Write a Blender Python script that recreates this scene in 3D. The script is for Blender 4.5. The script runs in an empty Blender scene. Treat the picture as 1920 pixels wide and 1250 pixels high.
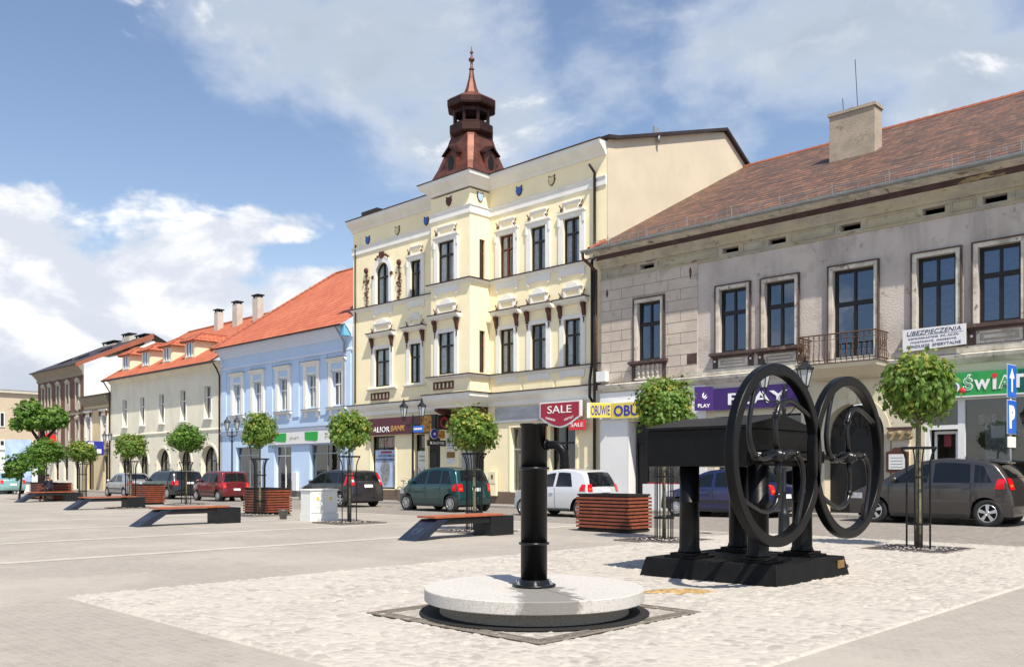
import bpy, bmesh, math, random
import numpy as np
from mathutils import Vector, Matrix
R = math.radians
PI = math.pi
random.seed(7)
SC = bpy.context.scene
COL = SC.collection

# ------------------------------------------------------------------ camera
# town frame: +X runs right along the row of house fronts, +Y goes away behind them, the
# yellow house's right front corner is the origin
FP, HZ, EYE = 1680.0, 886.0, 1.4
TH = math.atan2(960 + 760, FP)
ax, ay, bx, by = math.sin(TH), -math.cos(TH), math.cos(TH), math.sin(TH)
CX, CY = 21.234, -26.909
cam = bpy.data.cameras.new('camera')
camo = bpy.data.objects.new('camera', cam)
COL.objects.link(camo)
camo.location = (CX, CY, EYE)
camo.rotation_euler = (R(90), 0, math.atan2(-ay, by))
cam.lens = FP / 1920 * 36
cam.sensor_width = 36
cam.shift_y = (HZ - 625) / 1920
cam.clip_start = 0.1
cam.clip_end = 3000
SC.camera = camo

# measuring helpers: a sight line of the survey photograph met with a real plane of the place
def _ray(px, py):
    u = (px - 960) / FP; v = (HZ - py) / FP
    return u * ax + ay, u * bx + by, v
def fac(px, py, Y=0.0):
    d = _ray(px, py); t = (Y - CY) / d[1]
    return CX + t * d[0], EYE + t * d[2]
def gr(px, py, z=0.0):
    d = _ray(px, py); t = (z - EYE) / d[2]
    return CX + t * d[0], CY + t * d[1]
def at(px, D):
    d = _ray(px, HZ)
    return CX + D * d[0], CY + D * d[1]

# ------------------------------------------------------------------ light
SUN_E, SUN_A = 57.0, 25.0      # elevation; azimuth measured from +X towards -Y
SUN = Vector((math.cos(R(SUN_E)) * math.cos(R(SUN_A)), -math.cos(R(SUN_E)) * math.sin(R(SUN_A)), math.sin(R(SUN_E))))
sl = bpy.data.lights.new('sun', 'SUN')
sl.energy = 4.4
sl.angle = R(0.5)
sl.color = (1.0, 0.92, 0.80)
so = bpy.data.objects.new('sun', sl)
COL.objects.link(so)
so.rotation_euler = SUN.to_track_quat('Z', 'Y').to_euler()
so.location = (40, -40, 60)
SC.view_settings.view_transform = 'Standard'
SC.view_settings.look = 'None'
SC.view_settings.gamma = 1
SC.view_settings.use_curve_mapping = False
SC.view_settings.exposure = 0.62

class NT:
    """small node-tree writer"""
    def __init__(s, nt):
        s.nt = nt; s.n = nt.nodes; s.l = nt.links
    def new(s, typ, **kw):
        n = s.n.new(typ)
        for k, v in kw.items():
            if k.startswith('i_'):
                n.inputs[k[2:].replace('_', ' ')].default_value = v
            else:
                setattr(n, k, v)
        return n
    def put(s, v, sock):
        if hasattr(v, 'is_linked'): s.l.new(v, sock)
        elif v is not None: sock.default_value = v
    def math(s, op, a, b=0.0, c=None, clamp=False):
        n = s.n.new('ShaderNodeMath'); n.operation = op; n.use_clamp = clamp
        s.put(a, n.inputs[0]); s.put(b, n.inputs[1])
        if c is not None: s.put(c, n.inputs[2])
        return n.outputs[0]
    def mix(s, f, a, b, blend='MIX'):
        n = s.n.new('ShaderNodeMix'); n.data_type = 'RGBA'; n.blend_type = blend
        s.put(f, n.inputs[0])
        s.put(a if hasattr(a, 'is_linked') else (*a[:3], 1), n.inputs[6])
        s.put(b if hasattr(b, 'is_linked') else (*b[:3], 1), n.inputs[7])
        return n.outputs[2]
    def noise(s, vec, scale, detail=4, rough=.55, dist=0, lac=2.0):
        n = s.n.new('ShaderNodeTexNoise')
        if vec is not None: s.l.new(vec, n.inputs['Vector'])
        n.inputs['Scale'].default_value = scale; n.inputs['Detail'].default_value = detail
        n.inputs['Roughness'].default_value = rough; n.inputs['Distortion'].default_value = dist
        n.inputs['Lacunarity'].default_value = lac
        return n.outputs[0]
    def ramp(s, v, a, b, lo=0.0, hi=1.0, smooth=True):
        n = s.n.new('ShaderNodeMapRange')
        n.interpolation_type = 'SMOOTHSTEP' if smooth else 'LINEAR'
        s.put(v, n.inputs[0]); n.inputs[1].default_value = a; n.inputs[2].default_value = b
        n.inputs[3].default_value = lo; n.inputs[4].default_value = hi
        return n.outputs[0]

world = bpy.data.worlds.new('World')
SC.world = world
world.use_nodes = True
def build_world():
    T = NT(world.node_tree)
    for n in list(T.n): T.n.remove(n)
    out = T.new('ShaderNodeOutputWorld')
    sky = T.new('ShaderNodeTexSky', sky_type='NISHITA', sun_disc=False)
    sky.sun_elevation = R(SUN_E)
    sky.sun_rotation = math.atan2(SUN.x, SUN.y)
    sky.altitude = 200; sky.air_density = 1.0; sky.dust_density = 0.6; sky.ozone_density = 1.6
    tc = T.new('ShaderNodeTexCoord')
    sep = T.new('ShaderNodeSeparateXYZ'); T.l.new(tc.outputs['Generated'], sep.inputs[0])
    x, y, z = sep.outputs
    az = T.math('ARCTAN2', x, y)          # 0 at +Y, grows towards +X
    el = T.math('ARCSINE', z)
    cmb = T.new('ShaderNodeCombineXYZ'); T.l.new(az, cmb.inputs[0]); T.l.new(el, cmb.inputs[1])
    base = cmb.outputs[0]
    mp = T.new('ShaderNodeMapping'); T.l.new(base, mp.inputs[0]); mp.inputs['Scale'].default_value = (1, 1.7, 1)
    n1 = T.noise(mp.outputs[0], 5.5, 9, .56, .25)
    mp2 = T.new('ShaderNodeMapping'); T.l.new(base, mp2.inputs[0]); mp2.inputs['Scale'].default_value = (1, 1.7, 1)
    mp2.inputs['Location'].default_value = (-0.022, -0.03, 0)
    n2 = T.noise(mp2.outputs[0], 5.5, 9, .56, .25)
    nf = T.noise(mp.outputs[0], 15, 6, .6)
    def dirof(px, py):
        d = _ray(px, py); r = math.sqrt(d[0]**2 + d[1]**2 + d[2]**2)
        return math.atan2(d[0], d[1]), math.asin(d[2] / r)
    def blobs(lst):
        acc = None
        for (px, py, rx, ry, w) in lst:
            a0, e0 = dirof(px, py); a1, _ = dirof(px + rx, py); _, e1 = dirof(px, py - ry)
            du = T.math('DIVIDE', T.math('SUBTRACT', az, a0), abs(a1 - a0))
            dv = T.math('DIVIDE', T.math('SUBTRACT', el, e0), abs(e1 - e0))
            d2 = T.math('ADD', T.math('MULTIPLY', du, du), T.math('MULTIPLY', dv, dv))
            v = T.math('MULTIPLY', T.math('SUBTRACT', 1.0, d2), w)
            acc = v if acc is None else T.math('MAXIMUM', acc, v)
        return T.math('MAXIMUM', acc, -0.6)
    # bright cumulus banks near the horizon on the left
    cum = blobs([(60, 480, 210, 130, .8), (330, 470, 175, 105, .8), (180, 560, 420, 110, .8), (560, 430, 80, 40, .45),
                 (470, 430, 60, 55, .5), (30, 375, 80, 40, .5), (-250, 520, 260, 200, .8), (560, 540, 160, 80, .4), (60, 680, 420, 110, .75), (-300, 700, 300, 140, .8)])
    # thin grey-white veils high up
    veil = blobs([(700, 90, 340, 190, .8), (490, 130, 130, 100, .5), (820, 230, 240, 150, .5), (1160, 110, 120, 130, .4),
                  (1560, 60, 460, 180, .85), (1340, 220, 110, 110, .45), (1840, 160, 240, 150, .6), (2200, 100, 400, 300, .8),
                  (700, -250, 700, 160, .7), (1500, -300, 600, 160, .7)])
    # anywhere the photograph does not look: ordinary broken cloud
    behind = T.ramp(T.math('ABSOLUTE', T.math('SUBTRACT', az, math.atan2(ay, by))), .75, 1.0)
    gen = T.math('ADD', T.math('MULTIPLY', behind, .12), -.5)
    cd = T.math('ADD', T.math('MAXIMUM', cum, gen), T.math('MULTIPLY', T.math('SUBTRACT', n1, .5), 3.6))
    cd = T.math('ADD', cd, T.math('MULTIPLY', T.math('SUBTRACT', nf, .5), .5))
    cm = T.ramp(cd, -.12, .3)
    vd = T.math('ADD', veil, T.math('MULTIPLY', T.math('SUBTRACT', n1, .5), 2.7))
    vd = T.math('ADD', vd, T.math('MULTIPLY', T.math('SUBTRACT', nf, .5), .4))
    vm = T.math('MULTIPLY', T.ramp(vd, -.2, .8), .88)
    light = T.ramp(T.math('SUBTRACT', n1, n2), -.07, .09)
    lowg = T.ramp(el, .035, .16)           # cloud bases near the horizon are grey
    ccol = T.mix(light, (.60, .64, .72), (.93, .93, .93))
    ccol = T.mix(lowg, (.46, .51, .60), ccol)
    vcol = T.mix(T.ramp(vd, .1, 1.0), (.60, .66, .74), (.43, .49, .57))
    vcol = T.mix(T.math('MULTIPLY', T.ramp(T.math('SUBTRACT', n1, n2), .0, .14), .32), vcol, (.78, .80, .83))
    skyc = T.new('ShaderNodeVectorMath', operation='SCALE'); T.l.new(sky.outputs[0], skyc.inputs[0]); skyc.inputs['Scale'].default_value = 1.0
    # haze whitening low down
    SS = 0.118
    def sc(c):
        n = T.new('ShaderNodeVectorMath', operation='SCALE'); T.put(c, n.inputs[0]); n.inputs['Scale'].default_value = 1 / SS * .80
        return n.outputs[0]
    # the deeper blue of a polarised clear sky
    tint = T.mix(T.ramp(el, .0, .45), (1.12, .98, .86), (1.0, .94, .92))
    blue = T.mix(1.0, skyc.outputs[0], tint, 'MULTIPLY')
    hz = T.math('MULTIPLY', T.ramp(el, .18, .0), .55)
    blue = T.mix(hz, blue, sc(T.mix(0.0, (.50, .58, .69), (.5, .6, .7))))
    c = T.mix(vm, blue, sc(vcol))
    c = T.mix(cm, c, sc(ccol))
    bg = T.new('ShaderNodeBackground'); T.l.new(c, bg.inputs[0]); bg.inputs[1].default_value = SS
    T.l.new(bg.outputs[0], out.inputs[0])
build_world()

# ------------------------------------------------------------------ materials
M = {}
def srgb(h):
    h = h.lstrip('#'); r = []
    for i in (0, 2, 4):
        c = int(h[i:i+2], 16) / 255
        r.append(c / 12.92 if c <= .04045 else ((c + .055) / 1.055) ** 2.4)
    return tuple(r)
def mat(name, col, rough=.7, metal=0.0, var=.0, vscale=3.0, bump=0.0, bscale=40.0, coat=0.0, spec=.5, stain=None, fine=0.0, emit=None, emits=1.0):
    """principled surface with slow colour drift, optional patches of another colour (dirt, wear) and bump"""
    m = bpy.data.materials.new(name); m.use_nodes = True
    T = NT(m.node_tree); b = T.n['Principled BSDF']
    b.inputs['Roughness'].default_value = rough; b.inputs['Metallic'].default_value = metal
    b.inputs['Coat Weight'].default_value = coat; b.inputs['Coat Roughness'].default_value = .06
    b.inputs['Specular IOR Level'].default_value = spec
    c = (*col, 1)
    tc = T.new('ShaderNodeTexCoord')
    geo = T.new('ShaderNodeNewGeometry')
    pos = geo.outputs['Position']
    if var or fine:
        n = T.noise(pos, vscale, 5, .6)
        dark = tuple(v * (1 - var) for v in col); lite = tuple(min(1, v * (1 + var * .6)) for v in col)
        c = T.mix(T.ramp(n, .3, .7), dark, lite)
        if fine:
            n2 = T.noise(pos, bscale, 3, .7)
            c = T.mix(T.math('MULTIPLY', T.ramp(n2, .35, .75), fine), c, tuple(v * .55 for v in col))
    for st in (stain or []):
        scol, sscale, lo, hi, amt = st[:5]
        mp = T.new('ShaderNodeMapping'); T.l.new(pos, mp.inputs[0])
        mp.inputs['Scale'].default_value = st[5] if len(st) > 5 else (1, 1, 1)
        n3 = T.noise(mp.outputs[0], sscale, 7, .62, .3)
        c = T.mix(T.math('MULTIPLY', T.ramp(n3, lo, hi), amt), c, scol)
    T.put(c if hasattr(c, 'is_linked') else c, b.inputs['Base Color'])
    if emit:
        b.inputs['Emission Color'].default_value = (*emit, 1); b.inputs['Emission Strength'].default_value = emits
    if bump:
        n4 = T.noise(pos, bscale, 4, .6)
        bp = T.new('ShaderNodeBump'); bp.inputs['Strength'].default_value = bump; bp.inputs['Distance'].default_value = .02
        T.l.new(n4, bp.inputs['Height']); T.l.new(bp.outputs[0], b.inputs['Normal'])
    M[name] = m
    return m

def glass_mat(name, tint=(.9, .95, .95), refl=1.0, see=.85, gc=(.95, .97, 1)):
    m = bpy.data.materials.new(name); m.use_nodes = True
    T = NT(m.node_tree); T.n.remove(T.n['Principled BSDF'])
    out = [n for n in T.n if n.type == 'OUTPUT_MATERIAL'][0]
    tr = T.new('ShaderNodeBsdfTransparent'); tr.inputs[0].default_value = (*[v * see for v in tint], 1)
    gl = T.new('ShaderNodeBsdfGlossy'); gl.inputs['Roughness'].default_value = .015
    gl.inputs['Color'].default_value = (*gc, 1)
    fr = T.new('ShaderNodeFresnel'); fr.inputs[0].default_value = 1.5
    geo = T.new('ShaderNodeNewGeometry')
    nz = T.noise(geo.outputs['Position'], 1.1, 2, .5)
    bp = T.new('ShaderNodeBump'); bp.inputs['Strength'].default_value = .12; bp.inputs['Distance'].default_value = .03
    T.l.new(nz, bp.inputs['Height']); T.l.new(bp.outputs[0], gl.inputs['Normal'])
    f = T.math('MULTIPLY_ADD', fr.outputs[0], refl, .04 * refl, clamp=True)
    mx = T.new('ShaderNodeMixShader'); T.l.new(f, mx.inputs[0]); T.l.new(tr.outputs[0], mx.inputs[1]); T.l.new(gl.outputs[0], mx.inputs[2])
    T.l.new(mx.outputs[0], out.inputs[0])
    M[name] = m
glass_mat('glass', refl=1.4)
glass_mat('glass_sky_tint', (.22, .28, .42), refl=2.2, see=.8, gc=(.62, .76, 1))  # gloss coloured blue, standing in for a reflected clear sky

def roof_mat(name, cols, row=.33, tile=.22, bumpd=.03, weather=0.0, dark=(.03, .025, .02), lipc=.25):
    """tiles laid in rows; UV carries metres along the eave and up the slope"""
    m = bpy.data.materials.new(name); m.use_nodes = True
    T = NT(m.node_tree); b = T.n['Principled BSDF']; b.inputs['Roughness'].default_value = .75
    uv = T.new('ShaderNodeUVMap'); uv.uv_map = 'UVMap'
    sep = T.new('ShaderNodeSeparateXYZ'); T.l.new(uv.outputs[0], sep.inputs[0])
    u, v = sep.outputs[0], sep.outputs[1]
    vr = T.math('DIVIDE', v, row)
    rowi = T.math('FLOOR', vr); rf = T.math('FRACT', vr)
    ur = T.math('ADD', T.math('DIVIDE', u, tile), T.math('MULTIPLY', T.math('MODULO', rowi, 2.0), .5))
    ui = T.math('FLOOR', ur); uf = T.math('FRACT', ur)
    cell = T.new('ShaderNodeCombineXYZ'); T.l.new(ui, cell.inputs[0]); T.l.new(rowi, cell.inputs[1])
    wn = T.new('ShaderNodeTexWhiteNoise', noise_dimensions='2D'); T.l.new(cell.outputs[0], wn.inputs['Vector'])
    geo = T.new('ShaderNodeNewGeometry')
    big = T.noise(geo.outputs['Position'], .55, 6, .65)
    c = T.mix(wn.outputs[0], cols[0], cols[1])
    c = T.mix(T.math('MULTIPLY', T.ramp(big, .35, .65), .5), c, cols[2])
    if weather:
        n = T.noise(geo.outputs['Position'], 2.2, 8, .7, .4)
        mps = T.new('ShaderNodeMapping'); T.l.new(uv.outputs[0], mps.inputs[0]); mps.inputs['Scale'].default_value = (.7, 3.4, 1)
        stn = T.noise(mps.outputs[0], 1.0, 5, .7, .2)
        c = T.mix(T.math('MULTIPLY', T.ramp(stn, .47, .62), .75), c, dark)
        red = T.noise(mps.outputs[0], .55, 5, .7, .2)
        c = T.mix(T.math('MULTIPLY', T.ramp(red, .55, .7), .6), c, (.24, .085, .055))
        wn2 = T.math('GREATER_THAN', T.math('ADD', T.math('MULTIPLY', wn.outputs[0], .35), n), .66)
        c = T.mix(T.math('MULTIPLY', wn2, weather), c, dark)
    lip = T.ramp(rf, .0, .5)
    c = T.mix(T.math('MULTIPLY', T.math('SUBTRACT', 1.0, lip), lipc), c, dark)  # row edges darkened in colour, in place of step shadows
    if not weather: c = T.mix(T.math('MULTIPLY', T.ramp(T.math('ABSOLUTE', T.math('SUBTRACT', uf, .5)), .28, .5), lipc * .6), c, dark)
    T.l.new(c, b.inputs['Base Color'])
    # each row steps up at its lower edge, each tile is a low arch
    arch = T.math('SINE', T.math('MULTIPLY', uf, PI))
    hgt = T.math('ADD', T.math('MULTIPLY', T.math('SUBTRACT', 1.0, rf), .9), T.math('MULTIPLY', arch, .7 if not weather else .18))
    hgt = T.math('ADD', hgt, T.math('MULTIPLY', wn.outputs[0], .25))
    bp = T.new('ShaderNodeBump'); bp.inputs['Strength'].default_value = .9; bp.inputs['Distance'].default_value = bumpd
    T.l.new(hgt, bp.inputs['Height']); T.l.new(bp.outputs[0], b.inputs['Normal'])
    M[name] = m

# ------------------------------------------------------------------ mesh writing
ORIG = {}
class MB:
    def __init__(s):
        s.v = []; s.f = []; s.m = []; s.uv = {}; s.cur = 0; s.sm = []
        s.smooth = False; s.g = 0; s.grp = []
    def mark(s): s.g += 1
    def add(s, vs, fs, uvs=None):
        o = len(s.v); s.v += [tuple(p) for p in vs]
        for i, f in enumerate(fs):
            if uvs: s.uv[len(s.f)] = uvs[i]
            s.f.append(tuple(o + k for k in f)); s.m.append(s.cur); s.sm.append(s.smooth); s.grp.append((s.g, o))
    def box(s, x0, x1, y0, y1, z0, z1):
        if x0 > x1: x0, x1 = x1, x0
        if y0 > y1: y0, y1 = y1, y0
        if z0 > z1: z0, z1 = z1, z0
        s.add([(x0,y0,z0),(x1,y0,z0),(x1,y1,z0),(x0,y1,z0),(x0,y0,z1),(x1,y0,z1),(x1,y1,z1),(x0,y1,z1)],
              [(0,3,2,1),(4,5,6,7),(0,1,5,4),(1,2,6,5),(2,3,7,6),(3,0,4,7)])
        return s
    def hexa(s, b, t):
        s.add(list(b) + list(t), [(0,3,2,1),(4,5,6,7),(0,1,5,4),(1,2,6,5),(2,3,7,6),(3,0,4,7)]); return s
    def quad(s, a, b, c, d, uv=None):
        s.add([a, b, c, d], [(0,1,2,3)], [uv] if uv else None); return s
    def prism(s, pts, p0, p1, axis='y'):
        """polygon extruded along an axis; pts are the two other coordinates"""
        def mk(p, a):
            return {'y': (p[0], a, p[1]), 'x': (a, p[0], p[1]), 'z': (p[0], p[1], a)}[axis]
        n = len(pts)
        s.add([mk(p, p0) for p in pts] + [mk(p, p1) for p in pts],
              [tuple(range(n - 1, -1, -1)), tuple(range(n, 2 * n))] + [(i, (i + 1) % n, n + (i + 1) % n, n + i) for i in range(n)])
        return s
    def ring(s, outer, inner, p0, p1, axis='y', closed=True):
        def mk(p, a):
            return {'y': (p[0], a, p[1]), 'x': (a, p[0], p[1]), 'z': (p[0], p[1], a)}[axis]
        n = len(outer)
        vs = [mk(p, p0) for p in outer] + [mk(p, p0) for p in inner] + [mk(p, p1) for p in outer] + [mk(p, p1) for p in inner]
        fs = []
        for i in range(n if closed else n - 1):
            j = (i + 1) % n
            fs += [(i, j, n + j, n + i), (2*n + i, 3*n + i, 3*n + j, 2*n + j), (i, 2*n + i, 2*n + j, j), (n + i, n + j, 3*n + j, 3*n + i)]
        if not closed:
            fs += [(0, n, 3*n, 2*n), (n-1, 3*n-1, 4*n-1, 2*n-1)]
        s.add(vs, fs); return s
    def tube(s, pts, r, n=8, cap=True):
        pts = [Vector(p) for p in pts]
        rs = r if isinstance(r, (list, tuple)) else [r] * len(pts)
        vs = []; fs = []
        up = None
        for i, p in enumerate(pts):
            t = (pts[min(i + 1, len(pts) - 1)] - pts[max(i - 1, 0)]).normalized()
            if up is None:
                up = Vector((0, 0, 1)) if abs(t.z) < .9 else Vector((1, 0, 0))
            a = t.cross(up).normalized(); b = a.cross(t).normalized(); up = b
            for k in range(n):
                q = 2 * PI * k / n
                vs.append(p + (a * math.cos(q) + b * math.sin(q)) * rs[i])
        for i in range(len(pts) - 1):
            for k in range(n):
                fs.append((i*n + k, i*n + (k+1) % n, (i+1)*n + (k+1) % n, (i+1)*n + k))
        if cap:
            fs.append(tuple(range(n - 1, -1, -1))); fs.append(tuple(range((len(pts)-1)*n, len(pts)*n)))
        old = s.smooth; s.smooth = n > 6
        s.add(vs, fs); s.smooth = old
        return s
    def lathe(s, prof, c=(0, 0, 0), n=24, axis='z', smooth=None, phase=0.0):
        vs = []; fs = []
        for (r, h) in prof:
            for k in range(n):
                q = 2 * PI * k / n + phase
                a, b = r * math.cos(q), r * math.sin(q)
                p = {'z': (a, b, h), 'x': (h, a, b), 'y': (b, h, a)}[axis]
                vs.append((c[0] + p[0], c[1] + p[1], c[2] + p[2]))
        for i in range(len(prof) - 1):
            for k in range(n):
                fs.append((i*n + k, i*n + (k+1) % n, (i+1)*n + (k+1) % n, (i+1)*n + k))
        shut = prof[0] == prof[-1]
        if prof[0][0] > 1e-4 and not shut: fs.append(tuple(range(n - 1, -1, -1)))
        if prof[-1][0] > 1e-4 and not shut: fs.append(tuple(range((len(prof)-1)*n, len(prof)*n)))
        old = s.smooth; s.smooth = (n > 10) if smooth is None else smooth
        s.add(vs, fs); s.smooth = old
        return s
    def build(s, name, mats, parent=None, label=None, recentre=True, bevel=0.0, shade=False, kind=None, split=None):
        if split:
            keys = []; out = {}
            for fi, (g, o) in enumerate(s.grp):
                k = g if split == 'mark' else o
                if k not in out: out[k] = []; keys.append(k)
                out[k].append(fi)
            last = None
            for k in keys:
                m2 = MB(); mp = {}
                for fi in out[k]:
                    f = []
                    for vi in s.f[fi]:
                        if vi not in mp: mp[vi] = len(m2.v); m2.v.append(s.v[vi])
                        f.append(mp[vi])
                    if fi in s.uv: m2.uv[len(m2.f)] = s.uv[fi]
                    m2.f.append(tuple(f)); m2.m.append(0); m2.sm.append(s.sm[fi])
                last = m2.build(name, mats, parent, label, recentre, bevel, shade, kind)
            return last
        me = bpy.data.meshes.new(name)
        P = np.array(s.v, float).reshape(-1, 3)
        c = (P.min(0) + P.max(0)) / 2 if recentre and len(P) else np.zeros(3)
        if recentre and parent is None and len(P): c[2] = P[:, 2].min()
        Q = P - c
        me.from_pydata([tuple(q) for q in Q], [], s.f)
        if not isinstance(mats, (list, tuple)): mats = [mats]
        for m in mats: me.materials.append(M[m] if isinstance(m, str) else m)
        if len(mats) > 1: me.polygons.foreach_set('material_index', s.m)
        me.polygons.foreach_set('use_smooth', [bool(a or shade) for a in s.sm])
        if s.uv:
            ul = me.uv_layers.new(name='UVMap')
            for fi, uvs in s.uv.items():
                p = me.polygons[fi]
                for k, li in enumerate(p.loop_indices): ul.data[li].uv = uvs[k]
        bm = bmesh.new(); bm.from_mesh(me)
        bmesh.ops.remove_doubles(bm, verts=bm.verts, dist=1e-5)
        if not getattr(s, 'open', False): bmesh.ops.recalc_face_normals(bm, faces=bm.faces)
        bm.to_mesh(me); bm.free()
        o = bpy.data.objects.new(name, me); COL.objects.link(o)
        o_par = ORIG.get(parent.name, np.zeros(3)) if parent else np.zeros(3)
        o.location = tuple(c - o_par)
        if parent: o.parent = parent
        ORIG[o.name] = c
        if bevel:
            bv = o.modifiers.new('bevel', 'BEVEL'); bv.width = bevel; bv.segments = 2; bv.limit_method = 'ANGLE'; bv.angle_limit = R(35)
            bv.harden_normals = False
        if label: o['label'] = label
        if kind: o['kind'] = kind
        return o

def tag(o, label=None, cat=None, group=None, kind=None):
    if label: o['label'] = label
    if cat: o['category'] = cat
    if group: o['group'] = group
    if kind: o['kind'] = kind
    return o
def thing(name, label, cat, loc=(0, 0, 0), group=None):
    o = bpy.data.objects.new(name, None); COL.objects.link(o)
    o.location = loc; o.empty_display_size = .3
    ORIG[o.name] = np.array(loc, float)
    return tag(o, label, cat, group)
def dup(o, loc=None, rz=None, label=None, parent=None, scale=None):
    c = o.copy(); COL.objects.link(c); c.parent = parent
    if loc is not None: c.location = loc
    if rz is not None: c.rotation_euler = (0, 0, rz)
    if scale is not None: c.scale = (scale, scale, scale) if not hasattr(scale, '__len__') else scale
    if label: c['label'] = label
    for ch in [q for q in COL.objects if q.parent == o]:
        dup(ch, parent=c)
    return c
def text_mesh(parent, s, mat_, c, h, w=None, normal='-y', name='lettering', depth=.01, shear=0, ang=None, bold=0.0, spacing=1.0):
    """lettering as a mesh: centre c, cap height h, width w; facing -Y, or turned by ang about Z"""
    cu = bpy.data.curves.new('t', 'FONT'); cu.body = s; cu.size = 1; cu.align_x = 'CENTER'
    cu.extrude = .02; cu.offset = bold; cu.shear = shear; cu.space_character = spacing
    cu.resolution_u = 3
    ob = bpy.data.objects.new('t', cu); COL.objects.link(ob)
    dg = bpy.context.evaluated_depsgraph_get()
    me = bpy.data.meshes.new_from_object(ob.evaluated_get(dg))
    bpy.data.objects.remove(ob)
    P = np.array([v.co[:] for v in me.vertices])
    mn, mx = P.min(0), P.max(0)
    # capitals are .69 high in this face
    sz = h / max(.35, (mx[1] - mn[1]))
    sx = (w / (mx[0] - mn[0])) if w else sz
    a = ang if ang is not None else 0.0
    for v, p in zip(me.vertices, P):
        X = (p[0] - (mn[0] + mx[0]) / 2) * sx; Z = (p[1] - (mn[1] + mx[1]) / 2) * sz; Yd = -p[2] / .02 * depth
        v.co = (X * math.cos(a) - Yd * math.sin(a), X * math.sin(a) + Yd * math.cos(a), Z)
    me.materials.clear(); me.materials.append(M[mat_])
    o = bpy.data.objects.new(name, me); COL.objects.link(o)
    pl = ORIG.get(parent.name, np.zeros(3)) if parent else np.zeros(3)
    o.location = tuple(np.array(c) - pl); o.parent = parent
    me.name = name
    return o

# ---- base colours
mat('yellow_plaster', srgb('#F8EBC4'), .85, var=.05, vscale=.8, bump=.15, bscale=60, stain=[((.50, .42, .27), .8, .50, .78, .26, (1, 1, .2)), ((.45, .38, .26), 3, .62, .8, .15)])
mat('white_plaster', (.80, .785, .74), .8, var=.05, vscale=1.5, bump=.1, bscale=60, stain=[((.42, .38, .32), 1.6, .54, .78, .28, (1, 1, .3))])
mat('gable_plaster', srgb('#C9BEA8'), .9, var=.07, vscale=.6, bump=.25, bscale=30, stain=[((.50, .44, .30), .45, .52, .75, .25, (1, 1, .5)), ((.36, .33, .27), 2.2, .66, .8, .25)])
mat('blue_plaster', srgb('#BED5F0'), .85, var=.04, vscale=.8, bump=.12, bscale=60, stain=[((.26, .33, .50), .9, .56, .8, .18, (1, 1, .3))])
mat('pale_blue_trim', srgb('#D3DCEE'), .8, var=.03)
mat('cream_plaster', srgb('#E2DCC9'), .88, var=.08, vscale=.7, bump=.2, bscale=40, stain=[((.40, .36, .27), .8, .52, .78, .35, (1, 1, .35)), ((.55, .5, .36), 2.5, .6, .8, .3)])
mat('dormer_plaster', srgb('#DDD6B8'), .85, var=.05)
mat('beige_plaster', srgb('#CDBB96'), .88, var=.08, vscale=.7, bump=.2, bscale=40)
mat('pink_plaster', srgb('#C0B09A'), .88, var=.06)
mat('white_gable', srgb('#EFEAE2'), .85, var=.04, bump=.1)
mat('brown_paint', srgb('#6A4E44'), .85, var=.15, vscale=2, bump=.2)
mat('taupe_trim', srgb('#8F8676'), .85, var=.12, vscale=2, bump=.2)
mat('dark_flashing', srgb('#3E2824'), .5, .3, var=.2)
mat('dark_metal_roof', srgb('#3A2E2B'), .5, .3, var=.25, vscale=1.2, bump=.1)
mat('copper', srgb('#6E4436'), .45, .45, var=.35, vscale=2.5, bump=.08, bscale=12, stain=[(srgb('#4A2A22'), 3, .55, .75, .5)])
mat('dark_copper', srgb('#3E2620'), .45, .6, var=.3, vscale=3)
mat('ornament_brown', srgb('#542C22'), .6, .0, var=.25, vscale=8, bump=.4, bscale=50)
mat('dark_wood', srgb('#1E1512'), .5, .0, var=.2, vscale=6)
mat('redwood_frame', srgb('#5A2A20'), .55, .0, var=.2, vscale=6)
mat('black_frame', srgb('#0E0C0A'), .5, .0, var=.2, vscale=6)
mat('white_frame', (.78, .78, .77), .45, var=.03)
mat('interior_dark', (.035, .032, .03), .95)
mat('interior_warm', (.16, .13, .10), .9, var=.5, vscale=1.4)
mat('curtain', (.86, .85, .82), .9, var=.25, vscale=7)
mat('plinth_brown', srgb('#6E5D50'), .85, var=.12, bump=.2)
mat('plinth_grey', srgb('#77736C'), .85, var=.12, bump=.2)
mat('old_grey_plaster', srgb('#C1B7AF'), .92, var=.10, vscale=.9, bump=.9, bscale=22,
    stain=[(srgb('#948A7E'), 1.4, .55, .68, .4), (srgb('#C2B8A6'), .7, .60, .74, .35), (srgb('#5E5449'), 3.5, .62, .72, .55), (srgb('#6C6260'), .9, .48, .74, .5, (1, 1, .2))])
mat('old_ashlar', srgb('#C2B6A9'), .92, var=.14, vscale=1.1, bump=.6, bscale=25,
    stain=[(srgb('#847867'), 1.2, .55, .66, .55), (srgb('#5C5247'), 3.0, .66, .73, .6), (srgb('#C4B9A6'), .6, .55, .7, .5)])
mat('old_frieze', srgb('#ABA494'), .92, var=.2, vscale=1.5, bump=.9, bscale=20,
    stain=[(srgb('#B8AC8C'), 1.1, .48, .60, .6, (.5, 1, 2)), (srgb('#5B4A40'), 2.2, .60, .68, .7, (.6, 1, 2)), (srgb('#7A6E5C'), 5, .56, .7, .4)])
mat('old_brown_band', srgb('#4D3A38'), .9, var=.25, vscale=2, bump=.6, stain=[(srgb('#A9966F'), 1.4, .58, .64, .9, (.35, 1, 1.5))])
mat('old_white_trim', srgb('#CBC5B8'), .9, var=.2, vscale=3, bump=.5, stain=[(srgb('#5B5148'), 4, .58, .68, .8), (srgb('#7F7466'), 1.2, .5, .7, .5)])
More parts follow.
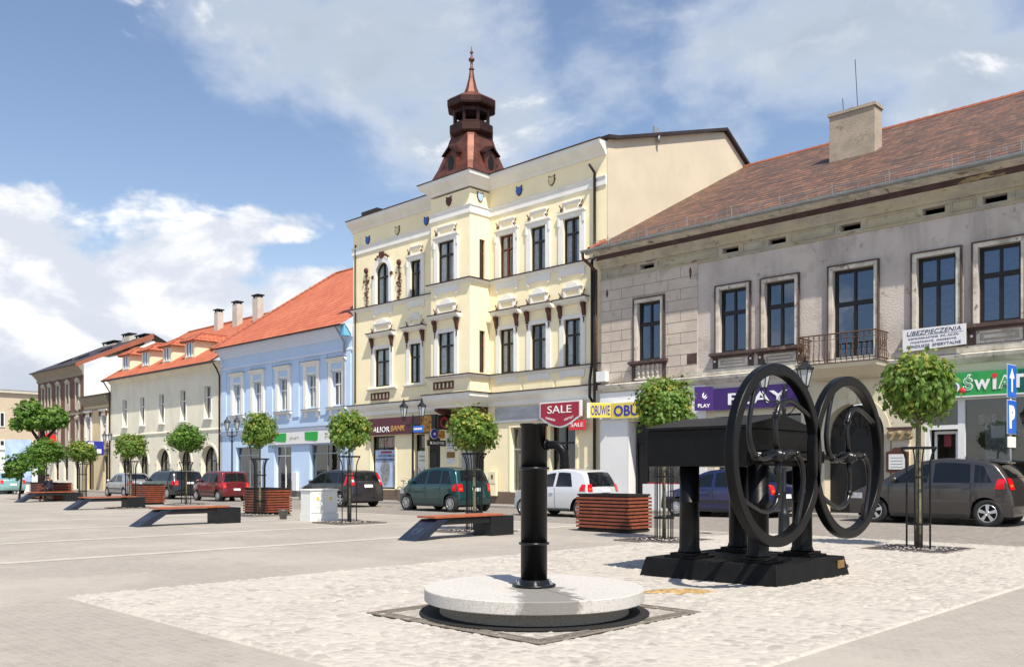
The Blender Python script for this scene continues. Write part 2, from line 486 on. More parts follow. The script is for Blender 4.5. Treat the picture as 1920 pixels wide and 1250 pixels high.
mat('old_brown_trim', srgb('#54443F'), .9, var=.25, vscale=3, bump=.5, stain=[(srgb('#8E8272'), 4, .62, .7, .8)])
mat('ashlar_joint', srgb('#6A6056'), .95)
mat('shop_white', (.76, .76, .755), .75, var=.04, vscale=1)
mat('shop_cream', srgb('#CFC6AE'), .85, var=.08, vscale=1.2, bump=.15, stain=[(srgb('#A79B82'), 1.1, .55, .75, .4, (1, 1, .4))])
mat('chimney_plaster', srgb('#A89C8C'), .95, var=.15, vscale=2, bump=1.0, bscale=25, stain=[(srgb('#6B6157'), 3, .58, .72, .6)])
mat('chimney_white', srgb('#BDB7AC'), .9, var=.12, vscale=2, bump=.4)
mat('zinc', srgb('#9AA0A3'), .45, .5, var=.15, vscale=3)
mat('rust', srgb('#5E4230'), .8, .2, var=.4, vscale=9, bump=.3)
mat('iron_black', srgb('#1B1B1D'), .45, .4, var=.3, vscale=8)
mat('cast_black', (.0035, .0036, .0042), .38, .0, var=.35, vscale=5, bump=.10, bscale=30, spec=.20, stain=[((.014, .013, .012), 6, .60, .78, .6), ((.03, .022, .016), 14, .70, .78, .6)])
mat('cast_black_glossy', (.007, .007, .008), .3, .0, var=.3, vscale=6, bump=.06, bscale=60, spec=.4)
mat('stone_black', (.005, .005, .0052), .6, var=.4, vscale=4, bump=.3, bscale=30, spec=.2, stain=[((.045, .045, .045), 7, .66, .78, .5)])
mat('brass_plate', srgb('#8A6A3A'), .5, .3, var=.3, vscale=40)
mat('lamp_iron', srgb('#232629'), .45, .5)
mat('lamp_glass', (.42, .45, .46), .15, .0, spec=.6)
mat('guard_iron', srgb('#17181A'), .5, .4)
mat('gravel', srgb('#38353A'), .95, var=.5, vscale=14, bump=1, bscale=60, stain=[((.36, .34, .32), 22, .62, .68, .8)])
mat('grate_iron', srgb('#7A736A'), .9, .0, var=.3, vscale=10)
mat('pebble', srgb('#9A938A'), .9, var=.3, vscale=20)
mat('crest_line', srgb('#4A5468'), .7)
mat('bench_wood', srgb('#9E5638'), .55, var=.22, vscale=7, bump=.2, bscale=60)
mat('bench_blue', srgb('#1E2738'), .5, .1, var=.2, vscale=6)
mat('bench_black', srgb('#15171B'), .5, .1, var=.25, vscale=6)
mat('slat_wood', srgb('#84452F'), .5, var=.25, vscale=6, bump=.2, bscale=60)
mat('planter_inner', srgb('#1C1512'), .8)
mat('soil', srgb('#3A2E24'), .95, var=.4, vscale=12, bump=1)
mat('cabinet', (.72, .73, .70), .5, var=.04, vscale=2, stain=[((.5, .5, .46), 2, .6, .8, .25)])
mat('zinc_bucket', srgb('#6E7072'), .5, .6, var=.2)
mat('bark', srgb('#6E6A52'), .9, var=.35, vscale=14, bump=.6, bscale=50)
mat('dark_bark', srgb('#2E2620'), .9, var=.35, vscale=14, bump=.6, bscale=50)
mat('skin', srgb('#B98468'), .6); mat('hair', srgb('#2A1D15'), .7); mat('navy_cloth', srgb('#23283A'), .9); mat('dark_cloth', srgb('#1B1B20'), .9)
mat('paint_white', (.8, .8, .8), .5); mat('letter_white', (.85, .85, .85), .4)
mat('purple', srgb('#3A1A66'), .35, var=.06); mat('maroon', srgb('#55202E'), .35, var=.05); mat('sale_red', srgb('#9A2138'), .4)
mat('small_sale_red', srgb('#D8343C'), .4); mat('gold_letter', srgb('#C89A5A'), .4, .2); mat('yellow_sign', srgb('#D8C652'), .4)
mat('blue_letter', srgb('#2A2F9A'), .4); mat('navy_letter', srgb('#27305E'), .5); mat('green_sign', srgb('#2E9A4C'), .4, var=.25, vscale=2.5)
mat('dark_green', srgb('#12584E'), .4, var=.1); mat('plus_green', srgb('#14A03C'), .4); mat('sign_white', (.74, .74, .74), .4, var=.03)
mat('grey_letter', srgb('#8E9A70'), .5); mat('sign_blue', srgb('#1F64C8'), .35); mat('grey_panel', srgb('#A6A9AE'), .5, var=.08, vscale=1.5, stain=[((.8, .8, .82), .8, .5, .7, .5, (.4, 1, 2))])
mat('black_panel', srgb('#1A1414'), .4); mat('amber', srgb('#C58A1E'), .45, var=.5, vscale=7, stain=[(srgb('#5A1E12'), 9, .5, .6, .8)])
mat('poster_blue', srgb('#A9BEE0'), .3, var=.25, vscale=1.4); mat('poster_white', (.7, .7, .7), .3, var=.1); mat('poster_grey', srgb('#8A8C90'), .3, var=.5, vscale=9)
mat('poster_red', srgb('#E2503E'), .3); mat('poster_peach', srgb('#E8A98A'), .3); mat('poster_purple', srgb('#5B4B7E'), .3, var=.4, vscale=3)
mat('poster_tan', srgb('#A88660'), .3, var=.4, vscale=9); mat('goods', srgb('#8C7A6C'), .7, var=.7, vscale=4, stain=[((.5, .5, .45), 5, .55, .6, .8), ((.3, .06, .07), 7, .6, .64, .8)])
mat('tyre', (.014, .014, .014), .8); mat('rim_silver', (.55, .56, .58), .3, .7); mat('car_glass', (.006, .008, .010), .05, spec=.5)
mat('tail_red', srgb('#C4101A'), .15, coat=.6, emit=None); mat('tail_orange', srgb('#E0641A'), .2); mat('head_glass', (.6, .62, .65), .1, .3)
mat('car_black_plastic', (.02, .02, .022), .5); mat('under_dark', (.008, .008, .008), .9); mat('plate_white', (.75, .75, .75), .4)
mat('straw', srgb('#B99A66'), .95, var=.45, vscale=14, bump=1, bscale=90, stain=[(srgb('#8A5A2C'), 6, .55, .7, .7)])
mat('heraldic_blue', srgb('#2F62B4'), .5); mat('heraldic_pale', srgb('#A9C4D8'), .5); mat('pastel_cream', srgb('#D8CE9A'), .6)
def granite(name, base, dark, amt, sc=160, stains=None):
    m = bpy.data.materials.new(name); m.use_nodes = True
    T = NT(m.node_tree); b = T.n['Principled BSDF']; b.inputs['Roughness'].default_value = .7
    geo = T.new('ShaderNodeNewGeometry'); pos = geo.outputs['Position']
    n = T.noise(pos, sc, 2, .6); n2 = T.noise(pos, 2.5, 5, .6)
    c = T.mix(T.math('MULTIPLY', T.ramp(n, .5, .62), amt), base, dark)
    c = T.mix(T.math('MULTIPLY', T.ramp(n2, .4, .75), .25), c, tuple(v * .7 for v in base))
    if stains:
        # water stain below the spout and down the rim, running away from the pump towards +X -Y
        sep = T.new('ShaderNodeSeparateXYZ'); T.l.new(pos, sep.inputs[0])
        dx = T.math('SUBTRACT', sep.outputs[0], stains[0]); dy = T.math('SUBTRACT', sep.outputs[1], stains[1])
        a = R(-38)
        al = T.math('ADD', T.math('MULTIPLY', dx, math.cos(a)), T.math('MULTIPLY', dy, math.sin(a)))
        ac = T.math('ADD', T.math('MULTIPLY', dx, -math.sin(a)), T.math('MULTIPLY', dy, math.cos(a)))
        wob = T.noise(pos, 5, 6, .65)
        ac = T.math('ADD', T.math('ABSOLUTE', ac), T.math('MULTIPLY', T.math('SUBTRACT', wob, .5), .7))
        wid = T.math('SUBTRACT', .27, T.math('MULTIPLY', T.math('SUBTRACT', sep.outputs[2], .28), -.0))
        msk = T.math('MULTIPLY', T.ramp(T.math('SUBTRACT', wid, ac), -.05, .06), T.ramp(al, -.02, .12))
        c = T.mix(T.math('MULTIPLY', msk, .8), c, (.13, .122, .11))
    T.l.new(c, b.inputs['Base Color'])
    bp = T.new('ShaderNodeBump'); bp.inputs['Strength'].default_value = .15; bp.inputs['Distance'].default_value = .004
    T.l.new(n, bp.inputs['Height']); T.l.new(bp.outputs[0], b.inputs['Normal'])
    M[name] = m
granite('granite', (.53, .51, .475), (.13, .13, .13), .6, 130, (15.2, -20.42))
granite('dark_granite', (.30, .265, .215), (.06, .06, .055), .6, 90)
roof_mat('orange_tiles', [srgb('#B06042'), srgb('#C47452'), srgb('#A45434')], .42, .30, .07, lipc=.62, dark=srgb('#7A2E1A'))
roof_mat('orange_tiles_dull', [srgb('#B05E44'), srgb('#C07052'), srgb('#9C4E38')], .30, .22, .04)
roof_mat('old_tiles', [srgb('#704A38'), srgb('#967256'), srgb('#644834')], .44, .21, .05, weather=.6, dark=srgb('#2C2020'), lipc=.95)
# ------------------------------------------------------------------ ground
def ss(t):
    t = max(0.0, min(1.0, t)); return t * t * (3 - 2 * t)
def rise(X, Y):
    return .10 * ss((X - 2) / 8) * ss((Y + 8.1) / 4)

def paving_mat(name, base, cell, var, joint, speck=.25, bump=.4, warm=(.5, .46, .4), sand=.3):
    m = bpy.data.materials.new(name); m.use_nodes = True
    T = NT(m.node_tree); b = T.n['Principled BSDF']; b.inputs['Roughness'].default_value = .85
    geo = T.new('ShaderNodeNewGeometry'); pos = geo.outputs['Position']
    wob = T.new('ShaderNodeTexNoise'); T.l.new(pos, wob.inputs['Vector']); wob.inputs['Scale'].default_value = 6
    wv = T.new('ShaderNodeVectorMath', operation='MULTIPLY_ADD'); T.l.new(wob.outputs['Color'], wv.inputs[0])
    wv.inputs[1].default_value = (cell * .35,) * 3; T.l.new(pos, wv.inputs[2])
    br = T.new('ShaderNodeTexBrick'); T.l.new(wv.outputs[0], br.inputs['Vector'])
    br.inputs['Scale'].default_value = 1; br.inputs['Brick Width'].default_value = cell; br.inputs['Row Height'].default_value = cell
    br.inputs['Mortar Size'].default_value = cell * .07; br.inputs['Mortar Smooth'].default_value = .6
    br.inputs['Color1'].default_value = (0, 0, 0, 1); br.inputs['Color2'].default_value = (1, 1, 1, 1); br.inputs['Mortar'].default_value = (.5, .5, .5, 1)
    cellv = br.outputs['Color']; mort = br.outputs['Fac']
    lo = tuple(v * (1 - var) for v in base); hi = tuple(v * (1 + var) for v in base)
    c = T.mix(cellv, lo, hi)
    n1 = T.noise(pos, 75, 4, .8); c = T.mix(T.math('MULTIPLY', T.ramp(n1, .42, .72), speck), c, tuple(v * .45 for v in base))
    n2 = T.noise(pos, .45, 6, .62, .4); c = T.mix(T.math('MULTIPLY', T.ramp(n2, .42, .68), sand), c, warm)
    n3 = T.noise(pos, 1.9, 6, .7); c = T.mix(T.math('MULTIPLY', T.ramp(n3, .5, .75), .34), c, tuple(v * .62 for v in base))
    c = T.mix(T.math('MULTIPLY', mort, joint), c, warm)
    T.l.new(c, b.inputs['Base Color'])
    h = T.math('ADD', T.math('MULTIPLY', T.math('SUBTRACT', 1.0, mort), 1.0), T.math('MULTIPLY', n1, .5))
    h = T.math('ADD', h, T.math('MULTIPLY', cellv, .35))
    bp = T.new('ShaderNodeBump'); bp.inputs['Strength'].default_value = bump; bp.inputs['Distance'].default_value = .012
    T.l.new(h, bp.inputs['Height']); T.l.new(bp.outputs[0], b.inputs['Normal'])
    M[name] = m
paving_mat('sett_paving', (.305, .278, .246), .085, .09, .6, speck=.5, warm=(.41, .378, .325), sand=.55)
paving_mat('sett_strip', (.43, .40, .35), .12, .1, .4, warm=(.48, .45, .39))
paving_mat('road_setts', (.235, .212, .19), .11, .2, .5, speck=.45, bump=.7, warm=(.28, .26, .23))
paving_mat('pavement_slabs', (.25, .235, .215), .30, .1, .5, warm=(.32, .30, .26))
paving_mat('kerb_granite', (.28, .27, .25), .6, .08, .5, warm=(.22, .2, .18))
paving_mat('inner_slab', (.34, .32, .28), .05, .25, .3, speck=.6, warm=(.42, .39, .33))
mat('wide_ground', (.24, .225, .2), .9, var=.15, vscale=.1)

def sheet(name, x0, x1, y0, y1, z, m, nx=1, ny=1, hf=None, label=None, kind='structure'):
    mb = MB(); mb.open = True
    vs = []; fs = []
    for j in range(ny + 1):
        for i in range(nx + 1):
            X = x0 + (x1 - x0) * i / nx; Y = y0 + (y1 - y0) * j / ny
            vs.append((X, Y, z + (hf(X, Y) if hf else 0)))
    for j in range(ny):
        for i in range(nx):
            a = j * (nx + 1) + i; fs.append((a, a + 1, a + nx + 2, a + nx + 1))
    mb.add(vs, fs)
    o = mb.build(name, m, shade=bool(hf)); tag(o, kind=kind)
    if label: o['label'] = label
    return o
sheet('ground', -1500, 900, -900, 1500, -.03, 'wide_ground')
sheet('square_paving', -75, 45, -46, -8.15, 0, 'sett_paving')
sheet('road', -110, 45, -8.15, -1.72, .004, 'road_setts', 80, 8, rise)
sheet('crossing_road', -110, -75, -60, -8.15, .002, 'road_setts')
mb = MB()
for i in range(40):
    X0 = -110 + i * 155 / 40; X1 = -110 + (i + 1) * 155 / 40
    for (a, b_, zz) in ((-1.56, 4.0, .085),):
        mb.quad((X0, a, zz + rise(X0, a)), (X1, a, zz + rise(X1, a)), (X1, b_, zz + rise(X1, a)), (X0, b_, zz + rise(X0, a)))
mb.open = True
tag(mb.build('pavement', 'pavement_slabs'), kind='structure')
mb = MB()
for i in range(155):
    X0 = -110 + i; X1 = X0 + .992
    mb.hexa([(X0, -1.72, -.02), (X1, -1.72, -.02), (X1, -1.56, -.02), (X0, -1.56, -.02)],
            [(X0, -1.71, .088 + rise(X0, -1.6)), (X1, -1.71, .088 + rise(X1, -1.6)), (X1, -1.56, .088 + rise(X1, -1.6)), (X0, -1.56, .088 + rise(X0, -1.6))])
tag(mb.build('kerb', 'kerb_granite'), kind='structure')
for k, X in enumerate((5.9, 1.7, -2.5, -6.8, -11.2, -15.5, -20, -24.5)):
    sheet('paving_strip', X - .16, X + .16, -40, -8.2, .004, 'sett_strip')
sheet('paving_strip', -60, 10.5, -8.5, -8.2, .005, 'sett_strip')

def cobbles():
    x0, x1, y0, y1 = 10.60, 18.07, -23.22, -8.17
    xs = np.arange(x0, x1, .018)
    ys = []; y = y0
    while y < y1:
        ys.append(y); y += .0125 + .022 * max(0, (y + 22)) / 14
    ys = np.array(ys)
    Xg, Yg = np.meshgrid(xs, ys)
    rng = np.random.RandomState(3)
    cw, chh = .135, .105
    nx = int((x1 - x0) / cw) + 6; ny = int((y1 - y0) / chh) + 6
    jx = rng.rand(ny, nx) * .84 + .08; jy = rng.rand(ny, nx) * .84 + .08
    rnd = rng.rand(ny, nx); tx = rng.randn(ny, nx) * .055; ty = rng.randn(ny, nx) * .055
    # wander the grid so the rows do not read as rows
    gx = (Xg - x0) / cw + 2 + .5 * np.sin(Yg * 2.3 + Xg * .8); gy = (Yg - y0) / chh + 2 + .5 * np.sin(Xg * 2.9 + 1)
    cx = np.floor(gx).astype(int); cy = np.floor(gy).astype(int)
    d1 = np.full(Xg.shape, 9.); d2 = np.full(Xg.shape, 9.); idx = np.zeros(Xg.shape, int); ox = np.zeros(Xg.shape); oy = np.zeros(Xg.shape)
    for dy in (-1, 0, 1):
        for dx in (-1, 0, 1):
            ix = np.clip(cx + dx, 0, nx - 1); iy = np.clip(cy + dy, 0, ny - 1)
            vx = gx - (cx + dx + jx[iy, ix]); vy = gy - (cy + dy + jy[iy, ix])
            d = np.sqrt(vx**2 + vy**2)
            nb = d < d1
            d2 = np.where(nb, d1, np.minimum(d2, d))
            ox = np.where(nb, vx, ox); oy = np.where(nb, vy, oy); idx = np.where(nb, iy * nx + ix, idx)
            d1 = np.minimum(d1, d)
    e = np.clip((d2 - d1) / .42, 0, 1)
    prof = 1 - (1 - e) ** 2.2
    r = rnd.flatten()[idx]
    z = .005 + .017 * prof + .010 * (r - .5) * prof + (tx.flatten()[idx] * ox + ty.flatten()[idx] * oy) * .20 * prof
    # sand and dust fill the joints unevenly
    s = np.sin(Xg * 3.1 + 1.3 * np.sin(Yg * 1.7)) * np.sin(Yg * 2.2 + 1.1 * np.sin(Xg * 1.9)) * .5 + .5
    fill = .009 + .010 * s
    z = np.maximum(z, fill + .0012 * np.sin(Xg * 90) * np.sin(Yg * 83))
    eb = np.minimum(np.minimum(Xg - x0, xs[-1] - Xg), np.minimum(Yg - y0, ys[-1] - Yg))
    z = np.where(eb < .02, -.01, z)
    me = bpy.data.meshes.new('cobbles')
    h, w = Xg.shape
    V = np.stack([Xg, Yg, z], -1).reshape(-1, 3).astype(np.float32)
    c0 = np.array([(x0 + x1) / 2, (y0 + y1) / 2, 0], np.float32); V -= c0
    me.vertices.add(len(V)); me.vertices.foreach_set('co', V.ravel())
    a = (np.arange(h - 1)[:, None] * w + np.arange(w - 1)[None, :]).ravel()
    F = np.stack([a, a + 1, a + w + 1, a + w], -1).astype(np.int32)
    me.loops.add(F.size); me.loops.foreach_set('vertex_index', F.ravel())
    me.polygons.add(len(F)); me.polygons.foreach_set('loop_start', np.arange(0, F.size, 4, dtype=np.int32))
    me.polygons.foreach_set('use_smooth', np.ones(len(F), bool))
    at_ = me.attributes.new('stone', 'FLOAT', 'POINT'); at_.data.foreach_set('value', r.ravel().astype(np.float32))
    at_ = me.attributes.new('joint', 'FLOAT', 'POINT'); at_.data.foreach_set('value', np.clip((fill - z + .004) / .004, 0, 1).ravel().astype(np.float32))
    me.update(); me.validate()
    m = bpy.data.materials.new('river_cobbles'); m.use_nodes = True
    T = NT(m.node_tree); b = T.n['Principled BSDF']; b.inputs['Roughness'].default_value = .8
    st = T.new('ShaderNodeAttribute', attribute_name='stone'); jt = T.new('ShaderNodeAttribute', attribute_name='joint')
    geo = T.new('ShaderNodeNewGeometry'); pos = geo.outputs['Position']
    n1 = T.noise(pos, 2.2, 5, .6); n2 = T.noise(pos, 60, 3, .6); n0 = T.noise(pos, .5, 3, .6)
    f = T.math('ADD', T.math('MULTIPLY', st.outputs['Fac'], .7), T.math('MULTIPLY', n1, .3))
    c = T.mix(f, (.28, .26, .235), (.445, .415, .37))
    c = T.mix(T.math('MULTIPLY', T.math('GREATER_THAN', st.outputs['Fac'], .93), .5), c, (.17, .16, .15))
    c = T.mix(T.math('MULTIPLY', T.ramp(n2, .5, .75), .2), c, (.30, .28, .25))
    c = T.mix(T.math('MULTIPLY', jt.outputs['Fac'], .75), c, (.465, .432, .38))
    c = T.mix(T.math('MULTIPLY', T.ramp(n0, .45, .7), .3), c, (.465, .432, .38))
    T.l.new(c, b.inputs['Base Color'])
    bp = T.new('ShaderNodeBump'); bp.inputs['Strength'].default_value = .3; bp.inputs['Distance'].default_value = .004
    T.l.new(n2, bp.inputs['Height']); T.l.new(bp.outputs[0], b.inputs['Normal'])
    me.materials.append(m)
    o = bpy.data.objects.new('cobbled_ground', me); COL.objects.link(o); o.location = c0.tolist()
    tag(o, kind='structure')
cobbles()

# ------------------------------------------------------------------ the hand pump on its granite disc
PX, PY = 15.2, -20.42
sheet('well_surround_paving', 14.07, 16.38, -21.62, -19.26, .0245, 'inner_slab')
g = thing('drain_grate', 'square frame of narrow drain grating laid in the cobbles round the granite disc', 'drain', (PX, PY, .03))
mb = MB()
xa, xb, ya, yb, w = 14.07, 16.38, -21.62, -19.26, .13
mb.ring([(xa, ya), (xb, ya), (xb, yb), (xa, yb)], [(xa + .02, ya + .02), (xb - .02, ya + .02), (xb - .02, yb - .02), (xa + .02, yb - .02)], .026, .034, 'z')
mb.ring([(xa + w, ya + w), (xb - w, ya + w), (xb - w, yb - w), (xa + w, yb - w)], [(xa + w + .02, ya + w + .02), (xb - w - .02, ya + w + .02), (xb - w - .02, yb - w - .02), (xa + w + .02, yb - w - .02)], .026, .034, 'z')
mb.build('frame', 'grate_iron', g, split='add')
mb = MB()
k = xa + .05
while k < xb - .03:
    for (p, q) in ((ya + .02, ya + w), (yb - w, yb - .02)): mb.box(k, k + .018, p, q, .0255, .031)
    k += .045
k = ya + .05
while k < yb - .03:
    for (p, q) in ((xa + .02, xa + w), (xb - w, xb - .02)): mb.box(p, q, k, k + .018, .0255, .0305)
    k += .045
mb.build('bars', 'grate_iron', g)
g = thing('well_cover', 'round pale granite slab on a darker granite drum, carrying the black hand pump', 'stone disc', (PX, PY, 0))
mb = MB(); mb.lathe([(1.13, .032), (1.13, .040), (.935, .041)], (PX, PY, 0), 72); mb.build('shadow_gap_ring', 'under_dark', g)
mb = MB(); mb.lathe([(.93, .03), (.93, .20)], (PX, PY, 0), 72, smooth=False); o = mb.build('drum', 'dark_granite', g, shade=False)
mb = MB(); mb.lathe([(.90, .158), (1.072, .158), (1.08, .166), (1.08, .272), (1.074, .28), (0.0, .28)], (PX, PY, 0), 96, smooth=False); mb.build('slab', 'granite', g)
mb = MB()
a = R(-22)
d = Vector((math.cos(a), math.sin(a), 0)); nrm = Vector((-d.y, d.x, 0))
p0 = Vector((PX, PY, .281)) + d * .20; p1 = Vector((PX, PY, .281)) + d * 1.03
mb.hexa([p0 - nrm * .006, p1 - nrm * .006, p1 + nrm * .006, p0 + nrm * .006], [v + Vector((0, 0, .003)) for v in (p0 - nrm * .006, p1 - nrm * .006, p1 + nrm * .006, p0 + nrm * .006)])
mb.build('groove', 'dark_granite', g)
g = thing('hand_pump', 'tall black cast iron water pump pipe with a bent spout, on the granite disc', 'water pump', (PX, PY, .28))
r = .131
mb = MB(); mb.lathe([(r, .30), (r, 1.86), (r + .008, 1.862), (r + .008, 1.885), (0, 1.887)], (PX, PY, 0), 48); mb.build('barrel', 'cast_black', g)
mb = MB(); mb.lathe([(.20, .282), (.215, .287), (.215, .303), (.20, .308), (r + .02, .312), (r + .012, .35), (r, .352)], (PX, PY, 0), 40); mb.build('base_flange', 'cast_black_glossy', g)
mb = MB()
for k in range(6):
    q = k * PI / 3 + .3; mb.lathe([(.016, .303), (.016, .325), (.008, .33), (.008, .345)], (PX + .185 * math.cos(q), PY + .185 * math.sin(q), 0), 8)
mb.build('bolt', 'zinc', g, split='add')
for zz in (.705, 1.445):
    mb = MB(); mb.lathe([(r, zz - .014), (r + .018, zz - .010), (r + .022, zz), (r + .018, zz + .010), (r, zz + .014)], (PX, PY, 0), 40); mb.build('band', 'cast_black_glossy', g)
sa = R(14); sd = Vector((math.cos(sa), math.sin(sa), 0)); c0 = Vector((PX, PY, 0))
pts = [c0 + sd * .10 + Vector((0, 0, 1.672)), c0 + sd * .19 + Vector((0, 0, 1.672))]
for k in range(9):
    q = k / 8 * PI / 2 * .97
    pts.append(c0 + sd * (.215 + .12 * math.sin(q)) + Vector((0, 0, 1.672 - .12 + .12 * math.cos(q))))
pts.append(c0 + sd * .338 + Vector((0, 0, 1.47))); pts.append(c0 + sd * .34 + Vector((0, 0, 1.44)))
mb = MB(); mb.tube(pts, [.042, .042] + [.042] * 9 + [.043, .048], 16); mb.tube([pts[0] + sd * .03, pts[0] + sd * .05], .055, 16); mb.build('spout', 'cast_black', g)
# brass maker's mark high on the barrel, on the side towards the spout
mb = MB()
q = R(16)
for (dz, hh, ww) in ((0, .10, .022), (.05, .03, .03), (-.045, .03, .026), (.085, .03, .012)):
    cxx = PX + (r + .003) * math.cos(q); cyy = PY + (r + .003) * math.sin(q)
    t = Vector((-math.sin(q), math.cos(q), 0)) * ww / 2; n_ = Vector((math.cos(q), math.sin(q), 0)) * .006
    cc = Vector((cxx, cyy, 1.76 + dz)); u = Vector((0, 0, hh / 2))
    mb.hexa([cc - t - u, cc + t - u, cc + t - u + n_, cc - t - u + n_], [cc - t + u, cc + t + u, cc + t + u + n_, cc - t + u + n_])
mb.build('brass_mark', 'brass_plate', g)

# ------------------------------------------------------------------ two-wheeled pump machine (black)
g = thing('pump_machine', 'large black machine of a long lidded box on four columns with two big spoked flywheels', 'sculpture', (15.0, -15.95, 0))
mb = MB()
mb.hexa([(14.0, -17.05, 0), (15.98, -16.95, 0), (15.98, -14.92, 0), (14.0, -14.97, 0)],
        [(14.06, -16.98, .27), (15.93, -16.88, .27), (15.93, -14.98, .27), (14.06, -15.0, .27)])
mb.build('base_slab', 'stone_black', g, bevel=.012)
cols = [(14.52, -16.62), (14.52, -15.35), (15.50, -16.55), (15.50, -15.35)]
for (x, y) in cols:
    mb = MB(); mb.lathe([(.155, .335), (.15, .36), (.135, .40), (.131, 1.0), (.135, 1.003), (.135, 1.015), (.131, 1.018), (.131, 1.50)], (x, y, 0), 32)
    c_ = mb.build('column', 'cast_black', g)
    mb = MB(); mb.box(x - .24, x + .24, y - .24, y + .24, .271, .300); mb.box(x - .185, x + .185, y - .185, y + .185, .300, .335)
    mb.build('foot', 'cast_black', c_, bevel=.004)
mb = MB(); mb.box(13.98, 15.50, -16.84, -15.02, 1.485, 1.965); mb.build('box', 'cast_black', g, bevel=.006)
mb = MB()
x0, x1, y0, y1, ym = 13.95, 15.53, -16.87, -14.99, -15.93
mb.box(x0, x1, y0, y1, 1.967, 2.005)
mb.add([(x0, y0, 2.005), (x1, y0, 2.005), (x1, y1, 2.005), (x0, y1, 2.005), (x0 + .02, ym, 2.17), (x1 - .0, ym, 2.17)],
       [(0, 1, 5, 4), (2, 3, 4, 5), (0, 4, 3), (1, 2, 5)])
lid_o = mb.build('lid', 'cast_black', g, bevel=.004)
mb = MB(); mb.box(15.505, 15.53, -16.75, -15.1, 1.52, 1.93)
mb.build('end_plate', 'cast_black', g, bevel=.004)
HZc = 1.61; HX = 15.95
HUBS = (-16.92, -14.92)
mb = MB(); mb.tube([(15.72, -17.05, HZc), (15.72, -14.80, HZc)], .05, 14)
mb.build('axle_beam', 'cast_black_glossy', g)
mb = MB()
for y in (-16.55, -15.3): mb.box(15.45, 15.77, y - .06, y + .06, HZc - .08, HZc + .08)
mb.build('bracket', 'cast_black', g, bevel=.01, split='add')
RW = 1.105
for hy in HUBS:
    rimb = MB()
    ri = RW - .13; t2 = .06
    prof = [(ri, -t2), (RW - .012, -t2), (RW, -t2 + .012), (RW, t2 - .012), (RW - .012, t2), (ri + .012, t2), (ri, t2 - .012), (ri, -t2)]
    n = 96; vs = []; fs = []
    for (rr, hh) in prof[:-1]:
        for k in range(n):
            q = 2 * PI * k / n; vs.append((HX + hh, hy + rr * math.cos(q), HZc + rr * math.sin(q)))
    m_ = len(prof) - 1
    for i in range(m_):
        j = (i + 1) % m_
        for k in range(n): fs.append((i*n + k, i*n + (k+1) % n, j*n + (k+1) % n, j*n + k))
    rimb.smooth = False; rimb.add(vs, fs)
    w_ = rimb.build('flywheel', 'cast_black', g, bevel=.004)
    md = w_.modifiers.get('bevel'); md.angle_limit = R(20)
    hb = MB(); hb.lathe([(.0, -.11), (.06, -.11), (.075, -.09), (.085, -.03), (.085, .05), (.06, .08), (.045, .10), (.045, .125), (0, .13)], (HX, hy, HZc), 24, 'x')
    hb.tube([(15.72, hy, HZc), (HX - .05, hy, HZc)], .04, 14)
    hb.build('hub', 'cast_black_glossy', w_)
    for k in range(4):
        q = k * PI / 2 + R(3)
        sp = []
        # straight out from the hub, then bending clockwise until it meets the rim
        raw = [(.0, .07), (-.02, .2), (-.03, .32), (.0, .44), (.06, .53), (.16, .585), (.28, .60), (.42, .575), (.56, .52), (.70, .46), (.83, .385)]
        for (u_, v_) in raw:
            yy = (u_ * math.cos(q) - v_ * math.sin(q)) * RW; zz = (u_ * math.sin(q) + v_ * math.cos(q)) * RW
            sp.append((HX + .01, hy + yy, HZc + zz))
        sm = MB(); rad = [.038, .031, .028, .031, .037, .034, .032, .030, .030, .032, .037]
        sm.tube(sp, rad, 12)
        p = Vector(sp[3]); dd = (Vector(sp[4]) - Vector(sp[2])).normalized()
        sm.tube([p - dd * .03, p + dd * .03], .047, 12)
        sm.build('spoke', 'cast_black_glossy', w_)
mb = MB(); mb.box(15.952, 15.962, -15.25, -15.05, .12, .225)
mb.build('brass_plaque', 'brass_plate', g)
mb = MB()
random.seed(5)
g = None
vs = []
N = 26
cx_, cy_ = 15.36, -18.14
for k in range(N):
    q = 2 * PI * k / N
    rr = 1 + .35 * random.uniform(-1, 1)
    A_, B_ = rr * .42 * math.cos(q), rr * .13 * math.sin(q)
    vs.append((cx_ + .715 * A_ - .699 * B_, cy_ + .699 * A_ + .715 * B_))
top = [(cx_ + (x - cx_) * .55, cy_ + (y - cy_) * .55) for x, y in vs]
mb.add([(x, y, .018) for x, y in vs] + [(x, y, .045 + random.uniform(-.006, .012)) for x, y in top] + [(cx_, cy_, .05)],
       [(i, (i + 1) % N, N + (i + 1) % N, N + i) for i in range(N)] + [(N + i, N + (i + 1) % N, 2 * N) for i in range(N)])
o = mb.build('straw_pile', 'straw', shade=True)
tag(o, 'flat heap of yellowish straw on the cobbles between granite disc and black machine', 'straw')
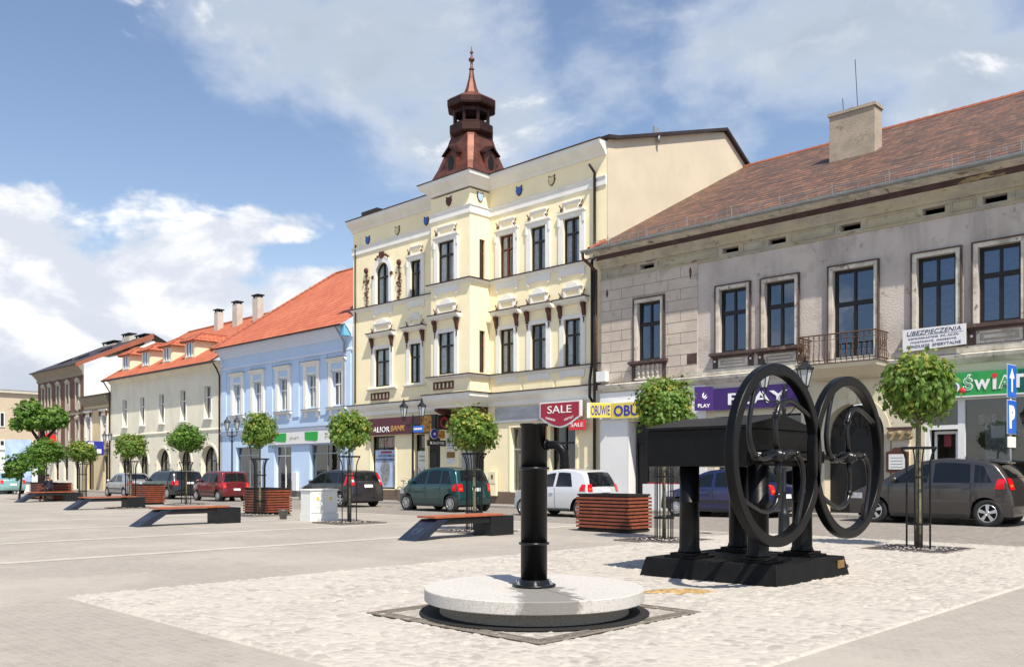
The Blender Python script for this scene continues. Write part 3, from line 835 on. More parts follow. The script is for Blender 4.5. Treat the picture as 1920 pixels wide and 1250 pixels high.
# ------------------------------------------------------------------ building helpers
def wall_holes(mb, x0, x1, z0, z1, Y, holes, depth=.22):
    """front wall sheet in the plane Y (outside towards -Y) with openings and their reveals.
    hole = (hx0,hx1,hz0,hz1[,arch_rise]); an arch rises over the last arch_rise metres"""
    xs = sorted({x0, x1, *[h[0] for h in holes], *[h[1] for h in holes]})
    zs = sorted({z0, z1, *[h[2] for h in holes], *[h[3] for h in holes]})
    xs = [v for v in xs if x0 <= v <= x1]; zs = [v for v in zs if z0 <= v <= z1]
    for i in range(len(xs) - 1):
        for j in range(len(zs) - 1):
            cx, cz = (xs[i] + xs[i+1]) / 2, (zs[j] + zs[j+1]) / 2
            if any(h[0] < cx < h[1] and h[2] < cz < h[3] for h in holes): continue
            mb.quad((xs[i], Y, zs[j]), (xs[i+1], Y, zs[j]), (xs[i+1], Y, zs[j+1]), (xs[i], Y, zs[j+1]))
    for h in holes:
        a, b, c, d = h[:4]; ar = h[4] if len(h) > 4 else 0
        D = Y + depth
        mb.quad((a, Y, c), (a, D, c), (a, D, d - ar), (a, Y, d - ar))
        mb.quad((b, D, c), (b, Y, c), (b, Y, d - ar), (b, D, d - ar))
        mb.quad((a, Y, c), (b, Y, c), (b, D, c), (a, D, c))
        if not ar:
            mb.quad((a, D, d), (b, D, d), (b, Y, d), (a, Y, d))
        else:
            pts = arch_pts(a, b, d - ar, ar, 16)
            for k in range(len(pts) - 1):
                p, q = pts[k], pts[k+1]
                mb.quad((p[0], Y, p[1]), (q[0], Y, q[1]), (q[0], Y, d), (p[0], Y, d))
                mb.quad((p[0], D, p[1]), (q[0], D, q[1]), (q[0], Y, q[1]), (p[0], Y, p[1]))
def arch_pts(a, b, zs, ar, n=16):
    """spring line zs, half ellipse of rise ar, left to right"""
    c, r = (a + b) / 2, (b - a) / 2
    return [(c - r * math.cos(PI * k / n), zs + ar * math.sin(PI * k / n)) for k in range(n + 1)]

def window(parent, x0, x1, z0, z1, Y, fm='dark_wood', name='window', arch=0, transom=.66, mull=1, depth=.16, fw=.06, glass='glass', curtain=None, tw=.07, mw=.045, subs=0, lower_mull=True, label=None):
    """sash window: frame mesh > pane, curtain"""
    mb = MB(); y0, y1 = Y + depth - .03, Y + depth + .04
    if arch:
        o = [(x0, z0)] + arch_pts(x0, x1, z1 - arch, arch, 14) + [(x1, z0)]
        i = [(x0 + fw, z0 + fw)] + arch_pts(x0 + fw, x1 - fw, z1 - arch, arch - fw, 14) + [(x1 - fw, z0 + fw)]
        mb.ring(o, i, y0, y1)
    else:
        mb.ring([(x0, z0), (x1, z0), (x1, z1), (x0, z1)], [(x0 + fw, z0 + fw), (x1 - fw, z0 + fw), (x1 - fw, z1 - fw), (x0 + fw, z1 - fw)], y0, y1)
    zt = z0 + (z1 - z0) * transom
    if transom: mb.box(x0 + fw, x1 - fw, y0 - .006, y1, zt - tw / 2, zt + tw / 2)
    for k in range(mull):
        xm = x0 + (x1 - x0) * (k + 1) / (mull + 1)
        top = z1 - fw * .9 if not arch else z1 - fw - (.02 if mull == 1 else .1)
        if transom:
            if lower_mull: mb.box(xm - mw, xm + mw, y0 - .004, y1, z0 + fw, zt - tw / 2)
            mb.box(xm - mw * .8, xm + mw * .8, y0 - .003, y1, zt + tw / 2, top)
        else:
            mb.box(xm - .045, xm + .045, y0 - .004, y1, z0 + fw, top)
    w = mb.build(name, fm, parent, label)
    g = MB(); g.open = True
    if arch:
        o = [(x0 + .02, z0 + .02)] + arch_pts(x0 + .02, x1 - .02, z1 - arch, arch - .02, 14) + [(x1 - .02, z0 + .02)]
        g.add([(p[0], Y + depth + .012, p[1]) for p in o], [tuple(range(len(o)))[::-1]])
    else:
        g.quad((x0 + .02, Y + depth + .012, z0 + .02), (x1 - .02, Y + depth + .012, z0 + .02), (x1 - .02, Y + depth + .012, z1 - .02), (x0 + .02, Y + depth + .012, z1 - .02))
    g.build('pane', glass, w)
    if curtain:
        c = MB(); c.open = True
        for (a, b) in curtain:
            xa, xb = x0 + (x1 - x0) * a, x0 + (x1 - x0) * b
            n = max(4, int((xb - xa) / .03)); vs = []
            for k in range(n + 1):
                xx = xa + (xb - xa) * k / n; yy = Y + depth + .075 + .02 * math.sin(k * 1.9) + .012 * math.sin(k * .8)
                vs += [(xx, yy, z0 + .03), (xx, yy, z1 - .05)]
            c.add(vs, [(2*k, 2*k+2, 2*k+3, 2*k+1) for k in range(n)])
        c.smooth = True
        c.build('curtain', 'curtain', w, shade=True)
    return w

def roof_plane(mb, a, b, c, d):
    """a,b along the eave (left,right); c,d along the top (right,left); UV in metres"""
    A, B, Cc, D = map(Vector, (a, b, c, d))
    u = (B - A).normalized(); n = (B - A).cross(D - A).normalized(); v = n.cross(u)
    uv = [((p - A).dot(u) + 200, (p - A).dot(v) + 100) for p in (A, B, Cc, D)]
    mb.add([a, b, c, d], [(0, 1, 2, 3)], [uv])
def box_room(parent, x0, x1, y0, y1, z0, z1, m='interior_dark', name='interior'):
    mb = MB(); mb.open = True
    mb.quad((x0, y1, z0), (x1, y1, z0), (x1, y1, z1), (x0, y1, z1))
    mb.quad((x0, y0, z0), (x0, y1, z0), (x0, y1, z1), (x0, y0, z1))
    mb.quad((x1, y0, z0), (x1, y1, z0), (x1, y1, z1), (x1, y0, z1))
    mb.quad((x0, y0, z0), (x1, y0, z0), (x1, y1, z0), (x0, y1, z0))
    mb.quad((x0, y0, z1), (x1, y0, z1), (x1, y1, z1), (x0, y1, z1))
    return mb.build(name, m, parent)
def moulding(mb, x0, x1, Y, prof, left=False, right=False):
    """horizontal moulding run along X; prof = [(projection, z)...] from bottom to top, plus ends"""
    pts = [(Y + .0, prof[0][1])] + [(Y - p, z) for p, z in prof] + [(Y + .0, prof[-1][1])]
    mb.prism(pts, x0, x1, 'x')

# ------------------------------------------------------------------ yellow corner-towered house
Y0 = 0.0
XL, XR = -16.32, 0.0
yh = thing('town_house', 'tall pale yellow three-storey house with white window trim and a projecting bay', 'building', (-8.16, 4, 0))
BX0, BX1, BYY = -8.92, -6.40, -1.15
F1 = [(-14.5, -13.3, 'V'), (-11.78, -10.98, 'V'), (-5.75, -4.92, 'V'), (-3.94, -3.1, 'V'), (-2.14, -1.28, 'V')]
holes = [(a, b, 5.62, 7.46) for a, b, _ in F1]
holes += [(-14.37, -13.33, 9.62, 11.66, .52), (-11.72, -10.95, 9.66, 11.36), (-5.76, -4.93, 9.66, 11.44), (-3.95, -3.12, 9.66, 11.44), (-2.17, -1.32, 9.66, 11.44)]
gh = [(-14.83, -12.9, .62, 3.2), (-11.50, -10.66, .62, 3.2), (-10.47, -9.62, .1, 3.2), (-8.35, -6.75, .1, 2.75), (-5.12, -3.45, .62, 3.3), (-2.86, -1.55, .1, 3.3)]
mb = MB()
wall_holes(mb, XL, XR, 0, 14.0, Y0, holes + gh, .28)
mb.box(XL, XL + .02, Y0 + .3, 11, 0, 14.0)
mb.build('front_wall', 'yellow_plaster', yh)
# gable wall towards the grey house: a closed slab with a low pitched top
mb = MB()
mb.prism([(.02, 0), (.02, 14.05), (.9, 14.45), (8.39, 16.62), (10.64, 15.6), (12.5, 14.4), (12.5, 0)], -.30, .012, 'x')
mb.build('gable_wall', 'gable_plaster', yh)
mb = MB()
for (p, q) in (((.5, 14.18), (8.4, 16.66)), ((8.4, 16.66), (13.0, 14.05))):
    mb.hexa([(XL, p[0], p[1]), (.20, p[0], p[1]), (.20, q[0], q[1]), (XL, q[0], q[1])], [(XL, p[0], p[1] + .13), (.20, p[0], p[1] + .13), (.20, q[0], q[1] + .13), (XL, q[0], q[1] + .13)])
mb.hexa([(-.30, -.12, 14.06), (.20, -.12, 14.06), (.20, .5, 14.18), (-.30, .5, 14.18)], [(-.30, -.12, 14.19), (.20, -.12, 14.19), (.20, .5, 14.31), (-.30, .5, 14.31)])
mb.build('roof', 'dark_metal_roof', yh)
mb = MB(); mb.box(-15.9, -14.6, 0.2, 1.6, 14.1, 14.55); mb.box(-9.6, -8.9, -.1, .6, 14.28, 14.42)
mb.build('roof_hatch', 'dark_metal_roof', yh, split='add')
rooms = box_room(yh, XL + .3, XR - .35, .45, 1.9, .12, 13.9)
# plinth
mb = MB()
for (a, b) in ((XL, -14.9), (-12.83, -11.57), (-9.55, -8.42), (-6.68, -5.19), (-3.38, -2.93), (-1.48, XR - .3)):
    mb.box(a, b, -.06, -.003, 0, .60)
for (a, b) in ((-14.9, -12.83), (-11.57, -10.54), (-5.19, -3.38)): mb.box(a, b, -.055, -.003, 0, .58)
mb.build('plinth', 'plinth_brown', yh, split='add')

def run_left(mb, prof):   moulding(mb, XL - .05, BX0, Y0, prof)
def run_right(mb, prof):  moulding(mb, BX1, XR - .02, Y0, prof)
def run_bay(mb, prof, zpad=0):
    # front of the bay and its two cheeks, mitred
    mb.mark()
    for (p, z), (p2, z2) in zip(prof[:-1], prof[1:]):
        mb.hexa([(BX0 - p, BYY - p, z), (BX1 + p, BYY - p, z), (BX1 + p, .0, z), (BX0 - p, .0, z)],
                [(BX0 - p2, BYY - p2, z2), (BX1 + p2, BYY - p2, z2), (BX1 + p2, .0, z2), (BX0 - p2, .0, z2)])
def seg_profile(p):   # drop repeated levels
    return p
# bay body
mb = MB()
bh = [(-8.42, -7.36, 5.67, 7.52), (-8.42, -7.36, 9.66, 11.42)]
wall_holes(mb, BX0, BX1, 4.78, 13.4, BYY, bh, .2)
# cheek towards +X with narrow windows
def cheek(mb, X, sgn, hs):
    ys = sorted({BYY, 0.0, *[h[0] for h in hs], *[h[1] for h in hs]}); zs = sorted({4.78, 13.4, *[h[2] for h in hs], *[h[3] for h in hs]})
    for i in range(len(ys) - 1):
        for j in range(len(zs) - 1):
            cy, cz = (ys[i] + ys[i+1]) / 2, (zs[j] + zs[j+1]) / 2
            if any(h[0] < cy < h[1] and h[2] < cz < h[3] for h in hs): continue
            mb.quad((X, ys[i], zs[j]), (X, ys[i+1], zs[j]), (X, ys[i+1], zs[j+1]), (X, ys[i], zs[j+1]))
    for (a, b, c, d) in hs:
        D = X - sgn * .14
        mb.quad((X, a, c), (D, a, c), (D, a, d), (X, a, d)); mb.quad((X, b, c), (D, b, c), (D, b, d), (X, b, d))
        mb.quad((X, a, c), (X, b, c), (D, b, c), (D, a, c)); mb.quad((X, a, d), (X, b, d), (D, b, d), (D, a, d))
ch = [(-.60, -.27, 5.67, 7.46), (-.60, -.27, 9.66, 11.35)]
cheek(mb, BX1, 1, ch); cheek(mb, BX0, -1, [])
mb.build('bay', 'yellow_plaster', yh)
mb = MB(); mb.open = True
mb.quad((BX0 + .1, -.5, 5), (BX1 - .4, -.5, 5), (BX1 - .4, -.5, 13), (BX0 + .1, -.5, 13))
mb.quad((BX1 - .4, -.95, 5), (BX1 - .4, .4, 5), (BX1 - .4, .4, 13), (BX1 - .4, -.95, 13))
mb.build('bay_interior', 'interior_dark', yh)
for (a, b, c, d) in ch:
    mb = MB(); mb.ring([(a, c), (b, c), (b, d), (a, d)], [(a + .045, c + .045), (b - .045, c + .045), (b - .045, d - .045), (a + .045, d - .045)], BX1 - .14, BX1 - .09, 'x')
    mb.box(BX1 - .14, BX1 - .085, a + .04, b - .04, c + (d - c) * .64, c + (d - c) * .64 + .06)
    w = mb.build('window', 'redwood_frame', yh, 'narrow window in the side of the bay')
    g_ = MB(); g_.open = True; g_.quad((BX1 - .115, a + .02, c + .02), (BX1 - .115, b - .02, c + .02), (BX1 - .115, b - .02, d - .02), (BX1 - .115, a + .02, d - .02)); g_.build('pane', 'glass', w)

# belt courses and cornices (white) with dark metal flashings
cor_top = [(.04, 13.50), (.08, 13.54), (.10, 13.60), (.34, 13.82), (.40, 13.88), (.42, 14.02)]
band12 = [(.03, 12.34), (.05, 12.38), (.05, 12.64), (.09, 12.69), (.09, 12.73)]
sill9 = [(.03, 9.44), (.05, 9.50), (.14, 9.55), (.14, 9.60)]
low5 = [(.06, 4.22), (.08, 4.30), (.10, 4.42), (.26, 4.56), (.32, 4.62), (.34, 4.74)]
mb = MB()
for prof in (cor_top, band12, sill9, low5):
    run_left(mb, prof); run_right(mb, prof)
moulding(mb, -6.25, XR - .05, Y0, [(.03, 5.42), (.05, 5.46), (.12, 5.51), (.12, 5.56)])
mb.build('cornice', 'white_plaster', yh, split='add')
mb = MB()
bt = [(p, z - .02) for p, z in cor_top]
for prof in (bt, band12, sill9, [(.02, 5.42), (.05, 5.46), (.14, 5.51), (.14, 5.56)], [(-.10, 4.30), (.0, 4.36), (.10, 4.42), (.20, 4.5), (.28, 4.62), (.30, 4.78)]):
    run_bay(mb, prof)
mb.build('bay_cornice', 'white_plaster', yh, split='mark')
mb = MB()
for (x0, x1) in ((XL - .06, BX0 - .34), (BX1 + .34, XR)):
    mb.box(x0, x1, -.46, .0, 14.022, 14.06)
    mb.box(x0, x1, -.38, -.0, 4.742, 4.785)
mb.box(BX0 - .45, BX1 + .45, BYY - .45, .3, 14.002, 14.04)
for z, p in ((9.602, .18), (5.562, .18), (4.782, .34)):
    mb.box(BX0 - p, BX1 + p, BYY - p, -.001, z, z + .04)
mb.box(XL, BX0 - .17, -.18, -.001, 9.602, 9.64); mb.box(BX1 + .17, XR - .03, -.18, -.001, 9.602, 9.64)
mb.box(-6.2, XR - .05, -.17, -.001, 5.562, 5.60)
mb.build('flashing', 'dark_flashing', yh, split='add')
# parapet panels above the low cornice on the right
mb = MB()
for (a, b) in ((-6.2, -4.5), (-4.35, -2.7), (-2.55, -.3)): mb.box(a, b, -.05, -.002, 4.80, 5.05)
mb.build('lower_panel', 'yellow_plaster', yh, split='add')

def brown_bracket(mb, x, Y, z):
    mb.mark()
    mb.prism([(Y - .02, z), (Y - .20, z), (Y - .20, z - .10), (Y - .13, z - .22), (Y - .10, z - .40), (Y - .04, z - .55), (Y - .02, z - .56)], x - .075, x + .075, 'x')
    mb.lathe([(0, z - .80), (.02, z - .77), (.02, z - .75), (.012, z - .74), (.03, z - .70), (.035, z - .66), (.012, z - .63), (.04, z - .60), (.05, z - .56)], (x, Y - .06, 0), 8)
def scroll(mb, x, Y, z, s=1):
    mb.mark()
    pts = []
    for k in range(13):
        q = k / 12 * 2.2 * PI; r = .075 * (1 - k / 16)
        pts.append((x + s * (r * math.cos(q) - .02), Y - .07, z + .06 + r * math.sin(q)))
    mb.tube(pts, .022, 6)
    mb.tube([(x - s * .05, Y - .07, z + .16), (x - s * .10, Y - .07, z + .24), (x - s * .13, Y - .07, z + .30)], [.025, .022, .012], 6)
def surround1(parent, x0, x1, Y, apron=True):
    """first floor: flat white jambs, shelf hood on brown brackets, small pediment above"""
    mb = MB(); t = .24
    mb.box(x0 - t, x0, Y - .05, Y + .002, 5.58, 7.62); mb.box(x1, x1 + t, Y - .05, Y + .002, 5.58, 7.62)
    mb.box(x0, x1, Y - .05, Y + .002, 7.46, 7.62)
    a, b = x0 - t, x1 + t
    moulding(mb, a - .16, b + .16, Y, [(.10, 8.03), (.16, 8.08), (.24, 8.14), (.28, 8.22)])
    xc = (x0 + x1) / 2; hw = (x1 - x0) / 2
    mb.ring([(xc - hw - .02, 8.27), (xc + hw + .02, 8.27), (xc + hw + .02, 8.68), (xc - hw - .02, 8.68)], [(xc - hw + .08, 8.36), (xc + hw - .08, 8.36), (xc + hw - .08, 8.58), (xc - hw + .08, 8.58)], Y - .06, Y + .0)
    pts = [(xc - hw - .10, 8.68), (xc + hw + .10, 8.68), (xc + hw + .08, 8.73)]
    for k in range(9):
        q = k / 8 * PI; pts.append((xc + hw * .72 * math.cos(q), 8.74 + .17 * math.sin(q)))
    pts.append((xc - hw - .08, 8.73)); mb.prism(pts, Y - .09, Y)
    if apron:
        mb.prism([(a + .05, 5.42), (b - .05, 5.42), (b - .05, 5.16), (b - .18, 5.10), (b - .18, 5.19), (a + .18, 5.19), (a + .18, 5.10), (a + .05, 5.16)][::-1], Y - .05, Y)
    o = mb.build('window_surround', 'white_plaster', parent)
    mb = MB(); mb.box(a - .18, b + .18, Y - .32, Y - .0, 8.221, 8.258); mb.build('hood_flashing', 'dark_flashing', o)
    mb = MB()
    for x in (x0 - t / 2 - .06, x1 + t / 2 + .06): brown_bracket(mb, x, Y, 8.03)
    scroll(mb, xc - hw - .12, Y, 8.26, 1); scroll(mb, xc + hw + .12, Y, 8.26, -1)
    mb.build('ornament', 'ornament_brown', o, split='mark')
    return o
def surround2(parent, x0, x1, Y, ztop=11.44):
    mb = MB(); t = .25
    mb.box(x0 - t, x0, Y - .06, Y + .002, 9.62, ztop + .18); mb.box(x1, x1 + t, Y - .06, Y + .002, 9.62, ztop + .18)
    mb.box(x0, x1, Y - .06, Y + .002, ztop, ztop + .18)
    mb.box(x0 - t - .02, x0 - t + .08, Y - .09, Y - .06, ztop - .25, ztop + .1); mb.box(x1 + t - .08, x1 + t + .02, Y - .09, Y - .06, ztop - .25, ztop + .1)
    moulding(mb, x0 - t - .04, x1 + t + .04, Y, [(.08, ztop + .16), (.12, ztop + .20), (.12, ztop + .25)])
    xc = (x0 + x1) / 2; hw = (x1 - x0) / 2
    mb.ring([(xc - hw + .02, ztop + .27), (xc + hw - .02, ztop + .27), (xc + hw - .02, ztop + .62), (xc - hw + .02, ztop + .62)], [(xc - hw + .10, ztop + .33), (xc + hw - .10, ztop + .33), (xc + hw - .10, ztop + .53), (xc - hw + .10, ztop + .53)], Y - .05, Y)
    mb.box(xc - hw - .04, xc + hw + .04, Y - .09, Y, ztop + .62, ztop + .67)
    a, b = x0 - t, x1 + t
    mb.prism([(a, 9.44), (b, 9.44), (b, 9.12), (b - .14, 9.05), (b - .14, 9.18), (a + .14, 9.18), (a + .14, 9.05), (a, 9.12)][::-1], Y - .05, Y)
    o = mb.build('window_surround', 'white_plaster', parent)
    mb = MB(); scroll(mb, xc - hw - .06, Y, ztop + .30, 1); scroll(mb, xc + hw + .06, Y, ztop + .30, -1)
    mb.build('ornament', 'ornament_brown', o, split='mark')
CURT = [[(.02, .46), (.58, .98)], [(.05, .40), (.66, .95)], [(.02, .35), (.55, .98)], [(.45, .98)], [(.02, .45), (.7, .98)]]
for k, (a, b, _) in enumerate(F1):
    window(yh, a, b, 5.62, 7.46, Y0, 'dark_wood', curtain=CURT[k % 5], depth=.09)
    surround1(yh, a, b, Y0, apron=(k > 1))
for k, h in enumerate(holes[5:]):
    window(yh, h[0], h[1], h[2], h[3], Y0, 'dark_wood' if k != 2 else 'redwood_frame', arch=h[4] if len(h) > 4 else 0, curtain=CURT[(k + 2) % 5], depth=.09)
    if len(h) < 5: surround2(yh, h[0], h[1], Y0, h[3])
for k, h in enumerate(bh):
    window(yh, *h, BYY, 'dark_wood', curtain=CURT[k], depth=.08)
surround1(yh, -8.42, -7.36, BYY, False); surround2(yh, -8.42, -7.36, BYY, 11.42)
# sills of the two separate first-floor windows, little brown balustrade panels below
mb = MB()
for (a, b, z) in ((-15.05, -12.75, 5.50), (-12.15, -10.6, 5.50)): moulding(mb, a, b, Y0, [(.06, z - .06), (.14, z), (.14, z + .05)])
mb.build('window_sill', 'white_plaster', yh, split='add')
def baluster_panel(parent, x0, x1, z0, z1, Y):
    mb = MB(); mb.ring([(x0, z0), (x1, z0), (x1, z1), (x0, z1)], [(x0 + .06, z0 + .06), (x1 - .06, z0 + .06), (x1 - .06, z1 - .06), (x0 + .06, z1 - .06)], Y - .05, Y - .0)
    n = 5
    for k in range(1, n):
        x = x0 + (x1 - x0) * k / n
        mb.box(x - .05, x + .05, Y - .045, Y - .001, z0 + .06, z1 - .06)
    mb.build('baluster_panel', 'ornament_brown', parent)
baluster_panel(yh, -14.78, -13.35, 4.97, 5.33, Y0); baluster_panel(yh, -8.72, -7.42, 5.02, 5.36, BYY)
# arched window trim
mb = MB()
o_ = [(-14.62, 9.62)] + arch_pts(-14.62, -13.08, 11.14, .78, 16) + [(-13.08, 9.62)]
i_ = [(-14.37, 9.62)] + arch_pts(-14.37, -13.33, 11.14, .52, 16) + [(-13.33, 9.62)]
mb.ring(o_, i_, Y0 - .08, Y0 + .002, closed=False)
mb.prism([(-14.6, 9.44), (-13.1, 9.44), (-13.1, 9.12), (-13.24, 9.05), (-13.24, 9.18), (-14.46, 9.18), (-14.46, 9.05), (-14.6, 9.12)][::-1], Y0 - .05, Y0)
aw = mb.build('window_surround', 'white_plaster', yh)
mb = MB()
for k in range(7):
    q = PI * (.30 + .40 * k / 6); mb.lathe([(0, -.05), (.07, -.02), (.07, .02), (0, .05)], (-13.85 + .80 * math.cos(q), Y0 - .09, 11.18 + .86 * math.sin(q)), 8, 'y')
mb.prism([(-13.95, 11.86), (-13.75, 11.86), (-13.70, 12.16), (-14.0, 12.16)], Y0 - .16, Y0 - .04)
mb.box(-14.66, -14.50, Y0 - .11, Y0 - .04, 10.95, 11.10); mb.box(-13.20, -13.04, Y0 - .11, Y0 - .04, 10.95, 11.10)
mb.build('ornaments', 'ornament_brown', aw)
# hanging stucco garlands either side
for x in (-15.15, -12.55):
    mb = MB(); random.seed(int(abs(x) * 10))
    mb.lathe([(0, -.06), (.13, -.05), (.15, 0), (.10, .06), (0, .08)], (x, Y0 - .06, 11.45), 12, 'y')
    for k in range(46):
        t = random.random(); z = 11.25 - t * 1.6; wd = .26 * abs(math.sin(t * 9.5)) * (1 - t * .5) + .05
        xx = x + random.uniform(-wd, wd); r_ = random.uniform(.022, .05)
        mb.lathe([(0, -r_), (r_, -r_ * .3), (r_, r_ * .4), (0, r_)], (xx, Y0 - .03 - r_ * .5, z), 6, 'y')
    mb.tube([(x, Y0 - .05, 11.4), (x, Y0 - .05, 9.55)], [.03, .01], 6)
    mb.build('stucco_garland', 'ornament_brown', yh)
# coats of arms under the cornice
SHIELDS = [(-15.07, 12.98, Y0, 0, 'heraldic_blue'), (-12.72, 13.02, Y0, 0, 'pastel_cream'), (-10.57, 13.06, Y0, 0, 'heraldic_blue'), (-7.72, 13.12, BYY, 0, 'ornament_brown'),
           (-4.62, 13.14, Y0, 0, 'heraldic_blue'), (-2.8, 13.16, Y0, 0, 'pastel_cream'), (BX1, 13.14, -.58, 1, 'heraldic_pale')]
for (x, z, Y, side, m_) in SHIELDS:
    sh = [(-.15, .19), (-.17, .0), (-.12, -.14), (0, -.22), (.12, -.14), (.17, 0), (.15, .19), (.06, .16), (-.06, .16)]
    def P_(u, v, d): return (x + u, Y - d, z - .02 + v) if not side else (x + d, Y + u, z - .02 + v)
    mb = MB(); n = len(sh)
    def slab(k, d0, d1):
        mb.add([P_(u * k, v * k, d0) for u, v in sh] + [P_(u * k, v * k, d1) for u, v in sh], [tuple(range(n)), tuple(range(2*n - 1, n - 1, -1))] + [(i, (i + 1) % n, n + (i + 1) % n, n + i) for i in range(n)])
    slab(1.0, .0, .04)
    for (u, v) in ((-.15, .19), (.15, .19), (-.165, .02), (.165, .02)):
        c_ = P_(u, v, .02); mb.lathe([(0, -.03), (.035, -.01), (.03, .02), (0, .03)], c_, 6, 'x' if side else 'y')
    s_ = mb.build('shield', 'ornament_brown', yh)
    if m_ != 'ornament_brown':
        mb = MB(); slab(.84, .04, .052); mb.build('shield_field', m_, s_)
# downpipe on the right, thin cable on the left
mb = MB(); mb.tube([(-.52, -.42, 13.15), (-.52, -.10, 12.9), (-.52, -.10, 9.7), (-.52, -.26, 9.5), (-.52, -.26, 5.6), (-.52, -.4, 4.9), (-.52, -.4, 4.3), (-.52, -.12, 4.0), (-.52, -.12, .1)], .055, 10)
mb.build('downpipe', 'black_frame', yh)
mb = MB(); mb.tube([(XL + .25, -.05, 12.9), (XL + .25, -.06, 4.9)], .035, 8); mb.build('drain_pipe', 'dark_flashing', yh)
mb = MB(); mb.box(-.02, .05, 3.0, 3.35, 15.0, 15.4); mb.tube([(.05, 3.17, 15.05), (.14, 3.17, 15.0), (.14, 3.17, 14.75)], .07, 10); mb.build('wall_vent', 'zinc', yh)

# ---- the copper turret over the bay
tw = thing('roof_turret', 'brown copper turret with an open lantern and a tall needle spire above the bay', 'turret', (-7.66, .12, 13.95))
tx, ty = -7.66, .12
def sq_ring(h, z, c=.30):
    """square with cut corners"""
    a = h * (1 - c * .5)
    return [(tx + u, ty + v, z) for u, v in ((-a, -h), (a, -h), (h, -a), (h, a), (a, h), (-a, h), (-h, a), (-h, -a))]
def loft(mb, rings):
    vs = [p for r_ in rings for p in r_]; n = len(rings[0]); fs = []
    for i in range(len(rings) - 1):
        for k in range(n): fs.append((i*n + k, i*n + (k+1) % n, (i+1)*n + (k+1) % n, (i+1)*n + k))
    fs.append(tuple(range(n - 1, -1, -1))); fs.append(tuple(range((len(rings) - 1)*n, len(rings)*n)))
    mb.add(vs, fs)
mb = MB(); loft(mb, [sq_ring(1.42, 13.96, .2), sq_ring(1.38, 14.02, .2), sq_ring(1.12, 14.5, .3), sq_ring(.92, 15.0, .42), sq_ring(.78, 15.45, .5), sq_ring(.74, 15.55, .58)])
mb.build('skirt_roof', 'copper', tw)
def octo(r_, z, ph=PI / 8): return [(tx + r_ * math.cos(ph + k * PI / 4), ty + r_ * math.sin(ph + k * PI / 4), z) for k in range(8)]
mb = MB(); loft(mb, [octo(.78, 15.50), octo(.98, 15.62), octo(1.02, 15.68), octo(1.02, 15.96), octo(.94, 16.02), octo(.80, 16.05)])
mb.build('lantern_floor', 'dark_copper', tw)
ln = MB()
for k in range(8):
    q = PI / 8 + k * PI / 4; x, y = tx + .78 * math.cos(q), ty + .78 * math.sin(q)
    ln.tube([(x, y, 16.05), (x, y, 16.95)], .075, 6, cap=False)
loft(ln, [octo(.86, 16.05), octo(.86, 16.12)])
for k in range(8):   # arched lintels between the posts
    q0, q1 = PI / 8 + k * PI / 4, PI / 8 + (k + 1) * PI / 4
    A, B = Vector((tx + .82 * math.cos(q0), ty + .82 * math.sin(q0), 0)), Vector((tx + .82 * math.cos(q1), ty + .82 * math.sin(q1), 0))
    n = ((A + B) / 2 - Vector((tx, ty, 0))).normalized() * .05
    ln.hexa([A + Vector((0, 0, 16.72)), B + Vector((0, 0, 16.72)), B - n + Vector((0, 0, 16.72)), A - n + Vector((0, 0, 16.72))], [A + Vector((0, 0, 16.98)), B + Vector((0, 0, 16.98)), B - n + Vector((0, 0, 16.98)), A - n + Vector((0, 0, 16.98))])
ln.build('lantern', 'dark_copper', tw)
mb = MB(); loft(mb, [octo(.86, 16.93), octo(1.10, 16.99), octo(1.13, 17.05), octo(1.13, 17.22)]); mb.build('lantern_eave', 'dark_copper', tw)
mb = MB(); loft(mb, [octo(1.14, 17.22), octo(1.0, 17.36), octo(.66, 17.56), octo(.42, 17.66), octo(.36, 17.78), octo(.26, 18.1), octo(.15, 18.7), octo(.085, 19.3)])
mb.build('spire', 'copper', tw)
mb = MB(); mb.lathe([(.085, 19.28), (.12, 19.32), (.12, 19.36), (.06, 19.4), (.055, 19.8), (.07, 19.84), (.13, 19.93), (.14, 20.0), (.10, 20.08), (.05, 20.12), (.04, 20.4), (.08, 20.46), (.08, 20.5), (.03, 20.56), (.02, 20.85), (0, 20.9)], (tx, ty, 0), 16)
mb.build('finial', 'copper', tw)
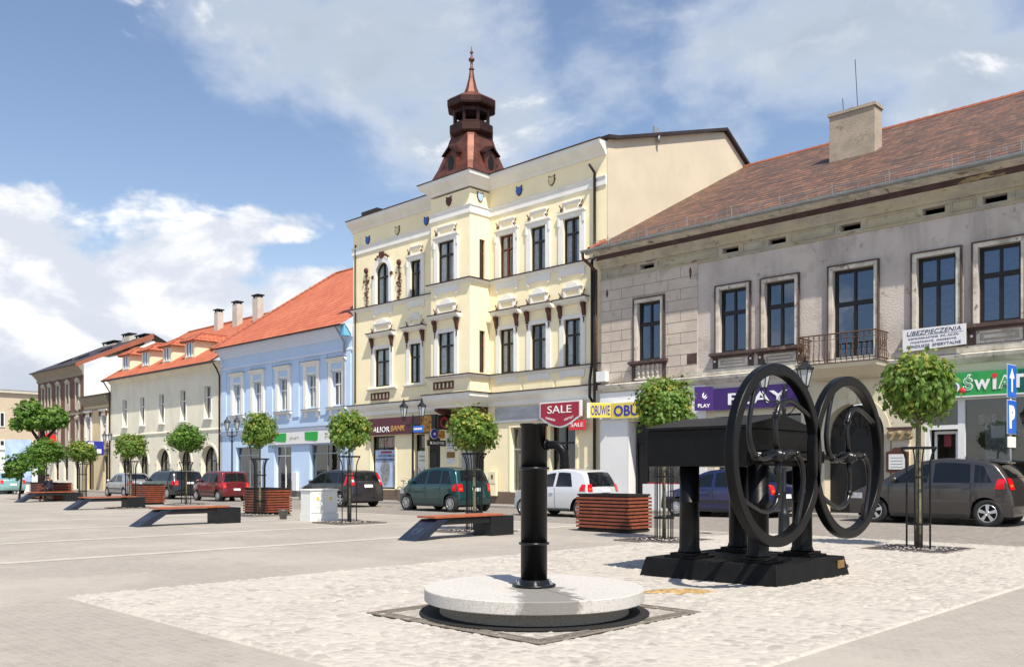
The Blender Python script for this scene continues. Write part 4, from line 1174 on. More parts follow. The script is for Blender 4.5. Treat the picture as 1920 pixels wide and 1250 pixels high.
for (nx, ny) in ((0, -1), (1, 0), (0, 1), (-1, 0)):
    n = Vector((nx, ny, 0)); t = Vector((-ny, nx, 0)); c = Vector((tx, ty, 0))
    mb = MB(); zb = 14.22
    f0, f1 = c + n * 1.22, c + n * .55
    wd = .34
    pr = [(-wd, 0), (wd, 0), (wd, .62), (0, .74), (-wd, .62)]
    mb.add([f0 + t * u + Vector((0, 0, zb + v)) for u, v in pr] + [f1 + t * u + Vector((0, 0, zb + v + .12)) for u, v in pr], [(0, 1, 2, 3, 4), (9, 8, 7, 6, 5)] + [(i, (i + 1) % 5, 5 + (i + 1) % 5, 5 + i) for i in range(5)])
    d_ = mb.build('dormer', 'copper', tw)
    mb = MB()
    ro = [(-wd - .10, .56), (0, .80), (wd + .10, .56), (wd + .10, .61), (0, .86), (-wd - .10, .61)]
    mb.add([f0 + n * .14 + t * u + Vector((0, 0, zb + v)) for u, v in ro] + [f1 + t * u + Vector((0, 0, zb + v + .14)) for u, v in ro], [(0, 1, 2, 3, 4, 5), (11, 10, 9, 8, 7, 6)] + [(i, (i + 1) % 6, 6 + (i + 1) % 6, 6 + i) for i in range(6)])
    mb.build('dormer_roof', 'dark_copper', d_)
    mb = MB(); vs = []
    for k in range(20):
        q = 2 * PI * k / 20; vs.append(f0 + n * .02 + t * (.17 * math.cos(q)) + Vector((0, 0, zb + .32 + .25 * math.sin(q))))
    mb.add(vs + [v - n * .04 for v in vs], [tuple(range(20)), tuple(range(39, 19, -1))] + [(i, (i + 1) % 20, 20 + (i + 1) % 20, 20 + i) for i in range(20)])
    mb.build('oval_louvre', 'black_frame', d_)

for o in [q for q in COL.objects if q.type == 'MESH' and (q.parent == tw or (q.parent and q.parent.parent == tw))]:
    oz = ORIG[o.name][2]      # turret storeys set to their measured heights
    for v in o.data.vertices: v.co.z = float(np.interp(v.co.z + oz, [13.9, 15.5, 16.05, 16.95, 17.22, 17.66, 19.3, 20.9], [13.9, 16.02, 16.62, 17.28, 17.62, 18.0, 19.15, 20.2])) - oz
# ---- ground floor of the yellow house
def shopfront(parent, x0, x1, z0, z1, Y, fm='black_frame', cols=2, transom=.8, name='shop_window', glass='glass', depth=.22):
    mb = MB(); y0, y1 = Y + depth - .04, Y + depth + .04; f = .06
    mb.ring([(x0, z0), (x1, z0), (x1, z1), (x0, z1)], [(x0 + f, z0 + f), (x1 - f, z0 + f), (x1 - f, z1 - f), (x0 + f, z1 - f)], y0, y1)
    for k in range(1, cols): xm = x0 + (x1 - x0) * k / cols; mb.box(xm - .03, xm + .03, y0 + .01, y1, z0 + f, z1 - f)
    if transom: zt = z0 + (z1 - z0) * transom; mb.box(x0 + f, x1 - f, y0 + .005, y1 - .005, zt - .035, zt + .035)
    w = mb.build(name, fm, parent)
    g_ = MB(); g_.open = True; g_.quad((x0 + .02, Y + depth + .01, z0 + .02), (x1 - .02, Y + depth + .01, z0 + .02), (x1 - .02, Y + depth + .01, z1 - .02), (x0 + .02, Y + depth + .01, z1 - .02)); g_.build('pane', glass, w)
    return w
def panel(parent, x0, x1, y0, y1, z0, z1, m, name, bevel=0, label=None):
    mb = MB(); mb.box(x0, x1, y0, y1, z0, z1); return mb.build(name, m, parent, label, bevel=bevel)
w1 = shopfront(yh, -14.83, -12.9, .62, 3.2, Y0, cols=1, transom=.765)
panel(w1, -14.70, -12.98, .17, .178, .70, 2.52, 'poster_blue', 'poster')
mb = MB(); vs = []
for k in range(24):
    q = 2 * PI * k / 24; rr = .38 if math.sin(q) > 0 else .38 * (1 - .25 * abs(math.sin(q)))
    vs.append((-13.9 + rr * math.cos(q), .166, 1.60 + (.42 if math.sin(q) > 0 else .85) * math.sin(q)))
mb.add(vs + [(a, b + .004, c) for a, b, c in vs], [tuple(range(24)), tuple(range(47, 23, -1))] + [(i, (i + 1) % 24, 24 + (i + 1) % 24, 24 + i) for i in range(24)])
mb.build('poster_balloon', 'poster_grey', w1)
panel(w1, -13.22, -13.0, .162, .168, .72, 1.75, 'poster_purple', 'poster_figure')
panel(w1, -14.25, -13.4, .162, .168, 2.36, 2.46, 'sale_red', 'poster_ribbon')
text_mesh(w1, 'A KTO DBA O', 'navy_letter', (-13.8, .160, 2.24), .12, 1.3, depth=.004)
text_mesh(w1, 'ALE W ZWYKŁY BANKACH', 'navy_letter', (-13.85, .160, 2.05), .09, 1.6, depth=.004)
for (a, b, m_) in ((-14.4, -14.0, 'poster_peach'), (-13.85, -13.55, 'poster_red'), (-13.42, -13.05, 'poster_red')): panel(w1, a, b, .30, .31, 2.68, 3.1, m_, 'poster')
w2 = shopfront(yh, -11.50, -10.66, .62, 3.2, Y0, cols=1, transom=.74)
panel(w2, -11.42, -10.74, .17, .178, .9, 2.42, 'poster_white', 'poster')
mb = MB(); mb.prism([(-11.3, .95), (-10.95, .95), (-10.98, 1.35), (-10.85, 1.75), (-11.05, 1.45), (-11.18, 1.45), (-11.36, 1.72), (-11.28, 1.35)], .162, .168)
mb.build('poster_deer', 'poster_tan', w2)
text_mesh(w2, 'konto', 'grey_letter', (-11.1, .160, 2.18), .10, .4, depth=.004); text_mesh(w2, 'mniej 0%', 'grey_letter', (-11.1, .160, 1.98), .10, .5, depth=.004)
mb = MB(); mb.box(-10.47, -9.62, .10, .16, .1, 3.2); d_ = mb.build('door', 'interior_dark', yh)
panel(d_, -10.40, -9.95, .085, .098, .2, 2.3, 'black_panel', 'door_leaf')
mb = MB(); mb.box(-8.35, -7.62, .16, .22, .1, 2.75); mb.box(-7.60, -6.75, .10, .18, .1, 2.75); d_ = mb.build('door', 'grey_panel', yh)
panel(d_, -7.5, -6.78, .06, .098, .12, 2.7, 'black_panel', 'door_leaf')
w3 = shopfront(yh, -5.12, -3.45, .62, 3.3, Y0, 'zinc', cols=1, transom=.66)
panel(w3, -5.0, -3.6, .36, .37, .66, 2.2, 'poster_white', 'poster')
mb = MB(); mb.prism([(-4.7, .7), (-3.65, .7), (-3.7, 1.5), (-4.1, 1.1), (-4.6, 1.2)], .345, .352); mb.build('poster_shape', 'sale_red', w3)
w4 = shopfront(yh, -2.86, -1.55, .1, 3.3, Y0, 'black_frame', cols=2, transom=.78, name='door')
mb = MB()
for (a, b, t_) in ((-14.83, -12.9, 3.2), (-11.5, -10.66, 3.2), (-5.12, -3.45, 3.3), (-2.86, -1.55, 3.3)):
    mb.box(a - .10, a, -.03, .001, .62, t_ + .1); mb.box(b, b + .10, -.03, .001, .62, t_ + .1); mb.box(a, b, -.03, .001, t_, t_ + .1)
mb.build('opening_trim', 'yellow_plaster', yh, split='add')
# grey panel above the sale windows and the red-brown lintel under the bay
panel(yh, -6.0, -3.3, -.07, -.003, 3.52, 4.16, 'grey_panel', 'blind_panel')
panel(yh, -8.35, -6.5, -.5, -.02, 3.85, 4.12, 'ornament_brown', 'lintel')
mb = MB()
for x in (-8.85, -6.7):
    mb.prism([(-.02, 4.22), (-1.0, 4.22), (-1.02, 4.12), (-.85, 4.06), (-.62, 3.98), (-.35, 3.72), (-.18, 3.5), (-.02, 3.45)], x, x + .22, 'x')
mb.build('bay_bracket', 'ornament_brown', yh, split='add')
mb = MB(); mb.box(BX0 + .1, BX1 - .1, -1.05, -.02, 4.24, 4.30); mb.build('bay_soffit', 'white_plaster', yh)
# ------------------------------------------------------------------ blue house
bh_ = thing('town_house', 'light blue two-storey house with white window trim and a steep bright orange tiled roof', 'building', (-23.2, 4, 0))
BL, BR = -30.02, -16.36
bw = [(-28.40, -27.62, 4.90, 6.67), (-26.06, -25.28, 4.90, 6.67), (-23.32, -22.5, 4.90, 6.67), (-20.47, -19.66, 4.90, 6.67), (-18.12, -17.3, 4.90, 6.67)]
bs = [(-28.25, -25.6, .5, 2.92), (-23.9, -22.1, .1, 2.92), (-20.3, -17.45, .5, 2.92)]
mb = MB(); wall_holes(mb, BL, BR, 0, 8.95, 0, bw + bs, .25); mb.box(BL, BL + .02, .3, 9, 0, 8.6)
mb.build('front_wall', 'blue_plaster', bh_)
box_room(bh_, BL + .3, BR - .3, .45, 2.2, .1, 8.5)
box_room(bh_, BL + .35, BR - .35, .5, 2.1, .12, 2.98, 'interior_warm', 'shop_interior')
mb = MB()
moulding(mb, BL, BR, 0, [(.05, 8.30), (.10, 8.45), (.34, 8.78), (.42, 8.86), (.42, 8.95)])
moulding(mb, BL, BR, 0, [(.03, 7.62), (.06, 7.66), (.06, 7.74), (.03, 7.78)])
moulding(mb, BL, BR, 0, [(.04, 3.66), (.10, 3.74), (.14, 3.80), (.14, 3.86)])
mb.build('cornice', 'pale_blue_trim', bh_, split='add')
mb = MB(); mb.box(BL, BR, -.16, -.001, 3.862, 3.875); mb.build('flashing', 'dark_flashing', bh_)
mb = MB()
for x in (BL + .05, -27.0 + .05, -24.65, -21.9, -19.2, BR - .75):
    mb.box(x, x + .62, -.05, -.002, 4.45, 7.60)
mb.build('pilaster', 'blue_plaster', bh_, split='add')
for (a, b, c, d) in bw:
    mb = MB()
    mb.box(a - .36, a - .08, -.07, .002, 4.78, 7.18); mb.box(b + .08, b + .36, -.07, .002, 4.78, 7.18)
    mb.box(a - .08, a, -.04, .002, 4.82, 6.72); mb.box(b, b + .08, -.04, .002, 4.82, 6.72); mb.box(a - .08, b + .08, -.04, .002, 6.67, 6.78)
    mb.box(a - .08, b + .08, -.06, .002, 7.10, 7.18)
    moulding(mb, a - .44, b + .44, 0, [(.08, 7.18), (.16, 7.26), (.22, 7.36)])
    moulding(mb, a - .44, b + .44, 0, [(.08, 4.66), (.16, 4.72), (.16, 4.80)])
    mb.box(a - .26, a - .02, -.06, .002, 4.36, 4.66); mb.box(b + .02, b + .26, -.06, .002, 4.36, 4.66)
    s_ = mb.build('window_surround', 'white_plaster', bh_)
    mb = MB(); mb.box(a - .46, b + .46, -.25, -.001, 7.362, 7.38); mb.box(a - .46, b + .46, -.19, -.001, 4.802, 4.815); mb.build('hood_flashing', 'dark_metal_roof', s_)
    window(bh_, a, b, c, d, 0, 'white_frame', depth=.14, transom=.62, curtain=[(.0, .3)] if a < -20 else None, fw=.05, mw=.03)
for k, (a, b, c, d) in enumerate(bs):
    shopfront(bh_, a, b, c, d, 0, 'zinc' if k != 1 else 'white_frame', cols=2, transom=.80, name='shop_window' if k != 1 else 'door')
    mb = MB(); random.seed(k + 3)
    for q in range(5):
        x = a + .2 + (b - a - .5) * q / 5; hgt = random.uniform(.5, 1.3)
        mb.box(x, x + random.uniform(.2, .4), .7, 1.0, .2, c + hgt)
    mb.build('display', 'goods', bh_, split='add')
mb = MB()
for (a, b) in ((BL, -28.25), (-25.6, -23.9), (-22.1, -20.3), (-17.45, BR)): mb.box(a, b, -.05, -.002, 0, .42)
for (a, b) in ((-28.25, -25.6), (-20.3, -17.45)): mb.box(a, b, -.045, -.002, 0, .42)
mb.build('plinth', 'plinth_grey', bh_, split='add')
mb = MB(); uvr = roof_plane
roof_plane(mb, (BL - .12, -.62, 8.93), (BR - .0, -.62, 8.93), (BR - .0, 8.5, 15.0), (BL - .12, 8.5, 15.0))
roof_plane(mb, (BR, 17.0, 9.3), (BL - .12, 17.0, 9.3), (BL - .12, 8.5, 15.0), (BR, 8.5, 15.0))
mb.open = True
rf = mb.build('roof', 'orange_tiles', bh_)
mb = MB(); mb.hexa([(BL - .16, -.62, 8.78), (BL - .05, -.62, 8.78), (BL - .05, 8.5, 14.86), (BL - .16, 8.5, 14.86)], [(BL - .16, -.62, 8.99), (BL - .05, -.62, 8.99), (BL - .05, 8.5, 15.07), (BL - .16, 8.5, 15.07)])
k = BL
while k < BR: mb.lathe([(.10, 0), (.12, .38)], (k, 8.5, 15.0), 8, 'x'); k += .36
for k in range(26): mb.tube([(BL - .1, -.6 + k * .35, 8.98 + k * .2335), (BL - .1, -.6 + k * .35 + .37, 8.98 + k * .2335 + .243)], [.10, .08], 6)
mb.build('ridge_tiles', 'orange_tiles_dull', rf)
mb = MB(); mb.prism([(-.56, 8.72), (8.5, 14.75), (8.5, 8.72)], BL - .04, BL + .05, 'x'); mb.build('gable_end', 'white_gable', bh_)
mb = MB()
n = 12; vs = []
gy, gz, grr = -.68, 8.90, .075
for X in (BL - .05, BR + .0):
    for k in range(n): q = PI + PI * k / (n - 1); vs.append((X, gy + grr * math.cos(q), gz + grr * math.sin(q)))
mb.add(vs, [(k, k + 1, n + k + 1, n + k) for k in range(n - 1)]); mb.open = True
g_ = mb.build('gutter', 'dark_flashing', bh_)
mb = MB(); mb.tube([(-16.95, -.66, 8.82), (-16.95, -.30, 8.35), (-16.95, -.12, 8.1), (-16.95, -.12, 4.0), (-16.95, -.22, 3.8), (-16.95, -.12, 3.6), (-16.95, -.12, .2)], .05, 10); mb.build('downpipe', 'zinc', bh_)
panel(bh_, -21.78, -21.35, -.16, -.003, .42, 1.44, 'sign_white', 'meter_box', .01)
mat('sky_sheet', srgb('#6FB2D6'), .5)
panel(bh_, -16.75, -16.42, -.5, .1, 8.35, 8.85, 'sky_sheet', 'blue_flashing')

# ------------------------------------------------------------------ cream arcaded house
cr = thing('town_house', 'long cream two-storey house with arched shop openings, four roof dormers and three tall chimneys', 'building', (-38.5, 4, 0))
CL, CR_ = -46.95, -30.05
cw = [(-44.75, -43.97, 4.72, 6.72), (-41.75, -41.0, 4.74, 6.74), (-38.68, -37.9, 4.76, 6.76), (-35.5, -34.7, 4.78, 6.80), (-32.2, -31.28, 4.82, 6.86)]
ca = [(-45.3, -43.4, .1, 2.9, .9), (-42.2, -40.4, .1, 2.95, .9), (-39.1, -37.1, .1, 3.05, .95), (-35.85, -34.0, .1, 3.05, .92), (-32.65, -30.5, .1, 3.12, 1.0)]
mb = MB(); wall_holes(mb, CL, CR_, 0, 8.3, 0, cw + ca, .40); mb.box(CL, CL + .02, .45, 9, 0, 8.2)
mb.build('front_wall', 'cream_plaster', cr)
box_room(cr, CL + .3, CR_ - .3, .62, 2.2, .1, 8.0); 
mb = MB(); moulding(mb, CL, CR_, 0, [(.02, 4.02), (.06, 4.06), (.06, 4.14), (.02, 4.18)]); moulding(mb, CL, CR_, 0, [(.05, 7.95), (.15, 8.1), (.32, 8.22), (.34, 8.30)])
mb.build('cornice', 'cream_plaster', cr, split='add')
for (a, b, c, d) in cw:
    window(cr, a, b, c, d, 0, 'white_frame', depth=.18, transom=.66, fw=.055, tw=.07, mw=.03)
    mb = MB(); mb.box(a - .10, b + .10, -.14, .1, c - .08, c); mb.box(a - .05, a, -.03, .001, c, d + .05); mb.box(b, b + .05, -.03, .001, c, d + .05); mb.box(a, b, -.03, .001, d, d + .05)
    mb.build('window_sill', 'white_plaster', cr)
for k, h in enumerate(ca):
    window(cr, h[0], h[1], .1, h[3], 0, 'dark_wood', 'shop_window' if k % 2 == 0 else 'door', arch=h[4], depth=.34, transom=.68, mull=2, fw=.07)
    mb = MB(); o_ = [(h[0] - .16, 2.0)] + arch_pts(h[0] - .16, h[1] + .16, h[3] - h[4], h[4] + .16, 14) + [(h[1] + .16, 2.0)]; i_ = [(h[0], 2.0)] + arch_pts(h[0], h[1], h[3] - h[4], h[4], 14) + [(h[1], 2.0)]
    mb.ring(o_, i_, -.035, .002, closed=False); mb.build('arch_trim', 'cream_plaster', cr)
mb = MB()
for (a, b) in zip([CL] + [h[1] for h in ca], [h[0] for h in ca] + [CR_]): mb.box(a, b, -.06, -.002, 0, .5)
mb.build('plinth', 'plinth_brown', cr, split='add')
mb = MB(); mb.open = True
EZ, RZ, RY = 8.25, 12.55, 6.1
sl_ = (RZ - EZ) / (RY + .55)
roof_plane(mb, (CL - .15, -.55, EZ), (CR_ + .02, -.55, EZ), (CR_ + .02, RY, RZ), (CL - .15, RY, RZ))
roof_plane(mb, (CR_, 13, 8.2), (CL - .15, 13, 8.2), (CL - .15, RY, RZ), (CR_, RY, RZ))
rf = mb.build('roof', 'orange_tiles', cr)
mb = MB(); k = CL
while k < CR_: mb.lathe([(.10, 0), (.12, .38)], (k, RY, RZ), 8, 'x'); k += .36
mb.hexa([(CL - .17, -.55, EZ - .12), (CL - .08, -.55, EZ - .12), (CL - .08, RY, RZ - .12), (CL - .17, RY, RZ - .12)], [(CL - .17, -.55, EZ + .06), (CL - .08, -.55, EZ + .06), (CL - .08, RY, RZ + .06), (CL - .17, RY, RZ + .06)])
mb.build('ridge_tiles', 'orange_tiles_dull', rf)
mb = MB(); mb.prism([(-.4, 8.2), (RY, RZ - .1), (RY, 8.2)], CL - .02, CL + .04, 'x'); mb.build('gable_end', 'white_gable', cr)
mb = MB(); mb.box(CL - .15, CR_ + .05, -.66, -.50, EZ - .12, EZ + .0); mb.tube([(CR_ + .0, -.6, EZ - .05), (CR_ + .02, -.3, EZ - .5), (CR_ + .02, -.12, EZ - .9), (CR_ + .02, -.12, .2)], .055, 8)
mb.tube([(CL + .1, -.6, EZ - .05), (CL + .1, -.12, EZ - .8), (CL + .1, -.12, .2)], .05, 8)
mb.build('gutter', 'dark_flashing', cr)
for (a, b) in ((-45.85, -45.05), (-42.5, -41.7), (-39.1, -38.3), (-35.75, -34.95)):
    yf = .55; z0 = EZ + (yf + .55) * sl_
    zb, ztp = z0 + .02, z0 + 1.12
    yb = (ztp - EZ) / sl_ - .55
    x0, x1 = a - .28, b + .28
    mb = MB()
    mb.quad((x0, yf, zb - .3), (x1, yf, zb - .3), (x1, yf, ztp), (x0, yf, ztp))
    mb.add([(x1, yf, zb - .3), (x1, yb, ztp), (x1, yf, ztp)], [(0, 1, 2)]); mb.add([(x0, yf, zb - .3), (x0, yb, ztp), (x0, yf, ztp)], [(0, 1, 2)]); mb.open = True
    dm = mb.build('dormer', 'dormer_plaster', cr)
    window(dm, a, b, zb + .05, ztp - .08, yf - .12, 'white_frame', depth=.10, transom=0, mull=1, glass='glass_sky_tint')
    mb = MB(); mb.open = True; o = .26; xm = (x0 + x1) / 2; zt2 = ztp + .62; yr = yf + .75; yb2 = (zt2 - EZ) / sl_ - .55; yb1 = (ztp - EZ) / sl_ - .55
    E_ = [(x0 - o, yf - o, ztp), (x1 + o, yf - o, ztp), (x1 + o, yb1 + .1, ztp), (x0 - o, yb1 + .1, ztp)]
    RF, RB = (xm, yr, zt2), (xm, yb2 + .05, zt2)
    def up(p): return [(0, 0), (1, 0), (1, 1), (0, 1)][:p]
    roof_plane(mb, E_[1], E_[2], RB, RF); roof_plane(mb, E_[3], E_[0], RF, RB)
    A, B, C_ = map(Vector, (E_[0], E_[1], RF)); mb.add([A, B, C_], [(0, 1, 2)], [[(200, 100), (200 + (B - A).length, 100), (200 + (B - A).length / 2, 101.2)]])
    rr_ = mb.build('dormer_roof', 'orange_tiles', dm)
    mb = MB(); mb.tube([RF, RB], .09, 6); mb.tube([RF, E_[0]], .07, 6); mb.tube([RF, E_[1]], .07, 6); mb.box(x0 - o + .03, x1 + o - .03, yf - o + .03, yf, ztp - .10, ztp - .01)
    mb.build('ridge_tiles', 'orange_tiles_dull', rr_)
for (a, b, zt) in ((-40.45, -39.9, 13.28), (-37.75, -37.1, 13.5), (-34.95, -34.25, 13.58)):
    mb = MB(); mb.box(a, b, 4.9, 5.35, 10.9, zt - .12); c_ = mb.build('chimney', 'chimney_white', cr)
    mb = MB(); mb.box(a - .06, b + .06, 4.84, 5.41, zt + .02, zt + .10)
    for x in (a + .05, b - .15): mb.box(x, x + .10, 4.93, 5.03, zt - .12, zt + .02); mb.box(x, x + .10, 5.22, 5.32, zt - .12, zt + .02)
    mb.build('chimney_cap', 'black_frame', c_, split='add')

# ------------------------------------------------------------------ low house between
lw = thing('town_house', 'small low pale house squeezed between the cream arcaded house and the brown house', 'building', (-49.6, 4, 0))
LL, LR = -52.15, -47.0
lws = [(-51.6, -50.75, 3.75, 5.75), (-48.45, -47.65, 3.75, 5.75)]
lg = [(-51.5, -50.2, .1, 2.7), (-48.3, -47.4, .1, 2.7)]
mb = MB(); wall_holes(mb, LL, LR, 0, 7.2, 0, lws + lg, .2); mb.build('front_wall', 'beige_plaster', lw)
box_room(lw, LL + .2, LR - .2, .4, 1.6, .1, 7.0)
mb = MB(); moulding(mb, LL, LR, 0, [(.05, 6.55), (.12, 6.65), (.40, 7.1), (.45, 7.2)]); moulding(mb, LL, LR, 0, [(.03, 6.2), (.07, 6.25), (.07, 6.32)]); moulding(mb, LL, LR, 0, [(.04, 3.0), (.10, 3.1), (.10, 3.2)])
mb.build('cornice', 'taupe_trim', lw, split='add')
for (a, b, c, d) in lws:
    window(lw, a, b, c, d, 0, 'white_frame', depth=.12, mw=.03)
    mb = MB(); mb.box(a - .28, a, -.07, .002, c - .1, d + .15); mb.box(b, b + .28, -.07, .002, c - .1, d + .15); mb.box(a, b, -.07, .002, d, d + .15); moulding(mb, a - .36, b + .36, 0, [(.08, d + .3), (.18, d + .38), (.2, d + .46)]); mb.build('window_surround', 'white_plaster', lw)
    mb = MB(); mb.box(a - .30, a - .16, -.18, -.07, d - .05, d + .3); mb.box(b + .16, b + .30, -.18, -.07, d - .05, d + .3); mb.build('window_bracket', 'ornament_brown', lw, split='add')
for k, (a, b, c, d) in enumerate(lg): shopfront(lw, a, b, c, d, 0, 'dark_wood', cols=2, name='door' if k else 'shop_window')
mb = MB(); mb.hexa([(LL, -.55, 7.2), (LR, -.55, 7.2), (LR, 6, 8.6), (LL, 6, 8.6)], [(LL, -.55, 7.3), (LR, -.55, 7.3), (LR, 6, 8.7), (LL, 6, 8.7)]); mb.build('roof', 'dark_metal_roof', lw)

# ------------------------------------------------------------------ brown house with white gable
br = thing('town_house', 'three-storey brown painted house with grey ornamental window frames and a plain white gable wall', 'building', (-57.3, 4, 0))
QL, QR = -62.6, -52.2
mat('taupe_light', srgb('#B5AC9A'), .85, var=.1)
w2 = [(-61.45, -60.85, 7.0, 8.6), (-59.95, -59.3, 7.0, 8.6), (-57.95, -57.3, 7.0, 8.6), (-55.85, -55.2, 7.0, 8.6), (-53.7, -53.05, 7.0, 8.6)]
w1_ = [(a, b, 4.1, 5.6) for a, b, _, _ in w2]
w0 = [(-61.3, -60.1, .8, 2.7), (-58.6, -57.6, .8, 2.7), (-56.5, -55.5, .8, 2.7), (-54.2, -53.2, .1, 2.7)]
mb = MB(); wall_holes(mb, QL, QR, 3.0, 9.6, 0, w2 + w1_, .2); mb.build('front_wall', 'brown_paint', br)
mb = MB(); wall_holes(mb, QL, QR, 0, 3.0, 0, w0, .2); 
b_ = mb.build('ground_floor_wall', 'cream_plaster', br)
box_room(br, QL + .2, QR - .3, .4, 1.6, .1, 9.4)
mb = MB()
for (a, b, c, d) in w2 + w1_:
    mb.mark(); mb.box(a - .14, a, -.08, .002, c - .55, d + .12); mb.box(b, b + .14, -.08, .002, c - .55, d + .12); mb.box(a, b, -.08, .002, d, d + .12)
    mb.prism([(a, c), (a, c - .55), ((a + b) / 2, c - .75), (b, c - .55), (b, c)], -.06, .002); mb.prism([(a - .2, d + .12), (b + .2, d + .12), (b + .12, d + .24), ((a + b) / 2, d + .40), (a - .12, d + .24)], -.14, 0)
    mb.lathe([(0, -.08), (.10, -.05), (.10, 0), (0, .02)], ((a + b) / 2, -.04, d + .2), 8, 'y')
for (a, b, c, d) in w2: window(br, a, b, c, d, 0, 'white_frame', depth=.12, mw=.028, fw=.045)
for (a, b, c, d) in w1_: window(br, a, b, c, d, 0, 'white_frame', depth=.12, mw=.028, fw=.045)
for k, (a, b, c, d) in enumerate(w0): shopfront(br, a, b, c, d, 0, 'dark_wood', cols=2, name='shop_window' if k < 3 else 'door', transom=.7)
mb.build('window_surround', 'taupe_light', br, split='mark')
mb = MB(); moulding(mb, QL, QR + .03, 0, [(.05, 9.1), (.12, 9.2), (.12, 9.4), (.35, 9.65), (.55, 9.85), (.55, 9.95)]); moulding(mb, QL, QR, 0, [(.04, 6.0), (.1, 6.05), (.1, 6.2)]); moulding(mb, QL, QR, 0, [(.06, 2.95), (.2, 3.1), (.25, 3.25)])
mb.build('cornice', 'taupe_trim', br, split='add')
mb = MB(); mb.prism([(.02, 0), (.02, 9.5), (5.6, 12.35), (11, 9.5), (11, 0)], QR - .25, QR, 'x'); mb.build('gable_wall', 'white_gable', br)
mb = MB(); mb.open = True
mb.quad((QL - .1, -.65, 9.95), (QR - .0, -.65, 9.95), (QR - .0, 5.6, 12.95), (QL - .1, 5.6, 12.95)); mb.quad((QL, 12, 9.9), (QR, 12, 9.9), (QR, 5.6, 12.95), (QL, 5.6, 12.95))
mb.box(QL - .1, QR, -.68, -.62, 9.85, 9.97)
rf = mb.build('roof', 'dark_metal_roof', br)
mb = MB(); mb.hexa([(QR - .1, -.60, 9.72), (QR + .04, -.60, 9.72), (QR + .04, 5.6, 12.55), (QR - .1, 5.6, 12.55)], [(QR - .1, -.65, 9.99), (QR + .04, -.65, 9.99), (QR + .04, 5.6, 13.0), (QR - .1, 5.6, 13.0)])
mb.build('verge_tiles', 'orange_tiles_dull', rf)
for (a, b, zt) in ((-61.2, -58.6, 13.0), (-56.9, -55.4, 13.3), (-54.2, -52.3, 12.9)):
    mb = MB(); mb.box(a, b, 4.9, 5.5, 11.8, zt - .25); c_ = mb.build('chimney', 'chimney_white', rf)
    mb = MB(); mb.box(a - .05, b + .05, 4.85, 5.55, zt - .05, zt + .04)
    for k in range(4): x = a + (b - a - .1) * k / 3; mb.box(x, x + .1, 4.95, 5.05, zt - .25, zt - .05)
    mb.build('chimney_cap', 'black_frame', c_, split='add')
for (a, y) in ((-60.2, .8), (-57.5, 1.2), (-55.2, 2.2)):
    mb = MB(); z = 9.95 + (y + .65) * .48; mb.hexa([(a, y, z), (a + .8, y, z), (a + .8, y + .9, z + .43), (a, y + .9, z + .43)], [(a, y, z + .12), (a + .8, y, z + .12), (a + .8, y + .9, z + .55), (a, y + .9, z + .55)]); mb.build('roof_window', 'black_frame', rf)

# ------------------------------------------------------------------ far end of the square
def far_building(name, label, x0, x1, y0, y1, z, m, wins, roofm='orange_tiles_dull', cornice=True):
    t = thing(name, label, 'building', ((x0 + x1) / 2, (y0 + y1) / 2, 0))
    mb = MB(); mb.box(x0, x1, y0, y1, 0, z); mb.build('walls', m, t)
    mb = MB(); mb.box(x0 - .3, x1 + .35, y0 - .3, y1 + .3, z + .002, z + .35)
    mb.build('cornice', 'white_plaster' if cornice else roofm, t)
    mb = MB(); xm = (x0 + x1) / 2
    mb.prism([(x0 - .4, z + .36), (x1 + .4, z + .36), (xm, z + .36 + (1.6 if cornice else .6))], y0 - .3, y1 + .3, 'y'); mb.build('roof', roofm, t)
    for (ya, za) in wins:
        mb = MB(); mb.ring([(ya, za), (ya + 1.0, za), (ya + 1.0, za + 1.8), (ya, za + 1.8)], [(ya + .1, za + .1), (ya + .9, za + .1), (ya + .9, za + 1.7), (ya + .1, za + 1.7)], x1 + .002, x1 + .1, 'x'); mb.box(x1 + .002, x1 + .06, ya + .46, ya + .54, za + .1, za + 1.7)
        w = mb.build('window', 'white_frame', t); mb = MB(); mb.box(x1 + .001, x1 + .03, ya + .08, ya + .92, za + .08, za + 1.72); mb.build('pane', 'car_glass', w)
    return t
far_building('corner_building', 'plain pale pink-beige building with a flat long roofline closing the far end of the square', -118, -100, -14, 30, 11.2, 'pink_plaster', [(-12 + 3.2 * k, z) for k in range(8) for z in (3.6, 7.0)], roofm='chimney_white', cornice=False)
far_building('corner_building', 'white building with a cornice at the far left edge behind the trees', -96, -84, -22, -6.2, 9.3, 'cream_plaster', [(-20 + 2.8 * k, z) for k in range(5) for z in (.6, 3.4, 6.3)])

# ------------------------------------------------------------------ weathered grey house on the right
gy_ = thing('town_house', 'old weathered grey house with crumbling plaster, dark windows and a small iron balcony', 'building', (9, 4, 0))
GY = -.40; GL, GR = 0.02, 24.0
gw = [(1.74, 2.76, 5.44, 7.56), (5.14, 6.16, 5.42, 7.54), (6.82, 7.86, 5.42, 7.54), (9.10, 10.36, 4.78, 7.56), (11.59, 12.65, 5.47, 7.54), (13.22, 14.28, 5.47, 7.56), (16.4, 17.5, 5.47, 7.56), (19, 20.1, 5.47, 7.56)]
gv = [(1.84, 2.46, 8.75, 8.93), (5.24, 5.85, 8.75, 8.93), (6.93, 7.54, 8.74, 8.93), (9.32, 9.95, 8.72, 8.92), (11.74, 12.35, 8.72, 8.92), (13.33, 13.94, 8.72, 8.92), (16.5, 17.1, 8.72, 8.92)]
gg = [(1.32, 3.66, .1, 3.28), (4.95, 8.05, .1, 3.42), (8.84, 10.66, .1, 3.50, .91), (11.80, 14.6, .1, 3.48), (15.2, 19, .1, 3.4)]
